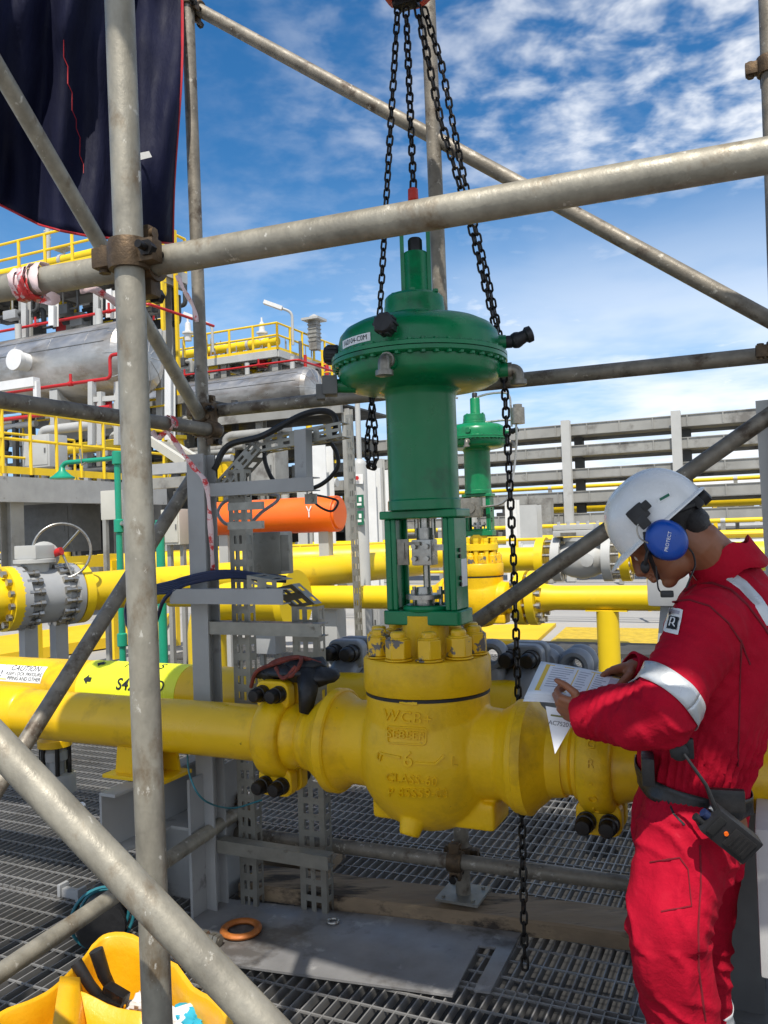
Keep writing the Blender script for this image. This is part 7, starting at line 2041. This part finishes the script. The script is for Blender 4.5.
# clip of the ear muff on the helmet
q = P(638, 514, 1.955)
mb = MB(); mb.box(q + LF * 0.004, (0.045, 0.016, 0.040), (FHh, LF, UHh), 0.007); mb.box(q + FHh * 0.004 - UHh * 0.022 + LF * 0.006, (0.026, 0.014, 0.03), (FHh, LF, UHh), 0.005); mb.box(q - FHh * 0.026 + UHh * 0.003 + LF * 0.006, (0.02, 0.016, 0.022), (FHh, LF, UHh), 0.005); mb.build('muff_clip', M['black_rubber'], hel)
# head band and ratchet at the back
mb = MB()
for s in (-1, 1):
    mb.tube(bezier([hp(0.02, s * 0.088, 0.045), hp(-0.05, s * 0.084, 0.032), hp(-0.100, s * 0.05, 0.012)], 5), 0.010, 8)
mb.box(hp(-0.112, 0, 0.010), (0.022, 0.10, 0.036), hx_, 0.008); mb.lathe([(0.022, 0), (0.022, 0.02), (0.015, 0.024)], hp(-0.122, 0, 0.008), -FH, 20)
mb.build('head_band', M['black_rubber'], hel)
mb = MB(); mb.tube(bezier([hp(0.005, 0.090, 0.050), hp(-0.03, 0.090, 0.046), hp(-0.06, 0.084, 0.038)], 4), [0.009] * 9, 8); mb.build('strap', M['grey_light'], hel)
# ear muffs
def muff(s):
    c_ = hp(-0.004, s * 0.092, -0.004) if s < 0 else P(666.5, 540, 1.953)
    mb = MB(); mb.lathe([(0.0, 0.030), (0.026, 0.029), (0.040, 0.024), (0.047, 0.014), (0.049, 0.0), (0.049, -0.006), (0.0, -0.006)], c_, LF * s, 36)
    Mx = c_
    for v in mb.bm.verts:
        r_ = v.co - Mx; v.co = Mx + r_ + FH * r_.dot(FH) * -0.06 + UH * r_.dot(UH) * 0.06
    o = mb.build('ear_muff', M['blue'], man)
    mb = MB(); mb.torus(c_ - LF * s * 0.013, LF, 0.037, 0.012, 32, 10); mb.build('cushion', M['black_rubber'], o)
    return o, c_
em, ec = muff(1); muff(-1)
mb = MB(); mb.mesh(text_mesh('PROTECT', 0.011), basis(ec + LF * 0.0303 - UH * 0.004, (-FH * 0.8 + UH * 0.55).normalized(), (UH * 0.8 + FH * 0.55).normalized(), LF)); mb.build('lettering', M['sticker'], em, smooth=False)
mb = MB(); mb.tube(bezier([P(641, 520, 1.945), P(637, 528, 1.945), P(640, 538, 1.945), P(648, 543, 1.945)], 6), 0.0022, 6); mb.build('wire_arm', M['steel'], em)
mb = MB(); mb.tube(bezier([P(652, 548, 1.965), P(648, 552, 1.965), P(646, 560, 1.97), P(645, 568, 1.985)], 6), 0.0045, 8); mb.ball(P(645, 567, 1.985), (0.011, 0.011, 0.016), seg=14, rings=10); mb.build('microphone', M['black_rubber'], em)
mb = MB(); mb.tube(bezier([P(645, 532, 1.965), P(647, 548, 1.97), P(652, 562, 1.985), P(658, 578, 2.03)], 5), 0.0055, 8); mb.build('chin_strap', M['black_rubber'], hel)
mb = MB(); mb.tube(bezier([P(687, 546, 1.975), P(693, 554, 1.965), P(695, 565, 1.95), P(691, 576, 1.93), P(686, 588, 1.93)], 8), 0.0022, 6); mb.build('cord', M['cable_black'], em)
mb = MB(); mb.tube(bezier([P(656, 566, 1.98), P(657, 578, 1.98), P(659, 590, 1.97), P(666, 594, 1.95)], 6), 0.002, 6); mb.box(P(667, 594, 1.945), (0.030, 0.016, 0.016), (FW, LF, Z), 0.005); mb.build('talk_switch', M['black_rubber'], em)

# radio on the belt
rd_ = thing('radio', 'black handheld radio hanging on the belt of the worker at his hip', 'radio', P(728, 850, 1.83))
rc = P(729, 833, 1.825); rx = (P(752, 851, 1.83) - P(708, 816, 1.82)).normalized(); rz_ = LF; ry_ = rz_.cross(rx).normalized(); rz_ = rx.cross(ry_)
mb = MB(); mb.box(rc, (0.125, 0.066, 0.042), (rx, ry_, rz_), 0.008); rb_ = mb.build('case', M['black_rubber'], rd_)
mb = MB(); mb.box(rc + rz_ * 0.021 + rx * 0.02, (0.06, 0.045, 0.006), (rx, ry_, rz_), 0.003)
for k in range(4): mb.box(rc + rz_ * 0.0235 + rx * (0.004 + 0.011 * k), (0.004, 0.036, 0.004), (rx, ry_, rz_))
mb.build('grille', M['leather'], rd_)
for k, (m, oy, r_, l_) in enumerate((('black_rubber', -0.018, 0.009, 0.020), ('cable_navy', 0.0, 0.010, 0.014), ('grey_mid', 0.019, 0.004, 0.010))):
    p = rc - rx * 0.062 + ry_ * oy; mb = MB(); mb.cyl(p, p - rx * l_, r_, seg=14); mb.build('knob', M[m], rd_)
mb = MB(); p = rc - rx * 0.018 + ry_ * 0.0 + rz_ * 0.021; mb.cyl(p, p + rz_ * 0.003, 0.0048, seg=16); mb.build('orange_button', M['orange'], rd_)
mb = MB(); mb.box(rc + rz_ * 0.022 - rx * 0.046, (0.018, 0.044, 0.004), (rx, ry_, rz_), 0.001); mb.build('display', M['ink'], rd_)
mb = MB(); mb.tube([rc - rx * 0.06 + ry_ * 0.022, P(706, 785, 1.80), P(684, 754, 1.82)], [0.0065, 0.004, 0.0032], 8); mb.build('antenna', M['black_rubber'], rd_)
mb = MB(); q0, q1 = P(676, 728, 1.86), P(681, 755, 1.86); d = (q1 - q0).normalized(); a_, b_, _ = frame_of(d)
mb.tube([q0 + (q1 - q0) * (i / 90) + (a_ * cos(i * 0.75) + b_ * sin(i * 0.75)) * 0.012 for i in range(91)], 0.0028, 6); mb.build('coiled_cord', M['cable_black'], rd_)
mb = MB(); mb.lathe([(0.020, 0), (0.020, 0.010), (0.014, 0.014), (0, 0.014)], P(679, 751, 1.845), LF, 20); mb.box(P(682, 748, 1.86), (0.05, 0.016, 0.045), (FW, LF, Z), 0.005); mb.build('speaker_clip', M['black_rubber'], rd_)

# papers in his hands
TL, TRc, BRc, BLc = P(541, 661.5, 2.27), P(645, 683, 2.27), P(632, 715, 2.03), P(527, 690, 2.07)
doc = thing('document', 'stack of white printed sheets with yellow table frames held in both hands', 'papers', (BLc + TRc) / 2)
nrm = (TRc - TL).cross(TL - BLc).normalized()
if nrm.z < 0: nrm = -nrm
def pp(s, t, lift=0.0):
    p = TL * (1 - s) * (1 - t) + TRc * s * (1 - t) + BRc * s * t + BLc * (1 - s) * t
    return p + nrm * (lift + 0.010 * sin(pi * s) * (0.5 + 0.5 * t) - 0.012 * (1 - s) ** 3 * t)
def sheet_patch(s0, s1, t0, t1, lift, name, m, parent, n=8, off=V((0, 0, 0)), th=0.0):
    rows = [[pp(s0 + (s1 - s0) * i / n, t0 + (t1 - t0) * j / n, lift) + off for i in range(n + 1)] for j in range(n + 1)]
    mb = MB(); g_ = [[mb.bm.verts.new(p) for p in r] for r in rows]
    for a_, b_ in zip(g_, g_[1:]):
        for i in range(n): mb.face([a_[i], a_[i + 1], b_[i + 1], b_[i]])
    o = mb.build(name, M[m], parent, recalc=False, angle=80)
    if th: so = o.modifiers.new('thickness', 'SOLIDIFY'); so.thickness = th
    return o
s1_ = sheet_patch(0, 1, 0, 1, 0, 'sheet', 'paper', doc, th=0.0006)
for k in range(4): sheet_patch(0.0, 1, 0, 1, -0.0035 * (k + 1), 'sheet', 'paper', doc, off=(BLc - TL) * (0.02 + 0.015 * k) + (TL - TRc) * (0.005 * (k % 2)), th=0.0006)
M['amber_frame'] = M['amber']
for (a_, b_, c_, d_) in ((0.06, 1, 0.06, 0.085), (0.10, 1, 0.86, 0.885), (0.06, 0.10, 0.06, 0.885), (0.36, 0.37, 0.085, 0.86), (0.52, 0.53, 0.085, 0.86), (0.80, 0.81, 0.085, 0.86)): sheet_patch(a_, b_, c_, d_, 0.0008, 'table_frame', 'amber', s1_, 4)
for (a_, b_, t0, t1, n) in ((0.13, 0.34, 0.14, 0.80, 9), (0.39, 0.50, 0.14, 0.80, 8), (0.55, 0.66, 0.14, 0.80, 9), (0.83, 0.98, 0.14, 0.6, 6)):
    mb = MB()
    for k in range(n):
        u0 = t0 + (t1 - t0) * k / n; e = b_ - (b_ - a_) * R.uniform(0, 0.35)
        for i in range(4):
            x0, x1 = a_ + (e - a_) * i / 4, a_ + (e - a_) * (i + 1) / 4
            mb.quad([pp(x0, u0, 0.0009), pp(x1, u0, 0.0009), pp(x1, u0 + 0.022, 0.0009), pp(x0, u0 + 0.022, 0.0009)])
    mb.build('print_lines', M['ink_grey'], s1_, smooth=False, recalc=False)
M['print_block'] = mat('pale_print_block', (0.55, 0.50, 0.56), 0.6, 0, 0.05, 30, rvar=0)
sheet_patch(0.68, 0.785, 0.14, 0.82, 0.0008, 'print_block', 'print_block', s1_, 4)
tagt = thing('paper_tag', 'white pointed paper tag with black number hanging below the papers', 'tag', P(555, 754, 2.03))
q = [P(545.5, 706, 2.03), P(580, 712, 2.03), P(572, 724, 2.02), P(555, 754, 2.02)]
mb = MB(); g_ = [mb.bm.verts.new(p) for p in q]; mb.face(g_); o = mb.build('tag_sheet', M['paper'], tagt, smooth=False); so = o.modifiers.new('thickness', 'SOLIDIFY'); so.thickness = 0.0012; so.offset = 0
ex = (P(575, 724, 2.015) - P(549, 720, 2.02)).normalized(); ey = (P(548, 706, 2.02) - P(553, 745, 2.02)); ey = (ey - ex * ey.dot(ex)).normalized()
mb = MB(); text_flat(mb, 'AC75201', P(560.0, 724, 2.012), ex, ey, 0.0150, spacing=0.95); mb.build('lettering', M['ink'], o, smooth=False)
mb = MB(); p = P(557, 716, 2.012); mb.box(p, (0.030, 0.004, 0.0015), (ex, ey, ex.cross(ey))); M['olive'] = mat('olive_print', (0.16, 0.16, 0.05), 0.6, rvar=0); mb.build('print_bar', M['olive'], o, smooth=False)
